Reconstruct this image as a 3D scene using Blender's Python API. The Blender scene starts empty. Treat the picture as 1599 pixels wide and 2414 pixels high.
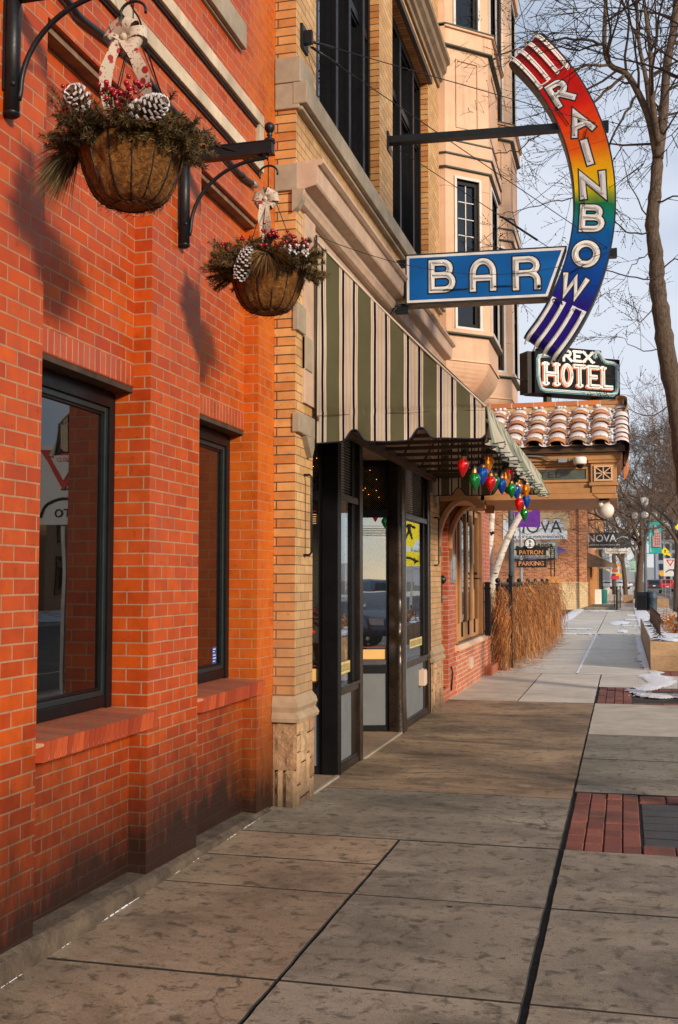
import bpy, bmesh, math, random
from math import sin, cos, pi, radians as RAD, atan2, hypot, sqrt
from mathutils import Vector, Matrix, noise as MN
random.seed(7)
S = bpy.context.scene
COL = S.collection

# ------------------------------------------------------------------ camera, sky, sun, exposure
cam = bpy.data.cameras.new("camera"); cam_o = bpy.data.objects.new("camera", cam); COL.objects.link(cam_o)
cam_o.location = (0, 0, 1.6)
cam_o.rotation_euler = (RAD(90 + 3.526), 0, RAD(14.497))
cam.sensor_width = 36; cam.lens = 38.63; cam.clip_start = 0.05; cam.clip_end = 3000
S.camera = cam_o

SUN_DIR = Vector((0.52, -0.41, 0.20)).normalized()
elev = math.asin(SUN_DIR.z); azim = atan2(SUN_DIR.x, SUN_DIR.y)
world = bpy.data.worlds.new("World"); S.world = world; world.use_nodes = True
wt = world.node_tree; wn = wt.nodes; wl = wt.links
bg = wn['Background']; bg.inputs['Strength'].default_value = 0.15
sky = wn.new('ShaderNodeTexSky'); sky.sky_type = 'NISHITA'; sky.sun_disc = False
sky.sun_elevation = elev; sky.sun_rotation = azim; sky.air_density = 1.0; sky.dust_density = 0.6; sky.ozone_density = 2.0
tc = wn.new('ShaderNodeTexCoord'); mp = wn.new('ShaderNodeMapping'); mp.inputs['Scale'].default_value = (1, 1, 2.6)
cn = wn.new('ShaderNodeTexNoise'); cn.inputs['Scale'].default_value = 1.7; cn.inputs['Detail'].default_value = 5; cn.inputs['Roughness'].default_value = .55
cr = wn.new('ShaderNodeValToRGB'); cr.color_ramp.elements[0].position = .36; cr.color_ramp.elements[1].position = .62
cr.color_ramp.elements[0].color = (.25, .25, .25, 1); cr.color_ramp.elements[1].color = (.97, .97, .97, 1)
cm = wn.new('ShaderNodeMixRGB'); cm.inputs[2].default_value = (4.9, 5.25, 5.95, 1)
wl.new(tc.outputs['Generated'], mp.inputs[0]); wl.new(mp.outputs[0], cn.inputs['Vector']); wl.new(cn.outputs['Fac'], cr.inputs[0])
wl.new(cr.outputs[0], cm.inputs[0]); wl.new(sky.outputs[0], cm.inputs[1]); wl.new(cm.outputs[0], bg.inputs[0])

sl = bpy.data.lights.new("sun", 'SUN'); sl.energy = 4.0; sl.angle = RAD(7); sl.color = (1.0, .82, .60)
so = bpy.data.objects.new("sun", sl); COL.objects.link(so)
so.rotation_euler = (-SUN_DIR).to_track_quat('-Z', 'Y').to_euler()
S.view_settings.view_transform = 'Standard'; S.view_settings.look = 'None'
S.view_settings.exposure = 0.05; S.view_settings.gamma = 1.0; S.view_settings.use_curve_mapping = False
S.render.engine = 'CYCLES'
S.cycles.max_bounces = 6; S.cycles.transparent_max_bounces = 16; S.cycles.caustics_reflective = False; S.cycles.caustics_refractive = False

# ------------------------------------------------------------------ scene graph helpers
def tag(o, label=None, cat=None, group=None, kind=None):
    if label: o['label'] = label
    if cat: o['category'] = cat
    if group: o['group'] = group
    if kind: o['kind'] = kind
    return o
def thing(name, label, cat, loc=(0, 0, 0), rz=0, group=None):
    o = bpy.data.objects.new(name, None); o.empty_display_size = .1; COL.objects.link(o)
    o.location = loc; o.rotation_euler = (0, 0, rz)
    return tag(o, label, cat, group)
def kids(o): return [c for c in bpy.data.objects if c.parent == o]
def copy_tree(o, parent=None):
    c = o.copy(); COL.objects.link(c); c.parent = parent
    for ch in kids(o): copy_tree(ch, c)
    return c
def rootmat(p):
    while p.parent: p = p.parent
    return Matrix.Translation(p.location) @ Matrix.Rotation(p.rotation_euler[2], 4, 'Z')

def sl_(c):  # srgb 0-255 -> linear
    return tuple((x/255/12.92 if x/255 <= .04045 else ((x/255+.055)/1.055)**2.4) for x in c) + (1,)

class MB:
    """mesh builder; coordinates are world unless build(..., local=True)"""
    def __init__(s): s.v = []; s.f = []; s.m = []; s.sm = []
    def add(s, vs, fs, mi=0, sm=False):
        n = len(s.v); s.v += [tuple(a) for a in vs]
        for f in fs: s.f.append([i+n for i in f]); s.m.append(mi); s.sm.append(sm)
        return s
    def box(s, x0, x1, y0, y1, z0, z1, mi=0):
        x0, x1 = min(x0, x1), max(x0, x1); y0, y1 = min(y0, y1), max(y0, y1); z0, z1 = min(z0, z1), max(z0, z1)
        return s.add([(x0,y0,z0),(x1,y0,z0),(x1,y1,z0),(x0,y1,z0),(x0,y0,z1),(x1,y0,z1),(x1,y1,z1),(x0,y1,z1)],
              [(0,3,2,1),(4,5,6,7),(0,1,5,4),(1,2,6,5),(2,3,7,6),(3,0,4,7)], mi)
    def obox(s, c, ax, ay, az, mi=0):
        c = Vector(c); ax = Vector(ax); ay = Vector(ay); az = Vector(az)
        vs = [c+a*ax+b*ay+d*az for d in (-1,1) for a, b in ((-1,-1),(1,-1),(1,1),(-1,1))]
        return s.add(vs, [(0,3,2,1),(4,5,6,7),(0,1,5,4),(1,2,6,5),(2,3,7,6),(3,0,4,7)], mi)
    def bar(s, p0, p1, w, h, mi=0, up=(0,0,1)):
        p0 = Vector(p0); p1 = Vector(p1); d = p1-p0; L = d.length; d.normalize()
        up = Vector(up)
        if abs(d.dot(up)) > .98: up = Vector((1,0,0))
        r = d.cross(up).normalized(); u = r.cross(d)
        return s.obox((p0+p1)/2, d*L/2, r*w/2, u*h/2, mi)
    def quad(s, a, b, c, d, mi=0): return s.add([a,b,c,d], [(0,1,2,3)], mi)
    def tube(s, path, r, n=8, mi=0, closed=False, cap=True, sm=True):
        P = [Vector(p) for p in path]; N = len(P)
        R = r if isinstance(r, (list, tuple)) else [r]*N
        ref = None; rings = []
        for i in range(N):
            if closed: d = P[(i+1) % N]-P[i-1]
            else: d = P[min(i+1, N-1)]-P[max(i-1, 0)]
            if d.length < 1e-9: d = Vector((0,0,1))
            d.normalize()
            if ref is None:
                ref = Vector((0,0,1)) if abs(d.z) < .9 else Vector((1,0,0))
            u = d.cross(ref)
            if u.length < 1e-4: u = d.cross(Vector((0,1,0)))
            u.normalize(); w = u.cross(d).normalized(); ref = w
            rings.append([P[i] + (u*cos(2*pi*k/n) + w*sin(2*pi*k/n))*R[i] for k in range(n)])
        vs = [v for q in rings for v in q]; fs = []
        M = N if closed else N-1
        for i in range(M):
            j = (i+1) % N
            for k in range(n):
                k2 = (k+1) % n
                fs.append((i*n+k, i*n+k2, j*n+k2, j*n+k))
        if cap and not closed:
            fs.append(tuple(range(n))); fs.append(tuple((N-1)*n+k for k in reversed(range(n))))
        return s.add(vs, fs, mi, sm)
    def lathe(s, prof, c, n=24, mi=0, sm=True, axis='z', a0=0, a1=2*pi):
        c = Vector(c); vs = []; full = abs(a1-a0-2*pi) < 1e-6; K = n if full else n+1
        for (r, z) in prof:
            for k in range(K):
                a = a0+(a1-a0)*k/n; p = (r*cos(a), r*sin(a), z)
                if axis == 'x': p = (p[2], p[0], p[1])
                if axis == 'y': p = (p[0], p[2], p[1])
                vs.append(c+Vector(p))
        fs = []
        for i in range(len(prof)-1):
            for k in range(n):
                k2 = (k+1) % K if full else k+1
                fs.append((i*K+k, i*K+k2, (i+1)*K+k2, (i+1)*K+k))
        return s.add(vs, fs, mi, sm)
    def ball(s, c, r, n=12, mi=0, sz=1):
        m = max(4, n//2)
        return s.lathe([(max(1e-4, r*sin(pi*i/m)), -r*sz*cos(pi*i/m)) for i in range(m+1)], c, n, mi)
    def prism(s, pts, a, b, axis='y', mi=0, sm=False):
        """extrude 2D polygon pts between a and b along axis. axis y: pts=(x,z); x: pts=(y,z); z: pts=(x,y)"""
        def P(p, t):
            return {'y': (p[0], t, p[1]), 'x': (t, p[0], p[1]), 'z': (p[0], p[1], t)}[axis]
        n = len(pts)
        vs = [P(p, a) for p in pts]+[P(p, b) for p in pts]
        fs = [tuple(range(n)), tuple(range(2*n-1, n-1, -1))]
        for i in range(n):
            j = (i+1) % n; fs.append((i, i+n, j+n, j))
        return s.add(vs, fs, mi, sm)
    def build(s, name, mats, parent=None, local=False, bevel=0, kind=None, label=None, cat=None, group=None):
        me = bpy.data.meshes.new(name)
        vs = s.v
        if parent is not None and not local:
            inv = rootmat(parent).inverted(); vs = [inv @ Vector(v) for v in vs]
        me.from_pydata([tuple(v) for v in vs], [], s.f)
        if not isinstance(mats, (list, tuple)): mats = [mats]
        for m in mats: me.materials.append(m)
        me.polygons.foreach_set('material_index', s.m)
        me.polygons.foreach_set('use_smooth', s.sm)
        me.update()
        bm = bmesh.new(); bm.from_mesh(me); bmesh.ops.recalc_face_normals(bm, faces=bm.faces); bm.to_mesh(me); bm.free()
        o = bpy.data.objects.new(name, me); COL.objects.link(o)
        if parent is not None: o.parent = parent
        if bevel:
            b = o.modifiers.new('bevel', 'BEVEL'); b.width = bevel; b.segments = 2; b.limit_method = 'ANGLE'; b.angle_limit = RAD(40)
        return tag(o, label, cat, group, kind)

# ------------------------------------------------------------------ material helpers
class NT:
    def __init__(s, name):
        s.mat = bpy.data.materials.new(name); s.mat.use_nodes = True; s.t = s.mat.node_tree; s.b = s.t.nodes['Principled BSDF']
        s.out = s.t.nodes['Material Output']
    def n(s, typ, ins=None, **props):
        nd = s.t.nodes.new('ShaderNode'+typ)
        for k, v in props.items(): setattr(nd, k, v)
        for k, v in (ins or {}).items(): s.set(nd, k, v)
        return nd
    def set(s, nd, k, v):
        i = nd.inputs[k]
        if isinstance(v, bpy.types.NodeSocket): s.t.links.new(v, i)
        else:
            if i.type == 'RGBA' and len(v) == 3: v = tuple(v)+(1,)
            i.default_value = v
    def m(s, op, a, b=0.0, c=0.0, clamp=False):
        nd = s.n('Math', operation=op); nd.use_clamp = clamp
        s.set(nd, 0, a); s.set(nd, 1, b)
        if op in ('MULTIPLY_ADD', 'COMPARE', 'SMOOTH_MIN'): s.set(nd, 2, c)
        return nd.outputs[0]
    def mix(s, f, a, b, mode='MIX'):
        nd = s.n('MixRGB', blend_type=mode); s.set(nd, 0, f); s.set(nd, 1, a); s.set(nd, 2, b); return nd.outputs[0]
    def pos(s): return s.n('NewGeometry').outputs['Position']
    def obj(s): return s.n('TexCoord').outputs['Object']
    def sep(s, v): return s.n('SeparateXYZ', {0: v}).outputs
    def comb(s, x, y, z): return s.n('CombineXYZ', {0: x, 1: y, 2: z}).outputs[0]
    def noise(s, vec, scale, detail=4, rough=.5, dist=0):
        return s.n('TexNoise', {'Vector': vec, 'Scale': scale, 'Detail': detail, 'Roughness': rough, 'Distortion': dist}).outputs['Fac']
    def ramp(s, f, stops, interp='LINEAR'):
        nd = s.n('ValToRGB', {0: f}); r = nd.color_ramp; r.interpolation = interp
        while len(r.elements) < len(stops): r.elements.new(.5)
        for e, (p, c) in zip(r.elements, stops):
            e.position = p; e.color = (c, c, c, 1) if isinstance(c, (int, float)) else (tuple(c)+(1,))[:4]
        return nd.outputs[0]
    def maprange(s, f, a, b, c=0., d=1.):
        nd = s.n('MapRange', {0: f, 1: a, 2: b, 3: c, 4: d}); return nd.outputs[0]
    def bump(s, h, strength=.3, dist=.01, normal=None):
        nd = s.n('Bump', {'Strength': strength, 'Distance': dist, 'Height': h})
        if normal is not None: s.set(nd, 'Normal', normal)
        return nd.outputs[0]
    def P(s, **kw):
        names = {'color': 'Base Color', 'rough': 'Roughness', 'metal': 'Metallic', 'normal': 'Normal', 'spec': 'Specular IOR Level',
                 'emit': 'Emission Color', 'estr': 'Emission Strength', 'coat': 'Coat Weight', 'trans': 'Transmission Weight', 'sheen': 'Sheen Weight'}
        for k, v in kw.items(): s.set(s.b, names[k], v)
        return s.mat

def plain(name, col, rough=.6, metal=0, var=.12, vscale=6, bump=.0, bscale=40, spec=.5, coat=0):
    """slightly uneven solid material"""
    t = NT(name); p = t.pos(); n1 = t.noise(p, vscale, 5, .6); n2 = t.noise(p, bscale, 3, .6)
    c = (tuple(col)+(1,))[:4]; d = tuple(x*(1-var*1.6) for x in c[:3]); l = tuple(min(1, x*(1+var)) for x in c[:3])
    colr = t.ramp(n1, [(.3, d), (.7, l)])
    t.P(color=colr, rough=t.maprange(n2, .3, .7, max(0, rough-.08), min(1, rough+.1)), metal=metal, spec=spec, coat=coat)
    if bump: t.P(normal=t.bump(n2, bump, .004))
    return t.mat

def brick_mat(name, c1, c2, mortar, bw=.175, bh=.0677, ms=.005, bump=.5, off=.5, grime=None, rough=.45, pink=None, uoff=0., voff=0., mortar_bias=0, extra=None, wash=.25, spec=.4):
    t = NT(name); p = t.pos(); X, Y, Z = t.sep(p)[0:3]
    N = t.n('NewGeometry').outputs['True Normal']; nx, ny, nz = t.sep(N)[0:3]
    isx = t.m('GREATER_THAN', t.m('ABSOLUTE', nx), .6)
    isz = t.m('GREATER_THAN', t.m('ABSOLUTE', nz), .6)
    u = t.m('ADD', t.m('MULTIPLY', Y, isx), t.m('MULTIPLY', X, t.m('SUBTRACT', 1., isx)))
    v = t.m('ADD', t.m('MULTIPLY', Z, t.m('SUBTRACT', 1., isz)), t.m('MULTIPLY', Y, isz))
    # slight waviness so courses are hand laid
    w = t.noise(p, 3.1, 2); w = t.m('MULTIPLY', t.m('SUBTRACT', w, .5), .006)
    vec = t.comb(t.m('ADD', u, uoff), t.m('ADD', t.m('ADD', v, w), voff), 0.)
    br = t.n('TexBrick', {'Vector': vec, 'Color1': c1, 'Color2': c2, 'Mortar': mortar, 'Scale': 1., 'Mortar Size': ms, 'Mortar Smooth': .25,
                          'Bias': 0., 'Brick Width': bw, 'Row Height': bh}, offset=off)
    br.offset_frequency = 2
    fac = br.outputs['Fac']; col = br.outputs['Color']
    big = t.noise(p, 1.3, 4, .6); mid = t.noise(p, 9., 5, .65); fine = t.noise(p, 90., 4, .7)
    if pink is not None:
        col = t.mix(t.m('MULTIPLY', t.m('SUBTRACT', 1., fac), t.ramp(big, [(.45, 0.), (.65, .75)])), col, pink)
    dark = t.mix(1., col, t.ramp(mid, [(.25, (.72, .68, .66)), (.75, (1.15, 1.12, 1.08))]), 'MULTIPLY')
    col = t.mix(.9, col, dark)
    col = t.mix(t.m('MULTIPLY', t.ramp(t.noise(p, 22., 4, .7), [(.60, 0.), (.72, .55)]), t.m('SUBTRACT', 1., fac)), col, tuple(x*.35 for x in c1[:3])+(1,))
    col = t.mix(t.m('MULTIPLY', t.ramp(t.noise(p, 4.5, 7, .75), [(.66, 0.), (.78, 1.)]), wash), col, (.75, .62, .5, 1))
    if extra is not None: col = extra(t, p, col, Y, Z)
    if grime is not None:
        z0, z1, gc, st = grime
        gn = t.m('ADD', t.m('MULTIPLY', t.noise(p, 1.1, 3, .5), .55), t.m('MULTIPLY', t.noise(t.comb(t.m('MULTIPLY', X, 9.), t.m('MULTIPLY', Y, 9.), t.m('MULTIPLY', Z, 2.5)), 1.3, 6, .75), .45))
        zz = t.m('SUBTRACT', Z, t.m('MULTIPLY', t.m('SUBTRACT', gn, .5), 1.25))
        g = t.maprange(zz, z1, z0); g = t.m('MULTIPLY', g, st, clamp=True)
        col = t.mix(g, col, gc)
    rgh = t.m('ADD', t.m('MULTIPLY', fac, .3), t.maprange(mid, .3, .7, rough-.1, rough+.15))
    h = t.m('ADD', t.m('MULTIPLY', t.m('SUBTRACT', 1., fac), 1.), t.m('MULTIPLY', fine, .22))
    t.P(color=col, rough=rgh, normal=t.bump(h, bump, .004), spec=spec)
    return t.mat

def glass_mat(name, tint=(.75,.8,.78), base=.05, dirt=.005, bumpy=0.0):
    t = NT(name); g = t.n('NewGeometry')
    dp = t.n('VectorMath', {0: g.outputs['Incoming'], 1: g.outputs['Normal']}, operation='DOT_PRODUCT').outputs['Value']
    c = t.m('ABSOLUTE', dp); f = t.m('POWER', t.m('SUBTRACT', 1., c), 4.0)
    f = t.m('ADD', t.m('MULTIPLY', f, 1-base), base, clamp=True)
    nrm = t.bump(t.noise(t.pos(), 1.3, 2, .4), .04, .03)
    gl = t.n('BsdfGlossy', {'Color': (.95,.97,1,1), 'Roughness': 0.005, 'Normal': nrm}).outputs[0]
    tr = t.n('BsdfTransparent', {'Color': tuple(tint)+(1,)}).outputs[0]
    df = t.n('BsdfDiffuse', {'Color': (.5,.5,.48,1)}).outputs[0]
    a = t.n('MixShader', {0: dirt, 1: tr, 2: df}).outputs[0]
    o = t.n('MixShader', {0: f, 1: a, 2: gl}).outputs[0]
    t.t.links.new(o, t.out.inputs[0]); return t.mat

def text_mb(body, size, loc, rot_cols, extrude=.002, align='CENTER', xs=1.0, bold=0.0):
    """mesh data for a word: rot_cols=(xdir, zdir) world vectors of the writing plane"""
    cu = bpy.data.curves.new('t', 'FONT'); cu.body = body; cu.size = size; cu.extrude = extrude; cu.align_x = align; cu.align_y = 'CENTER'; cu.offset = bold
    cu.resolution_u = 3
    o = bpy.data.objects.new('t', cu); COL.objects.link(o); bpy.context.view_layer.update()
    dg = bpy.context.evaluated_depsgraph_get(); me = bpy.data.meshes.new_from_object(o.evaluated_get(dg))
    xd, zd = Vector(rot_cols[0]).normalized(), Vector(rot_cols[1]).normalized(); nd = xd.cross(zd)
    mb = MB(); L = Vector(loc)
    mb.add([L + xd*v.co.x*xs + zd*v.co.y + nd*v.co.z for v in me.vertices], [tuple(p.vertices) for p in me.polygons])
    bpy.data.objects.remove(o); bpy.data.curves.remove(cu); bpy.data.meshes.remove(me)
    return mb
def merge(a, b, mi=None):
    n = len(a.v); a.v += b.v
    for f, m, q in zip(b.f, b.m, b.sm): a.f.append([i+n for i in f]); a.m.append(m if mi is None else mi); a.sm.append(q)
    return a
# ------------------------------------------------------------------ materials
def orange_pier(t, p, col, Y, Z):
    # fired orange / ochre bricks next to the neighbour building and glaze drips
    a = t.maprange(Y, 6.7, 7.35); n = t.noise(p, 3.0, 5, .7)
    a = t.m('MULTIPLY', a, t.ramp(n, [(.38, .25), (.6, 1.)]))
    col = t.mix(t.m('MULTIPLY', a, .8), col, (.62, .155, .012, 1))
    return col
RED = brick_mat('glazed_red_brick', (.38,.046,.006,1), (.55,.092,.009,1), (.40,.22,.135,1), bw=.176, bh=.0677, ms=.0048, bump=.6, rough=.40, spec=.28,
                grime=(.16, 1.0, (.016,.009,.007,1), .98), pink=(.44,.075,.020,1), extra=orange_pier, voff=.02)
RED2 = brick_mat('old_red_brick', (.40,.075,.03,1), (.52,.13,.06,1), (.42,.36,.30,1), bw=.19, bh=.066, ms=.005, bump=.4, rough=.5, wash=.15)
RED3 = brick_mat('sill_wall_brick', (.50,.12,.055,1), (.62,.22,.11,1), (.60,.52,.42,1), bw=.19, bh=.066, ms=.006, bump=.4, rough=.55, wash=.15)
OCH = brick_mat('buff_brick', (.52,.30,.125,1), (.68,.44,.21,1), (.17,.11,.06,1), bw=.21, bh=.066, ms=.0035, bump=.6, rough=.6, grime=(.5,2.3,(.27,.19,.125,1),.62), wash=.12, voff=.01)
QUO = brick_mat('orange_corner_brick', (.50,.19,.05,1), (.66,.37,.14,1), (.10,.06,.035,1), bw=.42, bh=.066, ms=.005, bump=.8, rough=.65, grime=(.5,2.2,(.25,.16,.10,1),.6), wash=.12, voff=.01, uoff=.1)
SOLD = brick_mat('soldier_course_brick', (.38,.055,.014,1), (.48,.09,.028,1), (.40,.25,.18,1), bw=.058, bh=.5, ms=.005, bump=.4, off=0, wash=.2, voff=.17, rough=.4)
NOVA = brick_mat('street_red_brick', (.42,.10,.045,1), (.74,.31,.13,1), (.58,.42,.26,1), bw=.24, bh=.085, ms=.010, bump=.3, rough=.7, wash=.1)
NOVAB = brick_mat('street_buff_brick', (.78,.56,.31,1), (.84,.64,.38,1), (.56,.40,.23,1), bw=.24, bh=.085, ms=.008, bump=.3, rough=.7, wash=.1)
PAVER = brick_mat('red_paver', (.22,.055,.035,1), (.31,.09,.055,1), (.05,.04,.035,1), bw=.116, bh=.2, ms=.006, bump=.7, off=0, rough=.7, wash=.05, uoff=.39-.0, voff=.07)
def stone_mat(name, c, d, sc=5, bump=.5, rough=.8, dist=.01):
    t = NT(name); p = t.pos(); a = t.noise(p, sc, 7, .65); b = t.noise(p, sc*9, 5, .7)
    colr = t.mix(t.ramp(t.noise(p, sc*3.3, 4, .6), [(.35, 0.), (.7, .35)]), t.ramp(a, [(.32, d), (.66, c)]), tuple(x*.5 for x in c[:3])+(1,))
    t.P(color=colr, rough=rough, normal=t.bump(t.m('ADD', a, t.m('MULTIPLY', b, .4)), bump, dist)); return t.mat
STONE = stone_mat('carved_sandstone', (.46,.34,.22,1), (.33,.23,.15,1), 4, .35)
STONEG = stone_mat('grey_trim_stone', (.42,.35,.26,1), (.27,.22,.165,1), 3, .3)
STONEP = stone_mat('pink_painted_stone', (.62,.44,.33,1), (.50,.35,.26,1), 3, .2)
def rough_stone():
    t = NT('split_face_stone'); p = t.pos(); a = t.noise(p, 7, 8, .7); b = t.noise(p, 40, 5, .7); r = t.n('NewGeometry').outputs['Random Per Island']
    base = t.ramp(r, [(0, (.42,.25,.14)), (.35, (.52,.36,.21)), (.65, (.34,.19,.11)), (1, (.58,.42,.27))])
    c = t.mix(.75, base, t.ramp(a, [(.25, (.35,.32,.3)), (.6, (1.1,1.05,1))]), 'MULTIPLY')
    z = t.sep(p)[2]; c = t.mix(t.m('MULTIPLY', t.maprange(t.m('SUBTRACT', z, t.m('MULTIPLY', a, .35)), .12, -.15), .8), c, (.05,.035,.025,1))
    t.P(color=c, rough=.85, normal=t.bump(t.m('ADD', a, t.m('MULTIPLY', b, .3)), .9, .03)); return t.mat
SPLIT = rough_stone()
LIME = plain('cream_string_stone', (.56,.46,.34), .8, var=.25, vscale=3, bump=.3)
BLACK = plain('black_painted_iron', (.008,.009,.012), .42, var=.3, bump=.15, bscale=60, spec=.35)
BLACKM = plain('black_window_frame', (.006,.006,.007), .4, var=.2, spec=.22)
BRONZE = plain('dark_bronze_aluminium', (.030,.020,.014), .32, metal=.3, var=.35, vscale=4)
TEALF = plain('dark_teal_frame', (.008,.018,.021), .45, var=.2)
GREYP = plain('grey_panel', (.15,.165,.178), .6, var=.08, bump=.25, bscale=300)
DARKIN = plain('dark_interior', (.012,.012,.014), .8)
def _peach():
    t = NT('peach_painted_wood'); p = t.pos(); X, Y, Z = t.sep(p)[0:3]
    c = t.ramp(t.noise(p, 1.4, 6, .65), [(.3, (.56,.36,.24)), (.68, (.70,.47,.325))])
    c = t.mix(t.ramp(t.noise(p, 5, 4, .6), [(.5, 0.), (.75, .35)]), c, (.60,.29,.17,1))
    dr = t.noise(t.comb(t.m('MULTIPLY', X, 14.), t.m('MULTIPLY', Y, 14.), t.m('MULTIPLY', Z, .7)), 1.2, 5, .7)
    c = t.mix(t.m('MULTIPLY', t.ramp(dr, [(.56, 0.), (.72, 1.)]), .38), c, (.24,.14,.08,1))
    sp = t.ramp(t.noise(p, 34, 3, .6), [(.68, 0.), (.73, .7)]); c = t.mix(sp, c, (.20,.10,.05,1))
    sm = t.m('LESS_THAN', t.m('FRACT', t.m('DIVIDE', t.m('ADD', Z, .3), 1.42)), .008); c = t.mix(t.m('MULTIPLY', sm, .6), c, (.22,.12,.07,1))
    t.P(color=c, rough=.62, spec=.3, normal=t.bump(t.noise(p, 8, 5, .6), .25, .01)); return t.mat
PEACH = _peach()
PEACHL = plain('pale_peach_trim', (.72,.47,.31), .55, var=.07, vscale=3)
TRIMG = plain('dark_green_bead', (.03,.045,.035), .5)
TRIMW = plain('white_window_trim', (.62,.60,.58), .5, var=.08)
TANP = plain('tan_painted_wood', (.50,.245,.095), .55, var=.12, vscale=5, bump=.15)
TAND = plain('olive_tan_wood', (.22,.125,.055), .6, var=.2, vscale=5)
BROWN = plain('brown_gutter', (.085,.045,.022), .5, var=.2)
GLASS = glass_mat('clear_glass', (.86,.89,.88), .09); GLASSR = glass_mat('coated_glass', (.86,.89,.88), .26)
GLASSD = glass_mat('dark_glass', (.30,.32,.34), .055)
WHITEP = plain('white_enamel', (.86,.85,.84), .35, var=.08, vscale=8)
IVORY = plain('ivory_plastic', (.66,.50,.40), .45, var=.05)
ZINC = plain('galvanised_metal', (.40,.40,.40), .4, metal=.6, var=.15)
GREYPOLE = plain('grey_painted_pole', (.10,.12,.15), .5, var=.2)
BLUEP = plain('sign_blue', (.003,.118,.43), .45, var=.10, vscale=4, spec=.2)
GUNM = plain('gunmetal_sign_face', (.006,.007,.010), .6, var=.2, spec=.12)
CYANP = plain('pale_cyan_enamel', (.17,.46,.56), .4, var=.12)
ORANGEP = plain('orange_outline_enamel', (.72,.13,.02), .4, var=.1)
REDP = plain('red_plastic', (.6,.015,.01), .3)
SNOWM = NT('snow'); 
def _snow():
    t = SNOWM; p = t.pos(); a = t.noise(p, 30, 6, .7); b = t.noise(p, 220, 3, .7)
    c = t.ramp(a, [(.3, (.62,.65,.72)), (.6, (.84,.85,.88))]); c = t.mix(t.ramp(t.noise(p, 75, 5, .8), [(.60, 0.), (.70, .75)]), c, (.22,.17,.13,1)); c = t.mix(t.ramp(t.noise(p, 3.1, 4, .6), [(.5, 0.), (.75, .35)]), c, (.42,.42,.44,1))
    t.P(color=c, rough=.8, normal=t.bump(t.m('ADD', a, t.m('MULTIPLY', b, .3)), .6, .02))
    t.b.inputs['Subsurface Weight'].default_value = .0
    return t.mat
SNOWM = _snow()
def concrete(name, c, dk, stain=.5, spots=.6, isl=.12):
    t = NT(name); p = t.pos(); X, Y, Z = t.sep(p)[0:3]
    a = t.noise(p, .9, 7, .68); b = t.noise(p, 6, 6, .7); f = t.noise(p, 230, 4, .8); f2 = t.noise(p, 75, 5, .75)
    r = t.n('NewGeometry').outputs['Random Per Island']
    col = t.ramp(a, [(.32, dk), (.62, c)])
    col = t.mix(1., col, t.ramp(r, [(0., (1-isl,)*3), (1., (1+isl, 1+isl*.9, 1+isl*.75))]), 'MULTIPLY')
    dkk = tuple(x*.30 for x in dk[:3])+(1,)
    sp = t.ramp(t.noise(p, 11, 4, .62, .5), [(.54, 0.), (.66, 1.)]); sp2 = t.ramp(t.noise(t.comb(X, t.m('MULTIPLY', Y, 1.3), t.m('ADD', Z, 7.)), 24, 3, .6, .4), [(.60, 0.), (.68, 1.)])
    col = t.mix(t.m('MULTIPLY', sp, spots), col, dkk); col = t.mix(t.m('MULTIPLY', sp2, spots*.8), col, dkk)
    st = t.ramp(t.noise(t.comb(t.m('MULTIPLY', X, .5), Y, Z), 1.7, 7, .75, .8), [(.47, 0.), (.66, 1.)])
    col = t.mix(t.m('MULTIPLY', st, stain), col, dkk)
    # gum spots
    vo = t.n('TexVoronoi', {'Vector': p, 'Scale': 2.3, 'Randomness': 1.}); d = vo.outputs['Distance']
    col = t.mix(t.m('MULTIPLY', t.ramp(t.m('ADD', d, t.m('MULTIPLY', t.noise(p, 40, 2), .03)), [(.048, 1.), (.060, 0.)]), min(1., spots+.3)), col, (.018,.015,.013,1))
    # worn pale scuffs and fine aggregate
    col = t.mix(t.ramp(t.noise(p, 3.3, 8, .78, .3), [(.58, 0.), (.76, .42)]), col, (.62,.58,.52,1))
    col = t.mix(.95, col, t.ramp(f, [(.30, (.45,.45,.45)), (.5, (1.,1.,1.)), (.72, (1.5,1.48,1.45))]), 'MULTIPLY')
    col = t.mix(.7, col, t.ramp(f2, [(.3, (.7,.7,.7)), (.7, (1.25,1.25,1.25))]), 'MULTIPLY')
    # hairline cracks
    vc = t.n('TexVoronoi', {'Vector': t.comb(t.m('ADD', X, t.m('MULTIPLY', t.noise(p, 3, 4, .6), .5)), t.m('ADD', Y, t.m('MULTIPLY', b, .25)), 0.), 'Scale': .42}, feature='DISTANCE_TO_EDGE').outputs['Distance']
    ck = t.ramp(vc, [(.0, 1.), (.0045, 0.)]); col = t.mix(t.m('MULTIPLY', ck, t.ramp(a, [(.45, 0.), (.6, .8)])), col, (.03,.025,.02,1))
    t.P(color=col, rough=t.maprange(b, .3, .7, .55, .92), normal=t.bump(t.m('ADD', t.m('ADD', f, t.m('MULTIPLY', f2, 1.2)), t.m('MULTIPLY', b, .8)), .55, .006), spec=.35); return t.mat
CON_W = concrete('warm_concrete', (.37,.285,.195,1), (.22,.165,.112,1), .58, .75)
CON_G = concrete('grey_concrete', (.33,.29,.225,1), (.185,.162,.125,1), .62, .75)
CON_B = concrete('brown_stained_concrete', (.42,.29,.18,1), (.19,.13,.08,1), .80, .55)
CON_F = concrete('pale_concrete', (.66,.62,.55,1), (.52,.48,.42,1), .22, .12, .05)
CON_P = concrete('planter_concrete', (.50,.34,.20,1), (.32,.21,.12,1), .3, .3)
FOOT = stone_mat('footing_concrete', (.17,.125,.085,1), (.04,.03,.022,1), 6, 1., dist=.03)
ASPH = concrete('asphalt', (.11,.10,.095,1), (.07,.065,.06,1), .2, .2)
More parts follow.
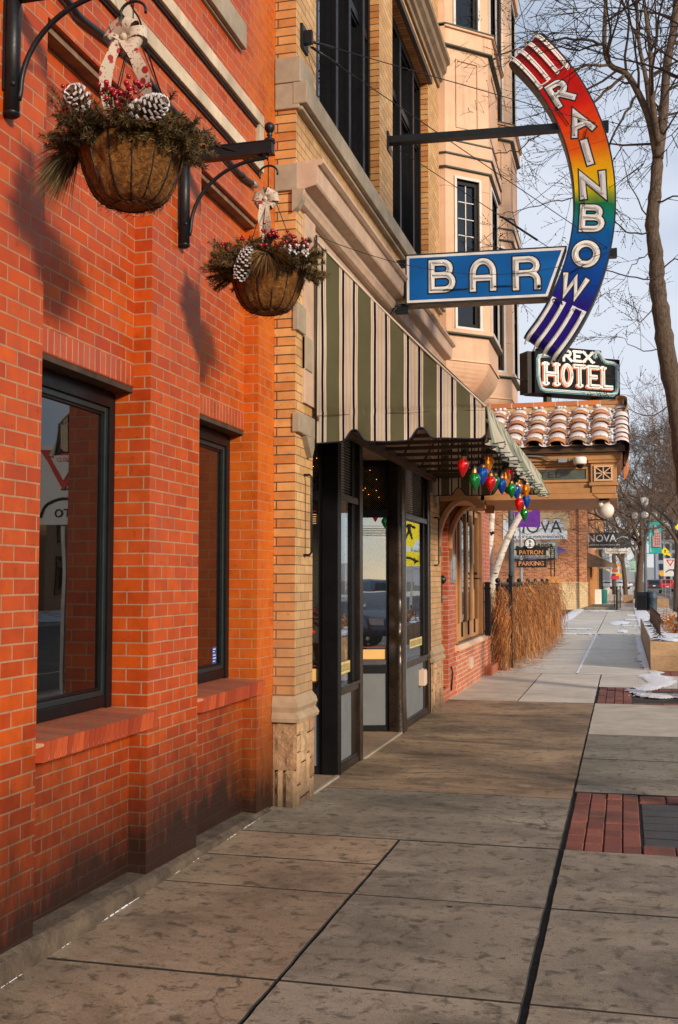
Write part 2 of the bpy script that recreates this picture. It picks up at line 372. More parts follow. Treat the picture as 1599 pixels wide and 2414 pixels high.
GAP = plain('joint_dirt', (.02,.017,.014), .95, var=.4, vscale=30, bump=.6)
MULCH = stone_mat('mulch', (.11,.07,.035,1), (.025,.016,.01,1), 60, 1., dist=.02)
def bark(name, c, d, sc=9):
    t = NT(name); p = t.pos(); X, Y, Z = t.sep(p)[0:3]
    v = t.comb(t.m('MULTIPLY', X, 3.), t.m('MULTIPLY', Y, 3.), Z)
    a = t.noise(v, sc, 7, .7, .5); b = t.noise(p, 2, 3)
    t.P(color=t.mix(t.m('MULTIPLY', b, .3), t.ramp(a, [(.35, d), (.62, c)]), (.2,.12,.06,1)), rough=.9, normal=t.bump(a, .9, .02)); return t.mat
BARK = bark('grey_brown_bark', (.135,.095,.072,1), (.016,.012,.010,1), 14)
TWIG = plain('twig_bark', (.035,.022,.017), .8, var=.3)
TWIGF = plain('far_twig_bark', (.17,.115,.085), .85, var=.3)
def birch():
    t = NT('birch_bark'); p = t.pos(); X, Y, Z = t.sep(p)[0:3]
    a = t.noise(t.comb(t.m('MULTIPLY', X, 3.), t.m('MULTIPLY', Y, 3.), t.m('MULTIPLY', Z, 11.)), 1.6, 5, .6)
    t.P(color=t.ramp(a, [(.33, (.03,.02,.018)), (.40, (.60,.52,.45)), (.7, (.78,.74,.70))]), rough=.7, normal=t.bump(a, .4, .01)); return t.mat
BIRCH = birch()
def island_mat(name, stops, rough=.7, trans=0.0):
    t = NT(name); r = t.n('NewGeometry').outputs['Random Per Island']; c = t.ramp(r, stops); c = t.mix(.85, c, t.ramp(t.noise(t.pos(), 3.7, 4, .65), [(.36, (.38,.34,.30)), (.62, (1.25,1.2,1.15))]), 'MULTIPLY'); t.P(color=c, rough=rough); return t.mat
VINE = island_mat('dry_vine_stems', [(0, (.05,.016,.006)), (.25, (.20,.065,.018)), (.5, (.46,.16,.035)), (.78, (.64,.27,.07)), (.93, (.70,.42,.18)), (1, (.78,.60,.40))], .7)
NEEDLE = island_mat('evergreen_needles', [(0, (.014,.018,.006)), (.45, (.065,.052,.014)), (.8, (.16,.095,.026)), (1, (.32,.17,.05))], .7)
PNEEDLE = island_mat('long_pine_needles', [(0, (.03,.035,.012)), (.6, (.11,.085,.03)), (1, (.30,.17,.06))], .6)
GOLDN = island_mat('tan_pine_needles', [(0, (.25,.13,.04)), (1, (.55,.33,.13))], .6)
def coir():
    t = NT('coconut_fibre'); p = t.pos(); a = t.noise(p, 28, 8, .75, 1.8); b = t.noise(p, 120, 5, .7, 2.)
    t.P(color=t.ramp(a, [(.30, (.07,.024,.004)), (.5, (.34,.13,.018)), (.68, (.66,.31,.07))]), rough=.9, normal=t.bump(t.m('ADD', a, b), 1., .03)); return t.mat
COIR = coir()
def ribbon():
    t = NT('cardinal_ribbon'); p = t.obj()
    vo = t.n('TexVoronoi', {'Vector': p, 'Scale': 17.}, feature='F1'); d = vo.outputs['Distance']
    sp = t.ramp(d, [(.23, 1.), (.27, 0.)]); v2 = t.noise(p, 95, 3, .6); dots = t.ramp(v2, [(.60, 0.), (.64, 1.)])
    c = t.mix(dots, (.50,.42,.34,1), (.12,.02,.02,1)); c = t.mix(sp, c, (.28,.010,.010,1))
    t.P(color=c, rough=.75); return t.mat
RIBBON = ribbon()
BERRY = plain('berry_red', (.30,.006,.014), .15, var=.3, vscale=60)
CONEB = plain('cone_brown', (.10,.05,.025), .7); FROST = plain('frosted_white', (.66,.67,.72), .8, var=.15, vscale=60)
BULBC = {}
def bulb_mat(k, c):
    t = NT('bulb_glass_'+k); g = t.n('NewGeometry')
    dp = t.m('ABSOLUTE', t.n('VectorMath', {0: g.outputs['Incoming'], 1: g.outputs['Normal']}, operation='DOT_PRODUCT').outputs['Value'])
    f = t.m('ADD', t.m('MULTIPLY', t.m('POWER', t.m('SUBTRACT', 1., dp), 3.), .8), .10)
    gl = t.n('BsdfGlossy', {'Roughness': .03}).outputs[0]
    tr = t.n('BsdfTransparent', {'Color': tuple(c)+(1,)}).outputs[0]
    df = t.n('BsdfTranslucent', {'Color': tuple(c)+(1,)}).outputs[0]; d2 = t.n('BsdfDiffuse', {'Color': tuple(c)+(1,)}).outputs[0]
    a = t.n('MixShader', {0: .5, 1: df, 2: d2}).outputs[0]; a = t.n('MixShader', {0: .55, 1: tr, 2: a}).outputs[0]
    t.t.links.new(t.n('MixShader', {0: f, 1: a, 2: gl}).outputs[0], t.out.inputs[0]); return t.mat
for k, c in dict(red=(.85,.01,.02), green=(.0,.36,.10), blue=(.0,.13,.75), amber=(.95,.42,.02)).items(): BULBC[k] = bulb_mat(k, c)
def emis(name, c, s):
    t = NT(name); t.P(color=c+(1,), emit=c+(1,), estr=s); return t.mat
FILA = emis('bulb_filament', (1., .62, .25), 5.0)
FAIRY = emis('fairy_light', (1., .42, .08), 4.0)
BRASS = plain('brass_socket', (.62,.30,.10), .35, metal=.6, var=.3, vscale=60)
OPAL = plain('opal_glass', (.78,.74,.68), .2, var=.05)
NEON = NT('neon_tube'); NEON.P(color=(.88,.87,.85,1), rough=.12, coat=1.0); NEON = NEON.mat
STR = [(0,'w'),(.04,'b'),(.05,'w'),(.088,'n'),(.160,'w'),(.185,'b'),(.197,'w'),(.228,'b'),(.240,'w'),(.271,'b'),(.283,'w'),(.314,'b'),(.326,'w'),(.357,'b'),(.369,'w'),(.400,'b'),(.41,'w'),(.428,'n'),(.500,'w'),(.535,'b'),(.545,'w'),(.585,'g')]
SC = {'w': (.86,.77,.64), 'b': (.27,.155,.11), 'n': (.010,.012,.045), 'g': (.150,.150,.092)}
def awning_mat(name, axis, phase):
    t = NT(name); p = t.pos(); X, Y, Z = t.sep(p)[0:3]; u = {'x': X, 'y': Y}[axis]
    wv = t.m('MULTIPLY', t.m('SUBTRACT', t.noise(p, 2.5, 2), .5), .008)
    fr = t.m('FRACT', t.m('ADD', t.m('DIVIDE', t.m('ADD', u, wv), .2475), phase))
    c = t.ramp(fr, [(a, SC[b]) for a, b in STR], 'CONSTANT')
    n = t.noise(p, 1.2, 5, .65); c = t.mix(1., c, t.ramp(n, [(.3, (.78,.77,.74)), (.7, (1.1,1.08,1.05))]), 'MULTIPLY')
    wz = t.noise(p, 420, 2); nb = t.bump(t.m('ADD', t.noise(t.comb(t.m('MULTIPLY', X, 1.4), Y, t.m('MULTIPLY', Z, .9)), 2.6, 2, .5), t.m('MULTIPLY', wz, .012)), .55, .05)
    d = t.n('BsdfDiffuse', {'Color': c, 'Normal': nb}).outputs[0]; tr = t.n('BsdfTranslucent', {'Color': c}).outputs[0]
    t.t.links.new(t.n('MixShader', {0: .22, 1: d, 2: tr}).outputs[0], t.out.inputs[0]); return t.mat
AWX = awning_mat('striped_canvas_side', 'x', .30); AWY = awning_mat('striped_canvas_front', 'y', .1)
def _awv():
    t = NT('valence_canvas'); p = t.pos(); X, Y, Z = t.sep(p)[0:3]
    fr = t.m('FRACT', t.m('ADD', t.m('DIVIDE', Y, .062), .1)); c = t.ramp(fr, [(0, (.52,.50,.42)), (.30, (.50,.48,.40)), (.36, (.20,.24,.19)), (.62, (.22,.26,.20)), (.68, (.05,.06,.10)), (.74, (.48,.46,.38))])
    d = t.n('BsdfDiffuse', {'Color': c}).outputs[0]; tr = t.n('BsdfTranslucent', {'Color': c}).outputs[0]
    t.t.links.new(t.n('MixShader', {0: .2, 1: d, 2: tr}).outputs[0], t.out.inputs[0]); return t.mat
AWV = _awv()
NAVY = plain('navy_binding', (.010,.012,.035), .8)
RIBG = NT('ribbed_glass')
def _rib():
    t = RIBG; X, Y, Z = t.sep(t.pos())[0:3]
    w = t.m('SINE', t.m('MULTIPLY', Z, 2*pi/.0235))
    g = t.bump(w, 1., .02)
    t.P(color=(.05,.042,.035,1), rough=.16, normal=g, spec=.9); return t.mat
RIBG = _rib()
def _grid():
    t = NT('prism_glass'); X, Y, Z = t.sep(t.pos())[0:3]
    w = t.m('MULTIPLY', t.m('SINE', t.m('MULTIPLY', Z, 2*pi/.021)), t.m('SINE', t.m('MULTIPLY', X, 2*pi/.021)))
    t.P(color=t.ramp(w, [(.0, (.008,.009,.010)), (.45, (.03,.035,.035)), (.8, (.45,.48,.42))]), rough=.18, normal=t.bump(w, 1., .012), spec=.9); return t.mat  # pale dots paint the sky glints of the prisms into the colour
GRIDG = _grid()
# ------------------------------------------------------------------ ground, sidewalk, road
g = MB(); g.quad((-200,-60,-.16),(260,-60,-.16),(260,900,-.16),(-200,900,-.16)); g.build('ground', stone_mat('far_ground', (.20,.17,.13,1), (.13,.11,.09,1), .6), kind='structure')
r_ = MB(); r_.quad((2.75,-60,-.14),(15.5,-60,-.14),(15.5,700,-.14),(2.75,700,-.14)); r_.build('road', ASPH, kind='structure')
mk = MB()
for k in range(-6, 60): mk.quad((9.05, k*9.+0, -.136),(9.17, k*9., -.136),(9.17, k*9.+3, -.136),(9.05, k*9.+3, -.136))
mk.quad((5.0,-60,-.136),(5.1,-60,-.136),(5.1,700,-.136),(5.0,700,-.136))
mk.build('road_markings', plain('road_paint', (.5,.45,.3), .7, var=.3), kind='structure')
kb = MB(); kb.box(2.55, 2.75, -60, 700, -.158, -.004); kb.build('kerb', CON_G, kind='structure', bevel=.015)
fs = MB(); fs.box(15.5, 24, -60, 700, -.158, .0); fs.build('far_pavement', CON_F, kind='structure')
base = MB(); base.box(-2.46, 2.55, -4, 260, -.158, -.022); base.build('sidewalk_bed', GAP, kind='structure')
# slabs, with open joints over the bed
sw = MB(); rs = random.Random(3)
def slab(x0, x1, y0, y1, mi, g=.004, top=0.):
    # slabs with slightly ragged edges
    def edge(a, b, n):
        return [(a[0]+(b[0]-a[0])*t/n, a[1]+(b[1]-a[1])*t/n) for t in range(n)]
    P = [(x0+g, y0+g), (x1-g, y0+g), (x1-g, y1-g), (x0+g, y1-g)]
    pts = []
    for i in range(4):
        a, b = P[i], P[(i+1) % 4]; L = hypot(b[0]-a[0], b[1]-a[1]); n = max(1, int(L/.09))
        for q, (px, py) in enumerate(edge(a, b, n)):
            j = .0028 if q else 0
            pts.append((px+rs.uniform(-j, j), py+rs.uniform(-j, j)))
    tz = top+rs.uniform(-.0015, .0015); n = len(pts)
    sw.add([(a, b, -.10) for a, b in pts]+[(a, b, tz-.004) for a, b in pts]+[(a+(.004 if a < (x0+x1)/2 else -.004), b+(.004 if b < (y0+y1)/2 else -.004), tz) for a, b in pts],
           [tuple(range(2*n, 3*n))], mi)
    k0 = len(sw.v)-3*n; sw.f += [[k0+i+n, k0+(i+1) % n+n, k0+(i+1) % n+2*n, k0+i+2*n] for i in range(n)]; sw.m += [5]*n; sw.sm += [False]*n; sw.f += [[k0+i, k0+(i+1) % n, k0+(i+1) % n+n, k0+i+n] for i in range(n)]; sw.m += [5]*n; sw.sm += [False]*n
ys = [-1.7, -.5, .7, 1.9, 3.1, 4.30, 5.55, 6.76]
for a, b in zip(ys[:-1], ys[1:]):
    if b < 6: slab(-2.44, -1.365, a, b, 0, .0065)
    slab(-1.365, -.392, a, b, 1, .0055); 
    slab(-.375, .84, a, b, 1, .005); slab(.84, 2.55, a, b, 1, .007)
slab(-2.44, -1.365, 5.55, 6.15, 0, .004); slab(-2.44, -1.365, 6.15, 6.76, 0, .004)
for a, b, m in ((6.76, 8.3, 1), (8.3, 9.75, 2), (9.75, 11.6, 2), (11.6, 13.2, 2), (13.2, 14.75, 2)):
    slab(-2.45, -.392, a, b, m, .002)
slab(-2.45, -1.38, 14.75, 19.2, 4, .003); slab(-1.38, -.395, 14.75, 19.2, 3, .003)
for a, b in ((8.62, 10.2), (10.2, 11.8), (11.8, 13.3), (13.3, 14.75)):
    slab(-.387, .95, a, b, 1 if a < 11 else 4, .003); slab(.95, 2.55, a, b, 1 if a < 11 else 4, .006)
slab(-.39, 2.55, 17.0, 19.2, 3, .003)
yy = [19.2, 22.5, 26., 29.5, 33.3, 37., 41.5, 46, 51, 56, 61, 70, 80, 95, 120, 160, 210, 259]
for a, b in zip(yy[:-1], yy[1:]):
    slab(-2.45, -.8, a, b, 3, .006); slab(-.8, .55 if a < 33 else 2.5, a, b, 3, .006)
slab(1.75, 2.55, 6.76, 8.62, 1, .005); slab(1.75, 2.55, 14.75, 17.0, 1, .005)
sw.build('sidewalk', [CON_W, CON_G, CON_B, CON_F, plain('mid_concrete', (.50,.45,.37), .8, var=.15, vscale=3, bump=.3, bscale=120), GAP], kind='structure')
# brick paved tree pits
pv = MB()
def pavers(x0, x1, y0, y1, w=.116, h=.2):
    y = y0
    while y < y1-.02:
        x = x0
        while x < x1-.02:
            a = min(x+w, x1); b = min(y+h, y1); z = -.006+rs.uniform(-.004, .004); e = .0035
            pv.add([(x+e,y+e,-.09),(a-e,y+e,-.09),(a-e,b-e,-.09),(x+e,b-e,-.09),(x+e,y+e,z-.006),(a-e,y+e,z-.006),(a-e,b-e,z-.006),(x+e,b-e,z-.006),
                    (x+.009,y+.009,z),(a-.009,y+.009,z),(a-.009,b-.009,z),(x+.009,b-.009,z)],
                   [(8,9,10,11),(4,5,9,8),(5,6,10,9),(6,7,11,10),(7,4,8,11),(0,1,5,4),(1,2,6,5),(2,3,7,6),(3,0,4,7)])
            x = a
        y = b
for (y0, y1) in ((6.77, 8.61), (14.76, 16.98)):
    pavers(-.37, .08, y0, y1, .1125, .205); pavers(.085, 1.75, y0, y0+.235, .19, .235); pavers(.085, 1.75, y1-.235, y1, .19, .235); pavers(1.3, 1.75, y0+.24, y1-.24, .11, .2)
pavers(.55, 2.55, 19.2, 20.35, .2, .11)
pvm = NT('paver_brick')
def _pv():
    t = pvm; r = t.n('NewGeometry').outputs['Random Per Island']; p = t.pos(); n = t.noise(p, 50, 5, .7); n2 = t.noise(p, 2, 3)
    c = t.ramp(r, [(0, (.155,.045,.030)), (.5, (.22,.065,.042)), (1, (.28,.095,.06))]); c = t.mix(1., c, t.ramp(n, [(.3, (.6,)*3), (.7, (1.2,)*3)]), 'MULTIPLY')
    c = t.mix(t.ramp(n2, [(.5, 0.), (.7, .6)]), c, (.05,.03,.022,1))
    t.P(color=c, rough=.8, normal=t.bump(n, .5, .005)); return t.mat
pv.build('brick_paving', _pv(), kind='structure')
# pit 1: dark wet boards; pit 2: mulch
pb = MB(); pb.box(.09, 1.29, 7.01, 8.37, -.12, -.028, 1)
yb = 7.03
while yb < 8.3:
    pb.box(.10, 1.28, yb, yb+.2, -.03, -.012+rs.uniform(-.003,.003), 0); yb += .222
pb.build('pit_cover', [stone_mat('wet_slate_board', (.040,.034,.028,1), (.010,.009,.008,1), 9, .9, .5), MULCH], kind='structure')
mu = MB(); nx_, ny_ = 30, 30
vs = []; fs_ = []
for i in range(nx_+1):
    for j in range(ny_+1):
        x = .09+1.2*i/nx_; y = 15.0+1.74*j/ny_; vs.append((x, y, -.03+.03*MN.noise(Vector((x*5, y*5, 0)))+rs.uniform(-.006,.006)))
for i in range(nx_):
    for j in range(ny_): a = i*(ny_+1)+j; fs_.append((a, a+ny_+1, a+ny_+2, a+1))
mu.add(vs, fs_); mu.build('mulch_bed', MULCH, kind='structure')
# driveway beyond the vine fence
dw = MB(); dw.box(-14, -2.47, 33.2, 61.2, -.13, -.02); dw.build('driveway', ASPH, kind='structure')
yd = MB(); yd.box(-14, -2.47, 19.9, 33.2, -.13, -.05); yd.build('courtyard', CON_G, kind='structure')
# ---- snow: thin uneven sheets with ragged edges
def snow(fn, x0, x1, y0, y1, dx, dy, z=.002, h=.02, thr=.5, seed=0, name='snow'):
    nx = int((x1-x0)/dx); ny = int((y1-y0)/dy); H = {}
    for i in range(nx+1):
        for j in range(ny+1):
            x = x0+dx*i; y = y0+dy*j
            v = fn(x, y)+.40*MN.fractal(Vector((x*3.2+seed, y*1.6, seed)), 1., 2., 6)+.26*MN.fractal(Vector((x*14, y*9, seed)), 1., 2., 3)
            H[i, j] = v-thr
    m = MB(); ids = {}
    def vid(i, j):
        if (i, j) not in ids:
            ids[i, j] = len(m.v); q = max(0, min(1, H[i, j]*1.6)); m.v.append((x0+dx*i, y0+dy*j, z+h*q**.6+.002*MN.noise(Vector((i*.7, j*.7, 1)))))
        return ids[i, j]
    for i in range(nx):
        for j in range(ny):
            c = [(i,j),(i+1,j),(i+1,j+1),(i,j+1)]
            if sum(H[k] > 0 for k in c) >= 3: m.f.append([vid(*k) for k in c]); m.m.append(0); m.sm.append(True)
    if m.f: m.build(name, SNOWM, kind='structure')
def gauss(x, a): return math.exp(-(x/a)**2)
snow(lambda x, y: 1.15*gauss(x-.50, .26 if y > 21.5 else .20)*(1 if y > 20.3 else 0), -.3, .42, 20.3, 31.8, .03, .06, h=.035, seed=2)
snow(lambda x, y: 1.2*gauss((x-(.42+.10*sin(y*2.2)+(y-17.6)*.08)), .24)*gauss(y-17.9, 2.0), -.2, 1.3, 15.7, 20.1, .022, .035, h=.022, seed=5, thr=.42)
snow(lambda x, y: 1.1*gauss(x-.45, .35)*gauss(y-15.95, .35), -.05, 1.1, 15.3, 16.6, .022, .03, z=-.008, h=.03, seed=7)
snow(lambda x, y: max(1.1*gauss(x+.80, 0.032 if y < 33 else .02), 0), -1.0, -.6, 19.3, 33.6, .012, .08, h=.006, seed=3, thr=.52)
snow(lambda x, y: max(1.2*gauss(y-33.3, .35)*(1 if x < -.6 else .35), .95*gauss(y-36.6, .4)*(1 if x < -1 else .3), 1.15*gauss(x+.15, .45)*gauss(y-42., 1.9), 1.1*gauss(x+.05, .22)*gauss(y-35.2, 1.0),
              1.2*gauss(x+.05, .035), 1.0*gauss(y-39.5, .3)*(1 if x > -.1 else 0), 1.*gauss(y-45.5,.5)*(1 if x > 0. else 0), 1.1*gauss(y-51., 1.2)*(1 if x > .1 else 0), 1.3*gauss(y-58., 1.6)*gauss(x+1.1, .9),
              1.2*gauss(x+2.3, .28), 1.1*gauss(y-42, 3)*gauss(x+2.7, .7)), -3.4, 2.4, 32.5, 61, .04, .12, h=.03, seed=11, thr=.47)
snow(lambda x, y: 1.0*gauss(x-.8, .5), .5, 2.5, 34, 70, .06, .2, h=.03, seed=21, thr=.5)
snow(lambda x, y: .75, 15.5, 23, -5, 80, .25, .3, z=.004, h=.05, seed=31, thr=.6)
# thin crust of snow and salt in the corner along the footing
m = MB(); dy = .006; n = int((7.25-2.6)/dy); prev = None
for k in range(n):
    y = 2.6+k*dy; a = MN.fractal(Vector((0, y*3.1, 5)), 1., 2., 5)*.9+.35*MN.noise(Vector((3, y*.9, 1)))-.10
    if a <= 0 or rs.random() < .12: prev = None; continue
    w = .001+.0035*min(1, a*1.6)+.004*MN.noise(Vector((1, y*40, 2))); x0 = -2.391; h = .002+.007*min(1, a)
    cur = [(x0, y, .001), (x0, y, h), (x0+w*.6, y, h*.8+.002*MN.noise(Vector((9, y*60, 2)))), (x0+w, y, .0005)]
    if prev is not None:
        b = len(m.v)-4; m.v += cur
        for q in range(3): m.f.append([b+q, b+q+1, b+q+5, b+q+4]); m.m.append(0); m.sm.append(False)
    else: m.v += cur
    prev = cur
m.build('snow_crust', SNOWM, kind='stuff', label='thin broken line of white snow along the foot of the brick wall', cat='snow')
# ------------------------------------------------------------------ red brick building
def wall_x(mb, X, y0, y1, z0, z1, ops, depth, mi=0, inner=None):
    ys = sorted({y0, y1} | {o[0] for o in ops} | {o[1] for o in ops}); zs = sorted({z0, z1} | {o[2] for o in ops} | {o[3] for o in ops})
    ys = [y for y in ys if y0 <= y <= y1]; zs = [z for z in zs if z0 <= z <= z1]
    for a, b in zip(ys[:-1], ys[1:]):
        for c, d in zip(zs[:-1], zs[1:]):
            m = ((a+b)/2, (c+d)/2)
            if any(o[0] < m[0] < o[1] and o[2] < m[1] < o[3] for o in ops): continue
            mb.quad((X,a,c),(X,b,c),(X,b,d),(X,a,d), mi)
    for o in ops:
        D = o[4] if len(o) > 4 else depth; R = X-D; a, b, c, d = o[:4]
        mr = mi if inner is None else inner
        mb.quad((R,a,c),(X,a,c),(X,a,d),(R,a,d), mr); mb.quad((X,b,c),(R,b,c),(R,b,d),(X,b,d), mr)
        mb.quad((R,a,d),(X,a,d),(X,b,d),(R,b,d), mr); mb.quad((X,a,c),(R,a,c),(R,b,c),(X,b,c), mr)
RW = -2.43; RR = -2.53; RG = -2.725
rb = thing('red_brick_building', 'glazed orange red brick building on the left with recessed bays and two dark windows', 'building', (RW, 4.0, 0))
w = MB()
bays = [(0.2, 2.35), (2.62, 3.2), (4.25, 5.38), (6.08, 7.16)]
bays = [(1.9, 3.05), (4.25, 5.38), (6.08, 7.16)]
uw = [(4.4, 6.35, 5.30, 7.2, .16)]
wall_x(w, RW, -3, 7.62, -.05, 8.5, [(a, b, -.05, 4.09, .10) for a, b in bays]+uw, .10)
for a, b in bays:   # recessed panels with the window opening
    wall_x(w, RR, a, b, -.05, 4.09, [(a+.0005, b-.0005, .915, 2.63, .30)], .30)
w.quad((RW,7.62,-.05),(RW-3,7.62,-.05),(RW-3,7.62,8.5),(RW,7.62,8.5)); w.quad((RW,-3,-.05),(RW-5,-3,-.05),(RW-5,-3,8.5),(RW,-3,8.5)); w.quad((RW,-3,8.5),(RW,7.62,8.5),(RW-5,7.62,8.5),(RW-5,-3,8.5))
w.build('wall', RED, rb)
# soldier courses over the windows
rp_ = plain('rusted_plate', (.06,.035,.022), .8, var=.4); wb_ = plain('weathered_board', (.22,.14,.09), .8, var=.3, vscale=10, bump=.4)
for a, b in bays:
    s_ = MB(); s_.box(RR-.02, RR+.0025, a+.001, b-.001, 2.635, 2.745); s_.build('lintel', SOLD, rb)
    lip = MB(); lip.box(RG+.10, RR-.004, a+.002, b-.002, 2.600, 2.632); lip.build('lintel_plate', rp_, rb)
    fl = MB(); fl.box(RR+.001, RW-.03, a+.002, b-.002, 4.055, 4.088); fl.build('corbel_board', wb_, rb)
# wooden filler under the overhanging course
# sills of canted bricks on end
for a, b in bays:
    s = MB(); n = int(round((b-a+.06)/.0515)); st = (b-a+.05)/n
    for k in range(n):
        y0 = a-.0+st*k; e = .0042; sl = .012
        s.add([(RG,y0+e,.80),(-2.39,y0+e-sl,.826),(-2.39,y0+st-e-sl,.826),(RG,y0+st-e,.80),(RG,y0+e,.935),(-2.385,y0+e,.912),(-2.385,y0+st-e,.912),(RG,y0+st-e,.935)],
              [(0,3,2,1),(4,5,6,7),(0,1,5,4),(1,2,6,5),(2,3,7,6),(3,0,4,7)])
    s.box(RG, -2.3925, a+.002, b+.045, .832, .905, 1)
    t = NT('sill_brick') if a == bays[0][0] else None
    if t:
        r = t.n('NewGeometry').outputs['Random Per Island']; p = t.pos(); nn = t.noise(p, 30, 5, .7)
        N = t.n('NewGeometry').outputs['True Normal']; up = t.sep(N)[2]
        c = t.ramp(r, [(0, (.26,.03,.008)), (.5, (.36,.055,.014)), (1, (.48,.085,.022))])
        c = t.mix(t.m('MULTIPLY', t.m('GREATER_THAN', up, .8), t.ramp(nn, [(.3, .25), (.65, .75)])), c, (.24,.15,.10,1))
        t.P(color=c, rough=.55, normal=t.bump(nn, .4, .004)); SILLM = t.mat
    s.build('sill', [SILLM, plain('sill_mortar', (.50,.33,.24), .9)], rb)
# dark framed windows
for i, (a, b) in enumerate(bays):
    f = MB(); z0, z1 = .925, 2.60; fx = RG+.045
    def fr(m, a, b, z0, z1, wd, x0, x1, mi=0):
        m.box(x0, x1, a, a+wd, z0, z1, mi); m.box(x0, x1, b-wd, b, z0, z1, mi); m.box(x0, x1, a+wd, b-wd, z0, z0+wd, mi); m.box(x0, x1, a+wd, b-wd, z1-wd, z1, mi)
    f.box(RG-.05, RG+.093, a+.002, a+.06, z0+.005, z1-.003); f.box(RG-.05, RG+.093, b-.06, b-.002, z0+.005, z1-.003)
    f.box(RG-.05, RG+.093, a+.06, b-.06, z1-.085, z1-.003); f.box(RG-.05, RG+.085, a+.06, b-.06, z0+.012, z0+.07)
    fr(f, a+.06, b-.06, z0+.07, z1-.085, .030, RG+.0, RG+.078, 1)
    fr(f, a+.090, b-.090, z0+.100, z1-.115, .014, RG+.0, RG+.068, 0)
    fo = f.build('window_frame', [BLACKM, TEALF], rb, bevel=.003)
    p = MB(); p.box(RG+.050, RG+.056, a+.104, b-.104, z0+.114, z1-.129); p.build('pane', GLASSD, fo)
    bk = MB(); bk.box(RG-.5, RG-.002, a+.07, b-.07, z0+.08, z1-.1); bk.build('unlit_backing', DARKIN, fo)  # black block paints the unlit room behind the pane
# blue sticker on the second window
st = MB(); st.box(RG+.0565, RG+.0575, 6.94, 7.01, 1.02, 1.15); sto = st.build('sticker', plain('sticker_blue', (.02,.10,.42), .4), rb)
st = MB()
for k, (zz, l) in enumerate(((1.135, .05), (1.118, .03), (1.095, .05), (1.075, .055), (1.055, .04), (1.035, .05))): st.box(RG+.0577, RG+.0583, 6.948, 6.948+l, zz-.003, zz+.003)
st.build('sticker_print', WHITEP, sto)
# string courses: a raised cream stone frame round a brick panel
sc = MB(); cut = [-3]; y = -3
while y < 7.1: y += .62; cut.append(min(y, 7.17))
for a, b in zip(cut[:-1], cut[1:]):
    sc.box(RW-.02, RW+.035, a+.0015, b-.0015, 4.44, 4.525); sc.box(RW-.02, RW+.035, a+.0015, b-.0015, 4.765, 4.845)
sc.box(RW-.02, RW+.033, 7.085, 7.168, 4.527, 4.763)
sc.build('stone_frame', LIME, rb, bevel=.004)
dk = MB(); dk.box(RW-.02, RW+.014, -3, 7.16, 4.418, 4.438); dk.box(RW-.02, RW+.014, -3, 7.08, 4.742, 4.763); dk.build('shadow_line', BLACK, rb)  # black strips paint the shadow under the projecting stone courses
us = MB(); us.box(RW-.1, RW+.05, 4.3, 6.75, 5.13, 5.30); us.box(RW-.1, RW+.02, 4.3, 6.74, 5.115, 5.128); us.build('upper_sill', STONEG, rb, bevel=.006)
uf = MB(); wy0, wy1 = 4.4, 6.35
for yy_ in (4.402, 5.34, 6.29): uf.box(RW-.15, RW-.10, yy_, yy_+.055, 5.302, 7.19)
uf.box(RW-.15, RW-.10, 4.46, 6.29, 5.302, 5.36); uf.box(RW-.15, RW-.10, 4.46, 6.29, 7.13, 7.19)
ufo = uf.build('upper_window', TRIMW, rb); m = MB(); m.box(RW-.135, RW-.13, 4.45, 6.3, 5.35, 7.14); m.build('pane', GLASSD, ufo)
m = MB(); m.box(RW-.6, RW-.16, 4.4, 6.35, 5.3, 7.2); m.build('unlit_backing', DARKIN, ufo)  # black colour stands in for the unlit room upstairs
# footing kerb at the wall base
ft = MB(); rs = random.Random(5); n = 60; prev = None; vs = []
for k in range(n+1):
    y = -3+10.4*k/n; h = max(.012, .105-.027*max(0, y-3.9)); j = lambda s: rs.uniform(-s, s)
    vs += [(-2.55, y, -.05), (-2.55, y, h+.012), (-2.425+j(.004), y, h+.006), (-2.400+j(.006), y, h-.010+j(.006)), (-2.392+j(.004), y, h*.4), (-2.392+j(.004), y, -.05)]
fs_ = []
for k in range(n):
    for q in range(5): a = k*6+q; fs_.append((a, a+1, a+7, a+6))
ft.add(vs, fs_); ft.build('footing', FOOT, rb)
# cables clipped to the wall
def wiggle(P, n=6):
    out = []
    P = [Vector(p) for p in P]
    for i in range(len(P)-1):
        a = P[max(0, i-1)]; b = P[i]; c = P[i+1]; d = P[min(len(P)-1, i+2)]
        for k in range(n):
            t = k/n; out.append(.5*((2*b)+(c-a)*t+(2*a-5*b+4*c-d)*t*t+(3*b-a-3*c+d)*t**3))
    out.append(P[-1]); return out
m = MB(); m.tube(wiggle([(-2.40,3.3,4.30),(-2.40,3.8,4.28),(-2.405,4.372,4.227),(-2.405,4.498,4.211),(-2.405,4.768,4.244),(-2.405,5.113,4.281),(-2.405,5.303,4.245),(-2.405,5.638,4.23),(-2.405,5.863,4.234),(-2.405,6.167,4.286),(-2.405,6.572,4.27),(-2.405,6.793,4.275),(-2.405,6.966,4.298)]), .016, 10)
for y, z in ((5.95, 4.25), (6.2, 4.286), (6.75, 4.273)): m.tube([(-2.405, y-.02, z), (-2.405, y+.02, z)], .020, 10)
m.tube([(-2.405, 6.95, 4.296), (-2.405, 7.02, 4.302)], .02, 10, 1)
m.build('cable_conduit', [plain('black_rubber', (.010,.014,.020), .35), ZINC], label='thick black cable sagging across the red brick wall under the cream stone course', cat='cable')
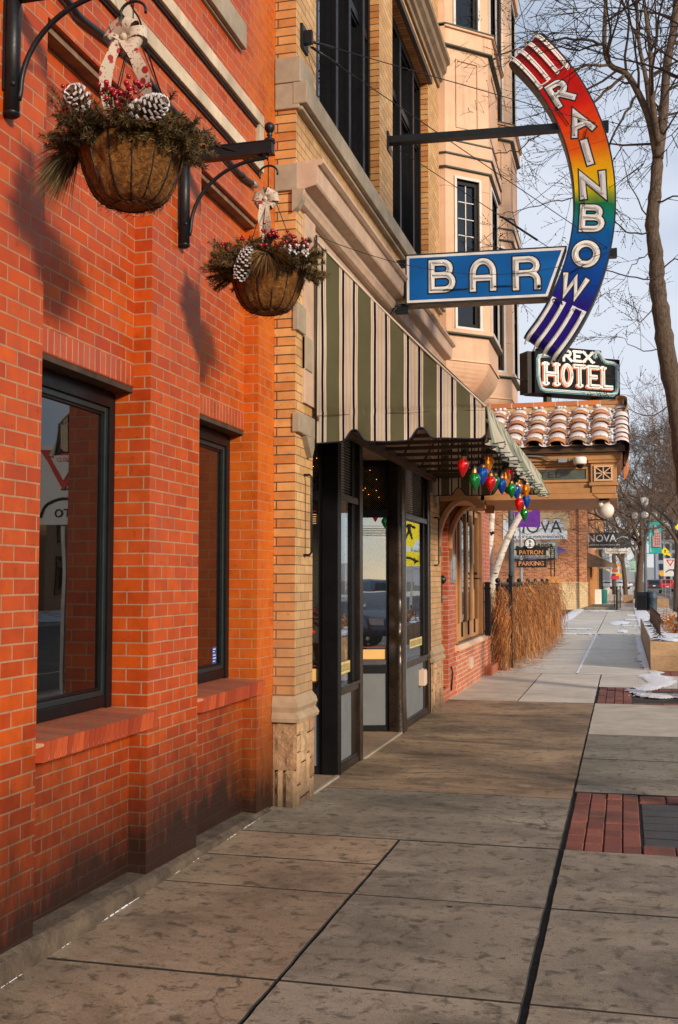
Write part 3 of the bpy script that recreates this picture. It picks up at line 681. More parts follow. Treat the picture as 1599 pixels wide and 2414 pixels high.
m = MB(); m.tube(wiggle([(-2.22,4.65,4.62),(-2.3,4.807,4.44),(-2.3,4.917,4.391),(-2.3,5.011,4.28),(-2.3,5.204,4.127),(-2.3,5.408,4.079),(-2.25,5.681,4.082),(-2.1,5.72,4.02),(-1.95,5.745,3.985),(-1.90,5.76,3.96)]), .0045, 6)
m.build('basket_wire', BLACK, label='thin black cord swagged from basket to basket in front of the brick wall', cat='cord')
# ------------------------------------------------------------------ buff brick building with the storefront
OX = -2.27; OY = 7.52
ob = thing('buff_brick_building', 'buff brick building in the middle with stone bands, tall black upper windows and black storefront', 'building', (OX, OY, 0))
w = MB()
WA = (8.06, 10.37, 5.24, 7.78); WB = (11.02, 13.2, 5.24, 7.78)
wall_x(w, OX, OY, 14.02, 4.62, 9.6, [WA+(.14,), WB+(.14,)], .14, 0, 1)
# ground floor pilasters
w.quad((OX,OY,-.05),(OX,7.98,-.05),(OX,7.98,4.62),(OX,OY,4.62))
w.quad((OX,7.98,-.05),(OX-.35,7.98,-.05),(OX-.35,7.98,2.9),(OX,7.98,2.9))
w.quad((OX,13.22,-.05),(OX,14.02,-.05),(OX,14.02,4.3),(OX,13.22,4.3)); w.quad((OX,14.02,-.05),(OX-.6,14.02,-.05),(OX-.6,14.02,9.6),(OX,14.02,9.6))
w.quad((OX,OY,9.6),(OX,14.02,9.6),(OX-6,14.02,9.6),(OX-6,OY,9.6))
# corner brick (side face)
w.quad((RW+.001,OY,-.05),(OX,OY,-.05),(OX,OY,9.6),(RW+.001,OY,9.6), 1)
w.quad((RW+.001,OY,8.4),(-8,OY,8.4),(-8,OY,9.6),(RW+.001,OY,9.6), 1)
w.build('wall', [OCH, QUO], ob)
# corner quoin stones, sill band, cornice
q = MB()
q.box(RW+.002, OX+.04, OY-.025, OY+.35, 5.235, 5.43)
q.box(OX-.02, OX+.09, OY-.024, 14.0, 5.07, 5.235); q.box(OX-.02, OX+.05, OY+.0, 14.0, 5.035, 5.068)
q.box(RW+.002, OX+.03, OY-.02, OY+.3, 5.04, 5.233)
for (z0, z1) in ((4.43, 4.63),): q.box(RW+.002, OX+.02, OY-.022, OY+.32, z0, z1)
q.build('sill_band', STONEG, ob, bevel=.008)
c = MB()
prof = [(OX-.02,4.64),(-2.06,4.645),(-2.055,4.615),(-2.08,4.598),(-2.10,4.598),(-2.105,4.47),(-2.115,4.455),(-2.20,4.435),(-2.205,4.40),(-2.215,4.38),(-2.225,4.345),(-2.25,4.33),(OX-.02,4.325)]
c.prism(prof, OY-.015, 14.0, 'y'); c.build('cornice', STONEP, ob, bevel=.003)
c = MB(); c.prism([(OX-.02,4.4325),(-2.205,4.4325),(-2.215,4.36),(-2.25,4.30),(OX-.02,4.27)], OY-.03, OY+.05, 'y'); c.build('cornice_bracket', STONEG, ob)
fb = MB(); fb.box(OX-.35, OX-.02, 7.985, 13.215, 2.87, 4.62); fb.box(OX-.022, OX+.012, 7.70, 13.9, 4.02, 4.05); fb.box(OX-.022, OX+.02, 7.70, 13.9, 3.98, 4.00)
fb.build('fascia_board', STONEP, ob)
sb = MB(); sb.box(OX-.02, OX+.02, 7.70, 7.98, 2.9, 4.32); sb.build('pilaster_panel', STONEP, ob, bevel=.004)
# hook shaped corner stones on both pilasters
def qstone(y0, y1, name='impost'):
    m = MB(); X = OX
    m.box(X-.02, X+.035, y0-.015, y0+.30, 2.66, 2.80); m.box(X-.02, X+.032, y0+.10, y1-.01, 2.655, 2.81)
    m.build(name, STONEG, ob, bevel=.006); m = MB()
    m.prism([(y0+.16, 2.652), (y0+.36, 2.652), (y0+.36, 2.58), (y0+.30, 2.50), (y0+.22, 2.58)], X-.02, X+.045, 'x')
    m.build('drop_stone', STONEG, ob, bevel=.006); m = MB()
    m.box(X-.02, X+.03, y0+.18, y0+.36, 3.15, 3.40); m.build('quoin_stone', STONEG, ob, bevel=.006); m = MB(); m.box(X-.02, X+.025, y0-.012, y0+.2, 3.402, 3.60)
    m.build('quoin_stone', STONEG, ob, bevel=.006)
qstone(OY, 7.97); qstone(13.225, 14.0)
# split-face bases with a moulded cap
def baseblock(y0, y1, x0, seed):
    r = random.Random(seed); m = MB()
    X1 = OX+.03; 
    m.box(x0, X1-.03, y0+.012, y1-.012, -.05, .60)
    z = -.05
    rows = [.27, .22, .15]
    def face_block(u0, u1, v0, v1, face):
        # rough faced block, face 'x' looks +X, 'y' looks -Y
        nu = max(2, int((u1-u0)/.022)); nv = max(2, int((v1-v0)/.022)); g = .0035; vs = []; fs = []
        d0 = r.uniform(-.01, .008)
        for i in range(nu+1):
            for j in range(nv+1):
                a = u0+g+(u1-u0-2*g)*i/nu; b = v0+g+(v1-v0-2*g)*j/nv
                edge = min(i, nu-i, j, nv-j)
                d = -.012 if edge == 0 else d0+.013*MN.noise(Vector((a*13+seed, b*13, seed*2.)))+.006*MN.noise(Vector((a*40, b*40, seed)))
                vs.append((X1+d, a, b) if face == 'x' else (a, y0-d, b))
        for i in range(nu):
            for j in range(nv): k = i*(nv+1)+j; fs.append((k, k+nv+1, k+nv+2, k+1))
        m.add(vs, fs)
    face_block(x0+.012, X1-.005, .26, .60, 'y'); face_block(x0+.012, x0+.075, -.05, .26, 'y'); face_block(x0+.075, X1-.005, -.05, .26, 'y')
    y = y0+.005; 
    while y < y1-.03:
        wd = min(r.uniform(.08, .17), y1-y)
        if y1-(y+wd) < .05: wd = y1-y
        z = -.05
        while z < .60:
            h = min(r.uniform(.10, .30), .60-z)
            if .60-(z+h) < .06: h = .60-z
            face_block(y, y+wd, z, z+h, 'x'); z += h
        y += wd
    face_block(y0+.01, y1-.01, -.05, .6, 'x') if False else None
    o = m.build('pilaster_base', SPLIT, ob)
    c = MB(); cp = [(0,.595),(.045,.595),(.052,.62),(.040,.645),(.022,.662),(.040,.70),(.030,.735),(.008,.765),(0,.775)]
    X = OX; ring = []
    for (d, z) in cp: ring.append([(x0, y0-d*.55, z), (X+d, y0-d*.55, z), (X+d, y1+d*.4, z), (x0, y1+d*.4, z)])
    vs = [p for q in ring for p in q]; fs = [(k*4+i, k*4+(i+1) % 4, k*4+4+(i+1) % 4, k*4+4+i) for k in range(len(cp)-1) for i in range(3)]
    fs += [(0,1,2,3), tuple(len(vs)-4+i for i in (3,2,1,0))]
    c.add(vs, fs); c.build('base_cap', STONE, ob)
baseblock(OY-.02, 7.97, RW+.003, 1); baseblock(13.24, 14.02, OX-.3, 4)
# iron staples on the pilasters
for (y0, y1) in ((7.42+.12, 7.76), (13.27, 13.5)):
    m = MB(); y = y1-.02; X = OX
    m.tube([(X-.01, y-.0, 2.37), (X+.045, y, 2.37), (X+.06, y, 2.355), (X+.06, y+.0, 1.80), (X+.045, y, 1.78), (X-.01, y, 1.78)], .009, 8)
    m.build('door_pull' if False else 'iron_staple', BLACK, ob)
# ---- tall black upper windows
for wi, (a, b, z0, z1) in enumerate((WA, WB)):
    f = MB(); X = OX-.13
    muls = [0, .12, .40, .60, .84, 1] if wi == 0 else [0, .36, .72, 1]
    wd = .07
    f.box(X-.05, X+.04, a+.002, a+wd, z0+.002, z1-.002); f.box(X-.05, X+.04, b-wd, b-.002, z0+.002, z1-.002)
    f.box(X-.05, X+.04, a+wd, b-wd, z0+.002, z0+.08); f.box(X-.05, X+.04, a+wd, b-wd, z1-.10, z1-.002)
    f.box(X-.04, X+.025, a+wd, b-wd, 6.92, 7.0)
    for u in muls[1:-1]:
        y = a+(b-a)*u; f.box(X-.05, X+.06, y-.04, y+.04, z0+.08, z1-.10)
    for k in range(len(muls)-1):
        y0 = a+(b-a)*muls[k]+(wd if k == 0 else .04); y1 = a+(b-a)*muls[k+1]-(.04 if k < len(muls)-2 else wd)
        for (c0, c1) in ((z0+.08, 6.92), (7.0, z1-.1)):
            f.box(X-.03, X+.01, y0, y0+.03, c0, c1); f.box(X-.03, X+.01, y1-.03, y1, c0, c1); f.box(X-.03, X+.01, y0+.03, y1-.03, c0, c0+.03); f.box(X-.03, X+.01, y0+.03, y1-.03, c1-.03, c1)
    fo = f.build('upper_window', BLACKM, ob)
    p = MB(); p.box(X-.02, X-.014, a+.07, b-.07, z0+.08, z1-.1); p.build('pane', GLASSD, fo)
    k = MB(); k.box(X-.8, X-.06, a, b, z0, z1); k.build('dark_room', DARKIN, fo)
# lintel stone above the windows and eave moulding
dl_ = plain('dark_lintel', (.06,.04,.03), .6)
for a, b in ((10.98, 13.26), (8.0, 10.42)): l = MB(); l.box(OX-.1, OX+.05, a, b, 7.785, 7.86); l.build('lintel', dl_, ob)
l = MB(); l.prism([(OX-.02,8.05),(OX+.03,8.05),(OX+.035,8.11),(OX+.07,8.13),(OX+.075,8.20),(OX+.12,8.24),(OX+.13,8.32),(OX+.17,8.35),(OX+.17,8.42),(OX-.02,8.45)], OY, 13.95, 'y'); l.build('upper_cornice', stone_mat('olive_moulding', (.30,.21,.13,1), (.17,.12,.08,1), 4), ob)
# ---- storefront
Z1 = 2.87
RIBT = NT('ribbed_glass_rod'); RIBT.P(color=(.36,.32,.28,1), rough=.15, spec=1.0); RIBT = RIBT.mat
def one(name, mat, *args, bevel=0, par=None):
    m = MB(); m.box(*args); return m.build(name, mat, par or ob, bevel=bevel)
one('storefront_post', BLACKM, OX-.14, OX-.002, 8.755, 8.865, 0, Z1, bevel=.003)
one('storefront_post', BRONZE, OX-.10, OX-.003, 9.54, 9.655, 0, Z1, bevel=.003)
one('storefront_post', BRONZE, OX-.09, OX-.006, 13.08, 13.215, 0, Z1, bevel=.003)
for a, b, g in ((8.867, 9.538, 9.378), (11.632, 13.078, 12.918)):
    sf = MB()
    sf.box(OX-.09, OX-.012, a, b, .0, .055); sf.box(OX-.09, OX-.02, a, b, .055, .085); sf.box(OX-.09, OX-.012, a, b, .64, .69); sf.box(OX-.09, OX+.002, a, b, .69, .715)
    sf.box(OX-.09, OX-.012, a, b, 2.265, 2.325); sf.box(OX-.09, OX-.012, a, b, 2.84, Z1)
    for (c0, c1) in ((.085, .64), (.715, 2.265), (2.325, 2.84)): sf.box(OX-.085, OX-.035, g, b-.002, c0, c1, 1 if c0 > .1 else 0)
    fo = sf.build('storefront_frame', [BRONZE, BLACKM], ob, bevel=.003)
    one('grey_panel', GREYP, OX-.07, OX-.045, a, g, .085, .64, par=fo); one('shop_glass', GLASS, OX-.062, OX-.056, a, g, .715, 2.265, par=fo); rb_ = MB(); rb_.box(OX-.066, OX-.06, a, g, 2.325, 2.84, 1)
    for k in range(21): rb_.tube([(OX-.058, a+.002, 2.337+k*.0243), (OX-.058, g-.002, 2.337+k*.0243)], .0105, 8, 0)
    rb_.build('ribbed_transom', [RIBT, DARKIN], fo)
# dented bronze post
dp = MB(); n = 90; ring = 10; vs = []
def P2(u, z):
    # u 0..1 around: front(-Y) face, street face, back
    x0, x1, y0, y1 = OX-.13, OX+.006, 11.385, 11.615
    fl = .014*max(0, (.35-z)/.35)
    per = [(x0, y0), (x0+.045, y0), (x0+.09, y0), (x1, y0), (x1, y0+.06), (x1, y0+.115), (x1, y0+.17), (x1, y1), (x0, y1)]
    x, y = per[u]
    if u >= 3 and u <= 7: x += fl
    if u in (1, 2, 3): y -= fl*.6
    d = 0
    for (zc, a, s) in ((.92, .030, .07), (1.02, -.018, .05), (1.15, .022, .06), (.80, .016, .05), (1.40, .012, .05)):
        d += a*math.exp(-((z-zc)/s)**2)
    if u in (1, 2): y += d*(1 if u == 2 else .4)
    if u == 3: x -= abs(d)*.6; y += d*.5
    if u == 4: x -= d*.4
    return (x, y, z)
for i in range(n+1):
    z = Z1*i/n
    for u in range(9): vs.append(P2(u, z))
fs_ = []
for i in range(n):
    for u in range(8): a = i*9+u; fs_.append((a, a+1, a+10, a+9))
dp.add(vs, fs_, 0, True); dpo = dp.build('dented_post', plain('scuffed_bronze', (.035,.022,.014), .32, metal=.3, var=.35, vscale=5, bump=.05), ob)
tr = MB(); tr.box(OX-.10, OX+.010, 11.617, 11.630, 0.02, Z1); tr.build('post_edge', ZINC, ob)
# two entrance recesses
rc = MB()
for (a, b) in ((7.98, 8.755), (9.655, 11.385)):
    rc.quad((OX,a,.012),(OX,b,.012),(OX-1.25,b,.012),(OX-1.25,a,.012), 0)
    rc.quad((OX-.35,a,2.868),(OX-.35,b,2.868),(OX-1.25,b,2.868),(OX-1.25,a,2.868), 1)
    rc.box(OX-1.32, OX-1.25, a, b, .0, 2.87, 2)
rc.box(OX-1.25, OX-.14, 9.50, 9.54, 0, 2.87, 2); rc.quad((OX-.35,7.982,0),(OX-1.3,7.982,0),(OX-1.3,7.982,2.9),(OX-.35,7.982,2.9), 2)
rc.build('recess', [concrete('tan_tile_floor', (.42,.29,.19,1), (.30,.20,.13,1), .3, .2), plain('recess_ceiling', (.3,.27,.24), .7), plain('recess_wall', (.10,.09,.085), .6)], ob)
for (a, b) in ((7.98, 8.755), (9.655, 11.385)): one('threshold', STONEG, OX-.02, OX+.012, a+.01, b-.01, -.02, .018)
# returns of the recesses, facing back down the street (splayed)
GBAND = plain('gold_band', (.75,.46,.15), .6, var=.05); RLINE = plain('red_line', (.40,.01,.02), .5); CLINE = plain('cream_line', (.70,.48,.25), .6)
def return_panel(cx, cy, L, ang, name):
    GLR = GLASS if name == 'a' else GLASSR
    ca, sa = cos(RAD(ang)), sin(RAD(ang)); ux = Vector((-ca, sa*1.0, 0)); nn = Vector((-sa, -ca, 0))*-1
    nn = Vector((ux.y, -ux.x, 0)); 
    if nn.y > 0: nn = -nn
    O = Vector((cx, cy, 0))
    def bx(m, u0, u1, z0, z1, d0, d1, mi=0):
        c = O+ux*(u0+u1)/2+nn*(d0+d1)/2+Vector((0,0,(z0+z1)/2)); m.obox(c, ux*(u1-u0)/2, nn*(d1-d0)/2, Vector((0,0,(z1-z0)/2)), mi)
    m = MB()
    bx(m, 0, .045, 0, 2.87, -.04, .01); bx(m, L-.06, L, 0, 2.87, -.04, .01)
    for (z0, z1, d) in ((0, .055, .01), (.055, .075, 0), (.62, .68, .012), (.68, .705, .02), (2.26, 2.345, .01), (2.80, 2.87, .01)): bx(m, .045, L-.06, z0, z1, -.04, d)
    fo = m.build('return_frame', BLACKM, ob)
    m = MB(); bx(m, .045, L-.06, .075, .62, -.03, -.012); m.build('grey_panel', GREYP, fo)
    m = MB(); bx(m, .045, L-.06, .705, 2.26, -.026, -.02); m.build('pane', GLR, fo)
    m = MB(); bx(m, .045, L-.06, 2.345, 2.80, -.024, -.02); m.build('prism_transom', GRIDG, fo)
    # gold and red bands painted inside the glass
    m = MB(); bx(m, .045, L-.06, .765, .865, -.019, -.016, 0); m.build('gold_band', GBAND, fo); m = MB(); bx(m, .045, L-.06, .885, .892, -.019, -.016, 1); bx(m, .045, L-.06, .755, .762, -.019, -.016, 1)
    for k in range(5): bx(m, .045, L-.06, 2.065+k*.0185, 2.072+k*.0185, -.019, -.016, 2)
    bx(m, .045, L-.06, 2.168, 2.172, -.019, -.016, 1)
    m.build('pinstripes', [GBAND, RLINE, CLINE], fo)
    # white paper snowflakes stuck on the glass
    r = random.Random(int(cy*10)); m = MB()
    for k in range(7):
        u = r.uniform(.09, L-.12); z = (.98, 1.15, 1.42, 1.62, 1.33, 1.9, 1.75)[k]; R = r.uniform(.018, .034)
        for q in range(6):
            a = q*pi/3+.3; d = ux*cos(a)+Vector((0,0,1))*sin(a); c = O+ux*u+Vector((0,0,z))-nn*.029
            m.bar(c, c+d*R, .004, .001, up=nn)
            for s in (.55, .8):
                for sg in (-1, 1):
                    e = (d*cos(.9)+(-ux*sin(a)+Vector((0,0,1))*cos(a))*sg*sin(.9)); m.bar(c+d*R*s, c+d*R*s+e*R*.3, .003, .001, up=nn)
    m.build('paper_snowflakes', WHITEP, fo)
    m = MB()
    for k in range(16):
        u = r.uniform(.05, L-.08); z = r.uniform(2.45, 2.78); m.ball(O+ux*u+Vector((0,0,z))-nn*.016, .0028, 6)
    m.build('fairy_lights', FAIRY, fo)
return_panel(OX-.135, 8.80, .60, -14, 'a'); return_panel(OX-.12, 11.43, .85, -18.5, 'b')
# room behind the glass
rm = MB()
rm.box(-6.2, -6.1, 7.9, 13.6, 0, 3, 0); rm.quad((-6.1,7.9,.01),(OX-.09,7.9,.01),(OX-.09,13.6,.01),(-6.1,13.6,.01), 0)
rm.quad((-6.1,7.9,2.9),(OX-.09,7.9,2.9),(OX-.09,13.6,2.9),(-6.1,13.6,2.9), 0); rm.quad((-6.1,13.3,0),(OX-.09,13.3,0),(OX-.09,13.3,2.9),(-6.1,13.3,2.9), 0)
rm.box(-4.6, -4.1, 9.6, 12.9, 0, 1.05, 1); rm.box(-6.0, -5.7, 9.0, 13.0, 1.0, 2.2, 1)
rm.build('room', [DARKIN, plain('dark_counter', (.06,.03,.02), .4)], ob)
# gold stickers low on the street glass with lettering
yf_ = plain('yellow_film', (.62,.50,.20), .6)
for a, b, z in ((8.95, 9.375, .80), (12.15, 12.915, .83)):
    gso = one('gold_glass_sign', yf_, OX-.0555, OX-.0545, a, b, z, z+.10)
    lt = MB(); y = a+.03
    while y < b-.03: lt.box(OX-.0543, OX-.0535, y, y+.007, z+.02, z+.078); lt.box(OX-.0543, OX-.0535, y+.0075, y+.016, z+(.02 if int(y*97) % 2 else .070), z+(.028 if int(y*97) % 2 else .078)); y += .030
    lt.build('worn_marks', BLACK, gso)
# poinsettia in the window
pt = thing('poinsettia', 'red poinsettia in a foil wrapped pot inside the storefront glass', 'potted plant', (OX-.21, 8.99, .9))
po = MB(); po.lathe([(.05,.0),(.075,.12),(.085,.15)], (OX-.21, 8.99, .92), 14); po.build('pot', REDP, pt)
lf = MB(); r = random.Random(12)
for k in range(150):
    a = r.uniform(0, 2*pi); e = r.uniform(-.7, .9); R = r.uniform(.08, .26); c = Vector((OX-.32+R*cos(a)*cos(e)*.8, 9.0+R*sin(a)*cos(e), 1.28+R*sin(e)*1.1))
    d = Vector((cos(a), sin(a), r.uniform(-.8, .3))).normalized(); s = d.cross(Vector((r.uniform(-.3,.3), r.uniform(-.3,.3), 1))).normalized(); L = r.uniform(.05, .09); mi = 0 if c.z > 1.15 or r.random() < .4 else 1
    lf.add([c, c+d*L*.5+s*L*.32, c+d*L, c+d*L*.5-s*L*.32], [(0,1,2,3)], mi)
lf.build('foliage', [plain('poinsettia_red', (.85,.015,.012), .5, var=.3, vscale=30), plain('poinsettia_green', (.05,.09,.02), .5)], pt)
pd = MB(); pd.box(OX-.6, OX-.16, 8.90, 9.35, .01, .90); pd.build('display_stand', plain('dark_wood', (.03,.015,.01), .5), label='dark wooden display stand under the poinsettia inside the storefront', cat='stand')
# white outlet covers
def outlet(y0, y1, z0, z1, X, lab):
    m = MB(); m.box(X-.02, X+.052, y0, y1, z0, z1); m.box(X+.05, X+.062, y0+.015, y1-.015, z0+.015, z1-.015); m.box(X-.0, X+.02, y0+.02, y1-.03, z0-.012, z0+.002); m.box(X+.0, X+.026, y0+.03, y1-.03, z1-.002, z1+.010)
    m.build('outlet_cover', IVORY, bevel=.006, label=lab, cat='outlet')
outlet(12.62, 12.76, .375, .56, OX-.025, 'ivory weatherproof outlet cover on the grey storefront panel')
# ------------------------------------------------------------------ striped awning
AX0 = -2.245; AX1 = -.955; AY0 = 7.95; AY1 = 13.35; AZT = 4.20; AZF = 2.86; AZB = 2.63
aw = thing('awning', 'olive, cream and navy striped canvas awning over the storefront with scalloped edges', 'awning', (AX0, AY0, AZB))
def notch(x):
    # bell shaped notches cut up into the lower edge of the side valence
    z = AZB
    for c in (-1.935, -1.435): z += .088*math.exp(-abs((x-c)/.060)**2.6)
    z += .006*math.sin((x+2.2)*9)
    if x > AX1-.045: z += .03*((x-(AX1-.045))/.045)**2
    return z
def WR(x, z, y): return .016*MN.noise(Vector((x*2.4, z*1.3, y)))+.005*MN.noise(Vector((x*5-z*2, z*3, y)))+.008*sin(x*11)*(1 if z < 2.86 else .2)+(.006 if abs(z-2.85) < .02 else 0)
for y, nm in ((AY0, 0), (AY1, 1)):
    m = MB(); n = 110; lo = []; hi = []
    for i in range(n+1):
        x = AX0+(AX1-AX0)*i/n
        t = i/n; zt = AZT+(AZF-AZT)*t - .03*sin(pi*t)
        lo.append((x, notch(x))); hi.append((x, zt))
    J = 40; vs = []
    for i in range(n+1):
        for j in range(J+1):
            z = lo[i][1]+(hi[i][1]-lo[i][1])*j/J
            vs.append((lo[i][0], y+WR(lo[i][0], z, y), z))
    m.add(vs, [(i*(J+1)+j, (i+1)*(J+1)+j, (i+1)*(J+1)+j+1, i*(J+1)+j+1) for i in range(n) for j in range(J)], 0, True)
    e = [(p[0], y+WR(p[0], p[1], y), p[1]) for p in lo]
    m.tube(e, .006, 6, 1)
    m.tube([(AX0, y-.002, 2.84), (AX1, y-.002, 2.84)], .0025, 5, 0) 
    m.tube([(p[0], y, p[1]) for p in hi], .008, 6, 2)
    m.build('side_canvas', [AWX, NAVY, plain('cream_piping', (.55,.50,.42), .8)], aw)
m = MB(); n = 60; k = 24; vs = []
for i in range(n+1):
    y = AY0+(AY1-AY0)*i/n
    for j in range(k+1):
        t = j/k; vs.append((AX0+(AX1-AX0)*t, y, AZT+(AZF-AZT)*t-.03*sin(pi*t)-.015*abs(sin(pi*(y-AY0)/1.35))*sin(pi*t)))
m.add(vs, [(i*(k+1)+j, i*(k+1)+j+1, (i+1)*(k+1)+j+1, (i+1)*(k+1)+j) for i in range(n) for j in range(k)], 0, True)
m.build('roof_canvas', AWY, aw)
# front valence, fluttering scallops
m = MB(); n = 900; J = 8; vs = []; edge = []
for i in range(n+1):
    y = AY0+(AY1-AY0)*i/n; ph = (y-AY0)/.30*2*pi
    lobe = .022*cos(ph)+.018*abs(cos(ph/2))
    for j in range(J+1):
        t = j/J; z = AZF+(AZB-.005-AZF)*t - (lobe*t)
        x = AX1+.012+(.030*t+.055*t**1.5*sin(ph*1.0+.6)+.030*t*sin(ph*2.7+y*1.3)+.012*t*sin(ph*6.1)+.004*sin(ph*9.3))
        vs.append((x, y, z))
    edge.append((x, y, z))
m.add(vs, [(i*(J+1)+j, i*(J+1)+j+1, (i+1)*(J+1)+j+1, (i+1)*(J+1)+j) for i in range(n) for j in range(J)], 0, True)
m.tube(edge, .004, 4, 1)
m.build('front_valence', [AWV, NAVY], aw)
# metal frame
m = MB()
FZ = 2.86
m.bar((AX0+.02, AY0+.02, FZ), (AX0+.02, AY1-.02, FZ), .05, .05, 0); m.bar((AX1-.02, AY0+.03, FZ), (AX1-.02, AY1-.03, FZ), .03, .03, 0)
for y in (8.0, 8.45, 8.95, 9.45, 9.9, 10.33, 10.87, 11.46, 12.05, 12.63, 13.02, 13.3):
    m.bar((AX0+.03, y, FZ), (AX1-.02, y, FZ), .028, .034, 0)
for k in range(6):
    y = 8.0+k*1.06; m.bar((AX0+.02, y, AZT-.06), (AX1-.03, y, FZ+.03), .022, .022, 0); m.bar((AX0+.03, y, FZ), (AX0+.5, y, FZ+.85), .02, .02, 0)
for x in (-1.9, -1.6, -1.3): 
    z = AZT+(AZF-AZT)*(x-AX0)/(AX1-AX0)-.07; m.bar((x, AY0+.03, z), (x, AY1-.03, z), .02, .02, 0)
m.build('frame', plain('brown_steel_frame', (.085,.045,.026), .5, var=.3), aw)
m = MB(); m.box(AX0-.02, AX0+.03, AY0, AY1, 2.80, 2.835); m.build('wall_rail', plain('brown_rail', (.13,.065,.035), .5, var=.3), aw)
m = MB(); m.tube([(AX0-.02, AY0+.02, AZT+.0), (AX0+.02, AY0-.03, AZT+.02), (AX0+.012, AY0-.012, 2.62)], .008, 6); m.build('edge_rod', BLACK, aw)

# ------------------------------------------------------------------ coloured bulbs hanging in a string below the awning
def make_bulb(name, key, lab):
    t = thing(name, lab, 'light bulb', (0, 0, 0), 0, 'big coloured bulbs strung under the awning')
    pr = [(.0005,-.190),(.006,-.186),(.014,-.174),(.026,-.150),(.038,-.122),(.0455,-.098),(.046,-.085),(.041,-.066),(.030,-.052),(.021,-.046)]
    m = MB(); m.lathe(pr, (0,0,0), 20); m.build('glass_envelope', BULBC[key], t, local=True)
    pr = [(.0205,-.050),(.0225,-.046)]
    for k in range(6): z = -.044+k*.007; pr += [(.0235, z), (.0205, z+.0035)]
    pr += [(.018, 0), (.0005, .002)]
    m = MB(); m.lathe(pr, (0,0,0), 16); m.build('socket', BRASS, t, local=True)
    m = MB(); m.ball((0,0,-.095), .0085, 8, sz=1.5); m.tube([(0,0,-.05),(0,0,-.09)], .002, 5); m.build('filament', FILA, t, local=True)
    return t
BUL = [('red', -1.177, 8.4, 2.575), ('green', -1.123, 8.55, 2.478), ('blue', -1.076, 8.75, 2.543), ('amber', -1.082, 9.2, 2.678), ('red', -1.079, 9.3, 2.523), ('green', -1.071, 9.6, 2.552), ('blue', -1.032, 9.7, 2.538),
       ('amber', -1.046, 10.2, 2.642), ('red', -1.039, 10.5, 2.701), ('green', -1.026, 10.5, 2.561), ('blue', -1.008, 10.8, 2.575), ('amber', -1.014, 11.2, 2.635), ('amber', -.988, 11.8, 2.662), ('red', -1.01, 11.2, 2.468), ('blue', -1.014, 12.0, 2.561), ('green', -1.072, 12.4, 2.436)]
BL = ['red bulb nearest the camera at the left end of the string', 'green bulb hanging just right of the nearest red bulb', 'blue bulb right of the nearest green bulb', 'amber bulb high above the nearest blue bulb',
      'red bulb partly behind the nearest blue bulb', 'small green bulb behind the second red bulb', 'blue bulb right of the second green bulb', 'amber bulb above the second blue bulb', 'dark red bulb tucked behind the second amber bulb',
      'green bulb in the middle right of the second blue bulb', 'blue bulb partly behind the middle green bulb', 'small amber bulb behind the third blue bulb', 'amber bulb alone by the awning corner', 'red bulb hanging lowest in front of the birch trunk',
      'blue bulb half hidden above the lowest green bulb', 'green bulb lowest and farthest along the string']
proto = {}; rs = random.Random(2)
cord = MB(); prev = None
for (k, x, y, z), lb in zip(BUL, BL):
    if k not in proto: o = make_bulb('holiday_bulb', k, lb); proto[k] = o
    else: o = copy_tree(proto[k]); o['label'] = lb
    o.location = (x, y, z); o.rotation_euler = (rs.uniform(-.08,.08), rs.uniform(-.08,.08), rs.uniform(0,3))
    cord.tube([(x, y, z-.004), (x+.004, y-.003, z+.05), (x+.01, y+.01, min(z+.2, 2.845))], .003, 5)
    cord.lathe([(.0235,-.022),(.0245,0),(.018,.02),(.005,.03)], (x, y, z-.004), 10)
    top = Vector((x, y, z+.02))
    if prev is not None:
        mid = (prev+top)/2-Vector((0,0,.05)); cord.tube(wiggle([prev, mid, top], 5), .003, 5)
    prev = top
cord.build('bulb_cord', BLACK, label='dark wire linking the coloured bulbs under the awning', cat='wire')

# ------------------------------------------------------------------ letters for the enamel signs
def arc(cx, cy, r, a0, a1, n=9, ry=None):
    ry = r if ry is None else ry
    return [(cx+r*cos(RAD(a0+(a1-a0)*i/n)), cy+ry*sin(RAD(a0+(a1-a0)*i/n))) for i in range(n+1)]
GL = {
 'B': [[(0,0),(0,1)], [(0,1),(.55,1)]+arc(.55,.77,.30,90,-90,8,.23)+[(0,.54)], [(0,.54),(.62,.54)]+arc(.62,.27,.35,90,-90,8,.27)+[(0,0)]],
 'A': [[(0,0),(0,.55)]+arc(.5,.55,.5,180,0,14,.45)+[(1,.55),(1,0)], [(0,.38),(1,.38)]],
 'R': [[(0,0),(0,1),(.6,1)]+arc(.6,.75,.36,90,-90,8,.25)+[(0,.50)], [(.35,.5)]+arc(.60,.18,.40,80,0,6,.32)+[(1.0,.18),(1.0,0)]],
 'r': [[(0,0),(0,1),(.5,1)]+arc(.5,.74,.38,90,-90,8,.26)+[(0,.48)], [(.42,.48),(.98,.0)]],
 'a': [[(0,0),(.5,1),(1,0)], [(.2,.34),(.8,.34)]],
 'I': [[(0,0),(0,1)]],
 'N': [[(0,0),(0,1),(1,0),(1,1)]],
 'O': [arc(.5,.5,.5,0,360,26)],
 'W': [[(0,1),(.24,0),(.5,.95),(.76,0),(1,1)]],
 'H': [[(0,0),(0,1)], [(1,0),(1,1)], [(0,.5),(1,.5)]],
 'T': [[(0,1),(1,1)], [(.5,0),(.5,1)]],
 'E': [[(0,0),(0,1)], [(0,1),(.9,1)], [(0,.5),(.7,.5)], [(0,0),(.95,0)]],
 'L': [[(0,0),(0,1)], [(0,0),(.9,0)]],
 'X': [[(0,0),(1,1)], [(0,1),(1,0)]],
}
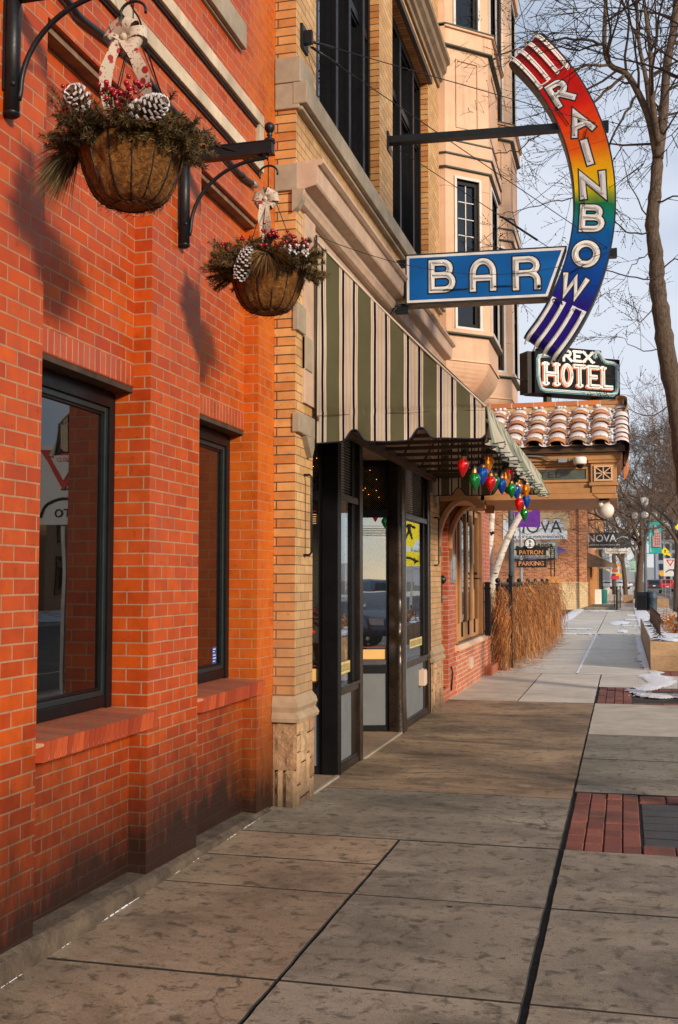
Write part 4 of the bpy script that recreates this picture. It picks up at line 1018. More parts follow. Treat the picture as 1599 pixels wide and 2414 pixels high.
def ribbon_strip(P, w, ext):
    """mitred strip outline of a 2D polyline"""
    closed = hypot(P[0][0]-P[-1][0], P[0][1]-P[-1][1]) < 1e-5
    V = [Vector(p) for p in P]
    Q = [V[0]]
    for p in V[1:]:
        if (p-Q[-1]).length > 1e-5: Q.append(p)
    V = Q
    if closed: V = V[:-1] if (V[0]-V[-1]).length < 1e-5 else V
    n = len(V)
    if not closed:
        V[0] = V[0]-(V[1]-V[0]).normalized()*ext; V[-1] = V[-1]+(V[-1]-V[-2]).normalized()*ext
    L = []; R = []
    for i in range(n):
        a = V[i-1] if (i > 0 or closed) else None; b = V[(i+1) % n] if (i < n-1 or closed) else None
        d0 = (V[i]-a).normalized() if a is not None else None; d1 = (b-V[i]).normalized() if b is not None else None
        if d0 is None: d0 = d1
        if d1 is None: d1 = d0
        n0 = Vector((-d0.y, d0.x)); n1 = Vector((-d1.y, d1.x)); m = n0+n1
        if m.length < .3: m = n0
        m.normalize(); s = min(2.2, 1/max(.3, m.dot(n0)))
        L.append(V[i]+m*w/2*s); R.append(V[i]-m*w/2*s)
    return L, R, closed
def strokes_to(mb, strokes, T, w, y0, mi, ext, th=.0015):
    for k, st in enumerate(strokes):
        P = [T(p) for p in st]; L, R, cl = ribbon_strip(P, w, ext); n = len(L); y = y0-.0004*k
        vs = [(p.x, y, p.y) for p in L]+[(p.x, y, p.y) for p in R]+[(p.x, y0+th, p.y) for p in L]+[(p.x, y0+th, p.y) for p in R]
        fs = []
        for i in range(n if cl else n-1):
            j = (i+1) % n; fs += [(i, j, n+j, n+i), (i, i+2*n, j+2*n, j), (n+i, n+j, 3*n+j, 3*n+i)]
        if not cl: fs += [(0, n, 3*n, 2*n), (n-1, 3*n-1, 4*n-1, 2*n-1)]
        mb.add(vs, fs, mi)
def letter(mb, ch, cx, cz, w, h, ang, sw, y, border=.0145, mi=(0,1), ext=None, dx=0, dz=0, bw=None):
    """placed by centre, rotated ang degrees; white plate over dark outline"""
    g = GL[ch]; a = RAD(ang); iw = w-sw; ih = h-sw
    def T(p):
        x = (p[0]-.5)*iw if ch != 'I' else 0; z = (p[1]-.5)*ih; return (cx+dx+x*cos(a)-z*sin(a), cz+dz+x*sin(a)+z*cos(a))
    e = sw/2 if ext is None else ext
    if bw is None: bw = 2*border
    strokes_to(mb, g, T, sw+bw, y+.002, mi[0], e+bw/2)
    strokes_to(mb, g, T, sw, y, mi[1], e)
    return T, g
def neon(mb, T, g, y, r=.0065, n=6, inset=.0, off=.0):
    for st in g:
        P = [T(p) for p in st]
        Q = [(P[0][0], y+.03, P[0][1])]+[(p[0], y, p[1]) for p in P]+[(P[-1][0], y+.03, P[-1][1])] if hypot(P[0][0]-P[-1][0], P[0][1]-P[-1][1]) > 1e-4 else [(p[0], y, p[1]) for p in P]
        mb.tube(Q, r, n)

# ------------------------------------------------------------------ rainbow shaped bar sign
SA = 3.6
bs = thing('bar_sign', 'rainbow coloured curved blade sign with blue arm and white neon letters', 'sign', (-2.25, 10.72, 0), RAD(SA))
SC_ = (-.2132, 5.334); RO = 2.455; RI = 2.045; A0, A1 = -38.4, 43.3; D = .20
def gradm():
    t = NT('rainbow_enamel'); X, Y, Z = t.sep(t.obj())[0:3]
    a = t.m('ARCTAN2', t.m('SUBTRACT', Z, SC_[1]), t.m('SUBTRACT', X, SC_[0])); a = t.m('MULTIPLY', a, 180/pi)
    nz = t.noise(t.obj(), 5, 4, .6); a = t.m('ADD', a, t.m('MULTIPLY', t.m('SUBTRACT', nz, .5), 3.5))
    u = t.maprange(a, -42, 46)
    def st(deg, c): return ((deg+42)/88, sl_(c))
    c = t.ramp(u, [st(-40, (30,6,112)), st(-27, (34,16,124)), st(-22, (4,54,145)), st(-8, (4,88,160)), st(-5.5, (3,118,125)), st(-1.5, (12,118,72)), st(.8, (150,165,30)), st(3.2, (245,205,6)), st(8.5, (250,176,8)), st(13, (242,100,8)), st(20, (236,66,6)), st(24, (218,30,5)), st(31, (196,14,5)), st(44, (125,8,10))])
    gr = t.ramp(t.noise(t.obj(), 4, 7, .75, .5), [(.3, (.84,.84,.84)), (.62, (1.12,1.12,1.12))])
    t.P(color=t.mix(1., c, gr, 'MULTIPLY'), rough=.45, spec=.15); return t.mat
GRAD = gradm()
def archseg(m, r0, r1, a0, a1, y0, y1, mi, n=64):
    vs = []
    for i in range(n+1):
        a = RAD(a0+(a1-a0)*i/n)
        for (r, y) in ((r0,y0),(r1,y0),(r1,y1),(r0,y1)): vs.append((SC_[0]+r*cos(a), y, SC_[1]+r*sin(a)))
    fs = [(i*4+k, i*4+(k+1) % 4, i*4+4+(k+1) % 4, i*4+4+k) for i in range(n) for k in range(4)]+[(0,1,2,3), tuple(4*n+k for k in (3,2,1,0))]
    m.add(vs, fs, mi)
m = MB(); archseg(m, RI, RO, A0, A1, .0, D, 0); m.build('arch_box', [plain('black_sheet_metal', (.016,.015,.017), .45, var=.4, bump=.1)], bs, local=True)
m = MB(); archseg(m, RI+.016, RO-.016, A0+.3, A1-.3, -.004, 0.0, 0); archseg(m, RI+.016, RO-.016, A0+.3, A1-.3, D, D+.004, 0); afo = m.build('rainbow_face', [GRAD], bs, local=True)
m = MB()   # rounded ends of the cabinet
for ang in (A0, A1):
    a = RAD(ang); ct = Vector((cos(a), 0, sin(a))); tg = Vector((-sin(a), 0, cos(a)))*(1 if ang > 0 else -1)
    n = 10
    for (rr0, rr1, mi) in ((RI+.016, RO-.016, 0),):
        vs = []
        for i in range(n+1):
            b = pi*i/n; off = Vector((0, D/2-(D/2+.004)*cos(b), 0))+tg*(.085*sin(b))
            for r in (rr0, rr1): vs.append(Vector((SC_[0], 0, SC_[1]))+ct*r+off)
        m.add(vs, [(2*i, 2*i+1, 2*i+3, 2*i+2) for i in range(n)], mi, True)
        for r in (RI+.0, RO-.016):
            vs = []
            for i in range(n+1):
                b = pi*i/n; off = Vector((0, D/2-(D/2+.002)*cos(b), 0))+tg*(.09*sin(b))
                for dr in (0, .016): vs.append(Vector((SC_[0], 0, SC_[1]))+ct*(r+dr)+off)
            m.add(vs, [(2*i, 2*i+1, 2*i+3, 2*i+2) for i in range(n)]+[tuple(range(0, 2*n+2, 2)), tuple(range(1, 2*n+3, 2))], 1)
m.build('cabinet_end', [GRAD, BLACK], bs, local=True)
for aa, r0, r1 in ((13.6, RI+.018, RO-.018), (-21.5, RI+.018, RO-.018)):
    m = MB(); archseg(m, r0, r1, aa-.03, aa+.03, -.0052, -.0042, 0, 2); m.build('panel_seam', BLACK, bs, local=True)
# white stripes and hairpin tubes at both ends
m = MB(); tb = MB(); ins = MB()
def pol(r, adeg, y): a = RAD(adeg); return Vector((SC_[0]+r*cos(a), y, SC_[1]+r*sin(a)))
for top in (1, 0):
    aend = A1 if top else A0; sgn = 1 if top else -1; 
    tb = MB()
    rr = [RI+.042+k*((RO-RI-.084)/3) for k in range(4)]
    for k, r in enumerate(rr):
        L = (10.2 if top else 11.)  if k in (0, 3) or not top else 9.6
        if not top: L = 10.8-.0*k
        vs = []; n = 16; w = .040; a0 = aend-sgn*L
        for i in range(n+1):
            a = a0+(aend-a0)*i/n
            for q in (-w/2, w/2): vs.append(pol(r+q, a, -.0065))
        a = RAD(aend); tg = Vector((-sin(a), 0, cos(a)))*sgn; ct = Vector((cos(a), 0, sin(a)))
        for i in range(1, 9):
            b = pi*i/9; off = Vector((0, D/2-(D/2+.0065)*cos(b), 0))+tg*(.089*sin(b))
            for q in (-w/2, w/2): vs.append(Vector((SC_[0], 0, SC_[1]))+ct*(r+q)+off)
        N = len(vs)//2
        m = MB(); m.add(vs, [(2*i, 2*i+1, 2*i+3, 2*i+2) for i in range(N-1)]); m.build('white_stripe', WHITEP, bs, local=True)
        # tube along the stripe, wrapping round the end
        P = [pol(r, a0+sgn*1.2, -.035)]+[pol(r, a0+sgn*1.2+(aend-a0-sgn*1.2)*i/8, -.035) for i in range(1, 9)]
        for i in range(1, 7):
            b = pi*i/9; P.append(Vector((SC_[0], 0, SC_[1]))+ct*r+Vector((0, D/2-(D/2+.035)*cos(b), 0))+tg*(.125*sin(b)))
        tb.tube(P, .0075, 8)
        ins.ball(pol(r, a0+sgn*2.4, -.022), .009, 6); ins.ball(pol(r, a0+sgn*7.5, -.022), .009, 6)
        if (k % 2 == 0 and top) or (k == 2 and not top):
            r2 = rr[k+1]; aa = a0+sgn*1.2
            tb.tube([pol(r, aa, -.035), pol(r+.005, aa-sgn*.55, -.035), pol(r+.02, aa-sgn*.8, -.035), pol(r2-.02, aa-sgn*.8, -.035), pol(r2-.005, aa-sgn*.55, -.035), pol(r2, aa, -.035)], .0075, 8)
        if k == 0 and not top:
            r2 = rr[1]; aa = a0+sgn*1.2; ins.tube([pol(r, aa, -.035), pol(r+.01, aa-sgn*.6, -.035), pol(r2-.02, aa-sgn*.7, -.035), pol(r2, aa, -.035)], .008, 8)
    tb.build('end_tubes', NEON, bs, local=True)
# arm of the sign
m = MB(); bx0, bx1t, bx1b, bz0, bz1 = .166, 1.765, 1.585, 4.362, 4.874
m.prism([(bx0,bz0),(bx1b,bz0),(bx1t,bz1),(bx0,bz1)], .0, D, 'y')
m.build('arm_box', [plain('black_arm_metal', (.018,.016,.017), .45, var=.4, bump=.1)], bs, local=True)
m = MB(); m.quad((bx0,.002,bz0-.002),(bx1b-.02,.002,bz0-.002),(bx1b-.02,D-.004,bz0-.002),(bx0,D-.004,bz0-.002)); m.build('arm_underside', plain('bare_sheet_metal', (.20,.135,.10), .5, var=.4, vscale=8), bs, local=True)
m = MB()
def offp(k):
    return [(bx0+k, bz0+k), (bx1b-k*.75-.0, bz0+k), (bx1t-k*1.25, bz1-k), (bx0+k, bz1-k)]
m.prism(offp(.016), -.003, 0.0, 'y', 1); m.prism(offp(.042), -.005, -.003, 'y', 0)
m.build('arm_face', [BLUEP, WHITEP], bs, local=True)
TG = []
def plate(*a):
    q = MB(); r_ = letter(q, *a); q.build('enamel_letter', [BLACK, WHITEP], bs, local=True); return r_
TG.append(plate('B', .540, 4.634, .272, .332, 0, .058, -.009)); TG.append(plate('A', .944, 4.627, .258, .332, 0, .058, -.009)); TG.append(plate('R', 1.372, 4.621, .268, .335, 0, .058, -.009))
for ch, x, z, w_, h_, an, sw_ in (('r', 1.722, 6.419, .215, .265, 29, .056), ('a', 1.898, 6.103, .235, .255, 22.5, .053), ('I', 1.970, 5.795, .07, .262, 14.5, .066), ('N', 2.020, 5.461, .255, .262, 3, .062),
                        ('B', 2.012, 5.131, .245, .268, -4, .056), ('O', 1.945, 4.780, .268, .268, 0, .062), ('W', 1.818, 4.462, .255, .225, -19.5, .047)):
    TG.append(plate(ch, x, z, w_, h_, an, sw_, -.008))
for T, g_ in TG:
    tb = MB(); neon(tb, T, g_, -.024, .0060, 6); tb.build('neon_tube', NEON, bs, local=True)
    for st in g_:
        p = T(st[0]); ins.ball((p[0], -.014, p[1]), .0075, 6)
        q = T(st[len(st)//2]); ins.tube([(q[0], -.01, q[1]), (q[0], -.022, q[1])], .003, 5)
def LN(a, b, r=.0055): q = MB(); q.tube([(a[0], -.022, a[1]), (b[0], -.022, b[1])], r, 6); q.build('tube_link', BLACK, bs, local=True)
LN((.55,4.487),(.80,4.492)); LN((1.05,4.50),(1.24,4.50)); LN((1.68,6.27),(1.80,6.08)); LN((1.97,6.02),(1.945,5.93)); LN((1.935,5.335),(1.935,5.255)); LN((1.93,4.67),(1.80,4.60))
ins.ball((1.505-.015,-.02,4.478), .018, 8)
ins.build('tube_insulators', BLACK, bs, local=True)
# brackets
m = MB()
m.box(-.0, 1.72, .05, .15, 6.066, 6.136); m.box(-.03, .0, .0, .2, 5.98, 6.17); m.build('bracket_arm', BLACK, bs, local=True); m = MB(); m.box(-.03, .166, .06, .14, 4.775, 4.84); m.box(-.03, .0, .02, .18, 4.70, 4.92)
m.build('mounting_bracket', BLACK, bs, local=True)
for q in ((2.05, 2.185, .06, .14, 6.03, 6.13), (2.15, 2.245, .05, .15, 4.76, 4.84), (.05, .19, .03, .15, 4.30, 4.361)): m = MB(); m.box(*q); m.build('end_bracket', BLACK, bs, local=True)
m = MB()
m = MB(); m.tube(wiggle([(.17, .1, 4.38), (.08, .05, 4.36), (.02, .02, 4.27), (.0, .02, 4.20)], 5), .016, 8); m.build('power_conduit', BLACK, bs, local=True)
# guy wires
Rz = Matrix.Rotation(RAD(SA), 4, 'Z')
def SW(x, y, z): return Vector((-2.25, 10.72, 0))+Rz @ Vector((x, y, z))
def guy(name, a, b, lab, r=.004, sag=0, turn=None):
    m = MB(); a = Vector(a); b = Vector(b)
    P = [a.lerp(b, i/16)-Vector((0,0,sag*4*(i/16)*(1-i/16))) for i in range(17)]
    m.tube(P, r, 5)
    if turn:
        p = a.lerp(b, turn[0]); q = a.lerp(b, turn[1]); m.tube([p, q], .011, 8); m.lathe([(.012,-.004),(.018,0),(.012,.004)], p, 8)
    m.build(name, BLACK, label=lab, cat='cable', group='guy wires of the rainbow sign')
guy('guy_wire', (-2.26, 7.70, 5.65), SW(2.13, .1, 6.10), 'upper guy wire running from the wall plate to the top bracket of the sign', turn=(.015, .075))
guy('guy_wire', (-2.26, 7.70, 5.63), SW(2.23, .1, 4.80), 'middle guy wire running from the wall plate down to the lower outer bracket', turn=(.02, .09))
guy('guy_wire', SW(0, .1, 6.07), SW(1.61, .1, 4.88), 'short wire from the bracket arm down to the blue arm with a turnbuckle', turn=(.70, .92))
guy('guy_wire', (-2.22, 7.95, 4.22), SW(2.23, -.02, 4.82), 'thin wire sagging across the front of the blue arm', r=.003, sag=.28)
guy('guy_wire', SW(1.60, .1, 6.12), (-1.9, 14.6, 12.5), 'wire climbing from the bracket arm to the top of the peach bay', r=.004)
guy('guy_wire', SW(.75, .1, 4.87), SW(1.95, .3, 5.82), 'thin wire rising diagonally behind the sign from its blue arm', r=.003)
m = MB(); m.box(-2.275, -2.25, 7.62, 7.78, 5.56, 5.74); m.box(-2.252, -2.19, 7.66, 7.70, 5.60, 5.70); m.build('wall_plate', BLACK, label='black iron wall plate holding the guy wires beside the tall window', cat='bracket')
# ------------------------------------------------------------------ hanging baskets and their brackets
def basket_bracket(y, lab):
    b = thing('wall_bracket', lab, 'bracket', (RW, y, 3.5), 0, 'black iron basket brackets on the brick wall')
    m = MB(); m.tube([(RW+.03, y, 3.50), (RW+.03, y, 4.14)], .032, 14); m.lathe([(.0005,-.012),(.02,-.01),(.034,0),(.034,.01)], (RW+.03, y, 3.50), 14); m.box(RW-.0, RW+.012, y-.03, y+.03, 3.6, 4.0); m.ball((RW+.05, y-.026, 3.62), .012, 8); m.build('post', BLACK, b)
    m = MB(); m.box(RW+.05, -1.865, y-.03, y+.03, 3.985, 3.992); m.box(RW+.05, -1.865, y-.03, y+.03, 4.053, 4.060); m.box(RW+.05, -1.87, y-.027, y+.027, 3.992, 4.053); m.build('arm', BLACK, b)
    m = MB(); pts = []
    for k in range(17):
        a = pi/2*k/16; pts.append((RW+.07+.42*sin(a)**1.0*1.0, y, 3.60+.365*(1-cos(a))**.62 if k else 3.60))
    pts = [(RW+.07+.43*(1-cos(RAD(90)*k/16)), y, 3.60+.365*sin(RAD(90)*k/16)) for k in range(17)]
    pts = [(RW+.062, y, 3.56)]+pts+[(-1.90, y, 3.975)]
    m.tube(wiggle(pts, 2), .011, 8); m.build('brace', BLACK, b)
    m = MB(); m.lathe([(.03,0),(.03,.012),(.012,.02),(.012,.03),(.018,.036),(.010,.045),(.018,.052),(.028,.07),(.030,.082),(.026,.097),(.012,.108),(.0005,.11)], (-1.89, y, 4.06), 16); m.build('finial', BLACK, b)
    m = MB(); m.tube([(-1.90, y, 3.985), (-1.90, y, 3.95)], .004, 6); m.build('hook', BLACK, b)
    return b
basket_bracket(3.92, 'black iron bracket at the left edge of the picture holding the nearest basket')
basket_bracket(5.75, 'black iron bracket with ball finial holding the farther basket')

def needles(m, p, d, L, n, nl, r, mi=0, w=.0016, spread=.9):
    """a sprig: stem with needles all round"""
    d = Vector(d).normalized(); p = Vector(p); a = d.cross(Vector((.3,.2,1))).normalized(); b = d.cross(a)
    droop = Vector((0,0,-1))
    m.tube([p, p+d*L*.5, p+d*L+droop*L*.06], [.003, .0025, .0015], 4, mi, cap=False)
    for k in range(n):
        t = r.random(); q = p+d*L*t; an = r.uniform(0, 2*pi); o = (a*cos(an)+b*sin(an)); e = (o*spread+d*r.uniform(.25, .9)).normalized(); s = e.cross(Vector((r.uniform(-1,1), r.uniform(-1,1), r.uniform(-1,1)))).normalized()*w
        l = nl*r.uniform(.7, 1.2); m.add([q-s, q+s, q+e*l], [(0,1,2)], mi)
def cone(m, c, ax, L, R, r, frost=.32):
    c = Vector(c); ax = Vector(ax).normalized(); a = ax.cross(Vector((.1,.9,.3))).normalized(); b = ax.cross(a)
    m.tube([c-ax*L*.5, c, c+ax*L*.5], [R*.35, R*.5, R*.25], 8, 0)
    N = int(L/.0022)
    for k in range(N):
        t = k/N; an = k*2.39996; rad = R*(sin(pi*(t*.85+.12))**.6); q = c+ax*L*(t-.5); o = a*cos(an)+b*sin(an); tg = -a*sin(an)+b*cos(an)
        e = (o+ax*(.35 if t > .4 else .1)).normalized(); w = .0075*(R/.035); base = q+o*rad*.35; tip = q+e*rad*1.08
        u = ax*.0022
        m.add([base-tg*w*.5-u, base+tg*w*.5-u, tip+tg*w-u, tip-tg*w-u, base-tg*w*.4+u, base+tg*w*.4+u, tip+tg*w*.9+u*1.6, tip-tg*w*.9+u*1.6], [(0,1,2,3),(4,5,6,7),(0,3,7,4),(1,2,6,5)], 0)
        tp = base.lerp(tip, 1-frost*.45)
        m.add([tp-tg*w*1.0-u*1.6, tp+tg*w*1.0-u*1.6, tip+e*.003+tg*w*1.0-u*1.6, tip+e*.003-tg*w*1.0-u*1.6, tp-tg*w+u*2.2, tp+tg*w+u*2.2, tip+e*.003+tg*w+u*2.2, tip+e*.003-tg*w+u*2.2], [(0,1,2,3),(4,5,6,7),(2,3,7,6),(0,3,7,4),(1,2,6,5)], 1)
def berries(m, c, r, n, spread, R=.0105):
    c = Vector(c)
    for k in range(n):
        p = c+Vector((r.gauss(0,1), r.gauss(0,1), abs(r.gauss(0,1))*.8+.1))*spread
        m.ball(p, R*r.uniform(.8, 1.1), 8, 0); m.tube([c-Vector((0,0,.03)), p], .0012, 4, 1, cap=False)
def band(m, P, w, side, mi=0, tw=0):
    """ribbon along a path, side vector gives its width direction"""
    vs = []; n = len(P)
    for i, p in enumerate(P):
        a = tw*i/(n-1); s = Vector(side[i] if isinstance(side, list) else side).normalized(); d = (Vector(P[min(i+1,n-1)])-Vector(P[max(i-1,0)])).normalized()
        s = (s*cos(a)+d.cross(s)*sin(a)); ww = w*(1+.12*sin(i*1.3))
        vs += [Vector(p)-s*ww/2, Vector(p)+s*ww/2]
    m.add(vs, [(2*i, 2*i+1, 2*i+3, 2*i+2) for i in range(n-1)], mi, True)
def bow(m, c, r, R=.085, w=.05, tails=((-.07,-.30),(.05,-.32))):
    c = Vector(c)
    for (ax, az, k) in ((-1,.35,1.), (1,.15,1.), (-.5,.95,.9), (.45,.9,.9), (-.75,-.45,.85), (.9,-.5,.8), (.1,-.8,.7)):
        d = Vector((ax, r.uniform(-.45,.25), az)).normalized(); s = d.cross(Vector((r.uniform(-.5,.5), -.9, r.uniform(-.3,.3)))).normalized(); P = []; o = d.cross(s)
        for i in range(13):
            a = 2*pi*i/12; P.append(c+d*R*k*(1-cos(a))*.5*1.15+o*R*.42*k*sin(a))
        band(m, P, w, o.cross(d)*1.0)
    for (tx, tz) in tails:
        P = []
        for i in range(15):
            t = i/14; P.append(c+Vector((tx*sin(t*pi*.75)*1.25, -.02-.025*sin(t*5), tz*t)))
        band(m, P, w*1.05, (1, .35, .1), tw=.9*(1 if tx > 0 else -1))
    m.ball(c+Vector((0,-.02,0)), .02, 8, 0)
def basket(c, seed, lab, layout):
    r = random.Random(seed); X, Y, Z = c
    t = thing('hanging_basket', lab, 'hanging basket', (X, Y, Z), 0, 'winter hanging baskets along the brick wall')
    R = .205; H = .235
    prof = [(R*1.0, 0), (R*.985, -.05), (R*.92, -.10), (R*.83, -.15), (R*.71, -.195), (R*.56, -.226), (R*.32, -.239), (.001, -.24)]
    n = 96; vs = []; M_ = 26
    for i in range(M_+1):
        s = i/M_*(len(prof)-1); k = min(int(s), len(prof)-2); f = s-k; rr = prof[k][0]*(1-f)+prof[k+1][0]*f; zz = prof[k][1]*(1-f)+prof[k+1][1]*f
        for j in range(n):
            a = 2*pi*j/n; d = .010*MN.fractal(Vector((cos(a)*4, sin(a)*4, zz*14+seed)), 1., 2., 4)-.011*max(0, 1-abs(((a*14/(2*pi)) % 1)-.5)*-1*0-abs(((a*14/(2*pi)+.5) % 1)-.5)*9)
            vs.append(((rr+d)*cos(a)+X, (rr+d)*sin(a)+Y, zz+Z))
    m = MB(); m.add(vs, [(i*n+j, i*n+(j+1) % n, (i+1)*n+(j+1) % n, (i+1)*n+j) for i in range(M_) for j in range(n)], 0, True)
    m.lathe([(.001,-.02),(R*.97,-.02)], (X,Y,Z), 24, 1)
    for k in range(900):   # loose fibres
        a = r.uniform(0, 2*pi); s = r.uniform(0, 6.2); q = min(int(s), 6); f = s-q; rr = prof[q][0]*(1-f)+prof[q+1][0]*f; zz = prof[q][1]*(1-f)+prof[q+1][1]*f
        p = Vector((X+rr*cos(a), Y+rr*sin(a), Z+zz)); o = Vector((cos(a), sin(a), -.3)); tg = Vector((-sin(a), cos(a), r.uniform(-1,1))).normalized(); l = r.uniform(.015, .05)
        m.tube([p, p+tg*l*.5+o*r.uniform(.002,.012), p+tg*l+o*r.uniform(-.002,.008)], .0006, 3, 0, cap=False)
    m.build('coir_liner', [COIR, MULCH], t)
    m = MB()
    for k in range(14):
        a = 2*pi*(k+.5)/14; m.tube([(X+(q[0]+.001)*cos(a), Y+(q[0]+.001)*sin(a), Z+q[1]) for q in prof[:-1]], .0035, 5)
    for (q, rr) in ((0, .0045), (6, .004)): m.tube([(X+(prof[q][0]+.004)*cos(2*pi*j/32), Y+(prof[q][0]+.004)*sin(2*pi*j/32), Z+prof[q][1]) for j in range(32)], rr, 6, closed=True)
    m.build('wire_frame', BLACK, t)
    m = MB(); top = (X, Y, 3.90)
    for k in range(3):
        a = 2*pi*k/3+.6; m.tube([(X+R*cos(a), Y+R*sin(a), Z+.01), (X+.01*cos(a), Y+.01*sin(a), Z+.48)], .0025, 5)
    m.tube([(X, Y, Z+.47), (X, Y, 3.95)], .003, 6)
    m.tube([(X+.055*cos(a_), Y, Z+.555+.045*sin(a_)) for a_ in [pi*q/12-.25 for q in range(16)]], .006, 6)
    m.build('hanger', BLACK, t)
    fo = MB()
    for k in range(layout['n']):
        a = r.uniform(0, 2*pi); rad = r.uniform(.02, R*1.02); p = Vector((X+rad*cos(a), Y+rad*sin(a), Z+r.uniform(-.01, .05)))
        d = Vector((cos(a)*r.uniform(.5,1.2), sin(a)*r.uniform(.5,1.2), r.uniform(-.15, .9)))
        needles(fo, p, d, r.uniform(.07, .17), 110, .026, r, 0, w=.0020)
    for k in range(70):   # bushy fringe hanging over the rim
        a = 2*pi*k/70+r.uniform(-.05,.05); rad = R*r.uniform(.8, 1.02)
        needles(fo, (X+rad*cos(a), Y+rad*sin(a), Z+r.uniform(.0, .035)), (cos(a), sin(a), r.uniform(-.55, .7)), r.uniform(.05, .12)*(1+.5*abs(cos(a))), 120, .026, r, 0, w=.0022)
    for k in range(46):   # sprays drooping over the front
        a = -pi/2+r.uniform(-1.5, 1.5); needles(fo, (X+R*.95*cos(a), Y+R*.95*sin(a), Z+r.uniform(.0, .03)), (cos(a)*.6, sin(a)*.5, r.uniform(-1.4, -.4)), r.uniform(.05, .10), 120, .024, r, 0, w=.0022)
    for k in range(75):   # mound of greenery
        a = r.uniform(0, 2*pi); q = r.random()**.5*R*.9; needles(fo, (X+q*cos(a), Y+q*sin(a), Z+r.uniform(.0, .05)), (cos(a)*.7, sin(a)*.7, r.uniform(.5, 1.4)), r.uniform(.07, .13), 110, .026, r, 0, w=.0022)
    for (ox, oy, oz, dx, dy, dz, L, cnt) in layout['sprigs']:
        for k in range(cnt):
            needles(fo, (X+ox+r.uniform(-.02,.02), Y+oy+r.uniform(-.03,.03), Z+oz), (dx+r.uniform(-.25,.25), dy+r.uniform(-.3,.3), dz+r.uniform(-.25,.25)), L*r.uniform(.7,1.1), 150, .024, r, 0)
    fo.build('evergreen_sprigs', [NEEDLE], t)
    if layout.get('pine'):
        m = MB()
        for (ox, oy, oz, dx, dy, dz, L, cnt, col) in layout['pine']:
            for k in range(cnt):
                p = Vector((X+ox, Y+oy, Z+oz)); d = Vector((dx+r.gauss(0,.32), dy+r.gauss(0,.3), dz+r.gauss(0,.32))).normalized(); s = d.cross(Vector((r.random(), r.random(), r.random()))).normalized()*.0011; l = L*r.uniform(.6, 1.1)
                q0 = p+d*l*.0; q1 = p+d*l*.55+Vector((0,0,-.03*l)); q2 = p+d*l+Vector((0,0,-.25*l)); m.add([q0-s, q0+s, q1+s, q1-s, q2], [(0,1,2,3),(3,2,4)], col)
        m.build('long_needles', [PNEEDLE, GOLDN], t)
    for (ox, oy, oz, n_, sp) in layout['berries']:
        m = MB(); berries(m, (X+ox, Y+oy, Z+oz), r, n_, sp); m.build('berry_spray', [BERRY, BLACK], t)
    for (ox, oy, oz, ax, L, RR_) in layout['cones']:
        m = MB(); cone(m, (X+ox, Y+oy, Z+oz), ax, L, RR_, r); m.build('pine_cone', [CONEB, FROST], t)
    for (ox, oz, r_) in layout.get('snow', []):
        m = MB()
        for k in range(50): m.ball((X+ox+r.gauss(0, r_), Y-.13+r.gauss(0,.03), Z+oz+r.gauss(0, r_*.5)), r.uniform(.003,.008), 6)
        m.build('frost_flock', FROST, t)
    m = MB(); bow(m, (X+layout['bow'][0], Y-.03, Z+layout['bow'][1]), r, *layout['bow'][2:]); m.build('ribbon_bow', RIBBON, t)
    return t
basket((-1.868, 3.93, 3.315), 4, 'nearest hanging basket with large cream ribbon bow, frosted cones and long pine needles', dict(n=90,
    sprigs=[(-.19,-.05,.02,-.5,-.1,1.0,.22,7), (-.14,.0,.06,-.15,0,1,.18,5), (-.2,-.05,.0,-1,-.2,.3,.16,9), (.17,-.03,.0,1,-.2,-.1,.13,10), (.19,0,-.02,.7,-.2,-.5,.12,8), (-.24,-.06,.14,-.4,0,1,.12,4), (-.12,-.19,.01,-.2,-1,.05,.10,10), (.1,-.18,.0,.2,-1,-.05,.10,8)],
    pine=[(-.20,-.06,.0,-.9,-.2,-.75,.22,300,0), (-.22,-.02,-.01,-.75,-.2,-.95,.23,240,0), (-.18,-.04,.03,-1.,-.1,-.05,.17,110,0), (.19,-.06,.02,1,-.2,.15,.13,90,0)],
    berries=[(.0,-.18,.13,26,.026), (.06,-.19,.10,26,.028), (.10,-.17,.16,12,.026), (-.21,-.09,.20,11,.020), (-.18,-.12,.11,8,.02), (.03,-.20,.05,14,.026)],
    cones=[(.155,-.20,.050,(1,-.25,.22),.175,.048), (-.135,-.19,.135,(-.15,-1,.35),.09,.044)], bow=(-.015,.43,.080,.050,((-.060,-.33),(.080,-.36)))))
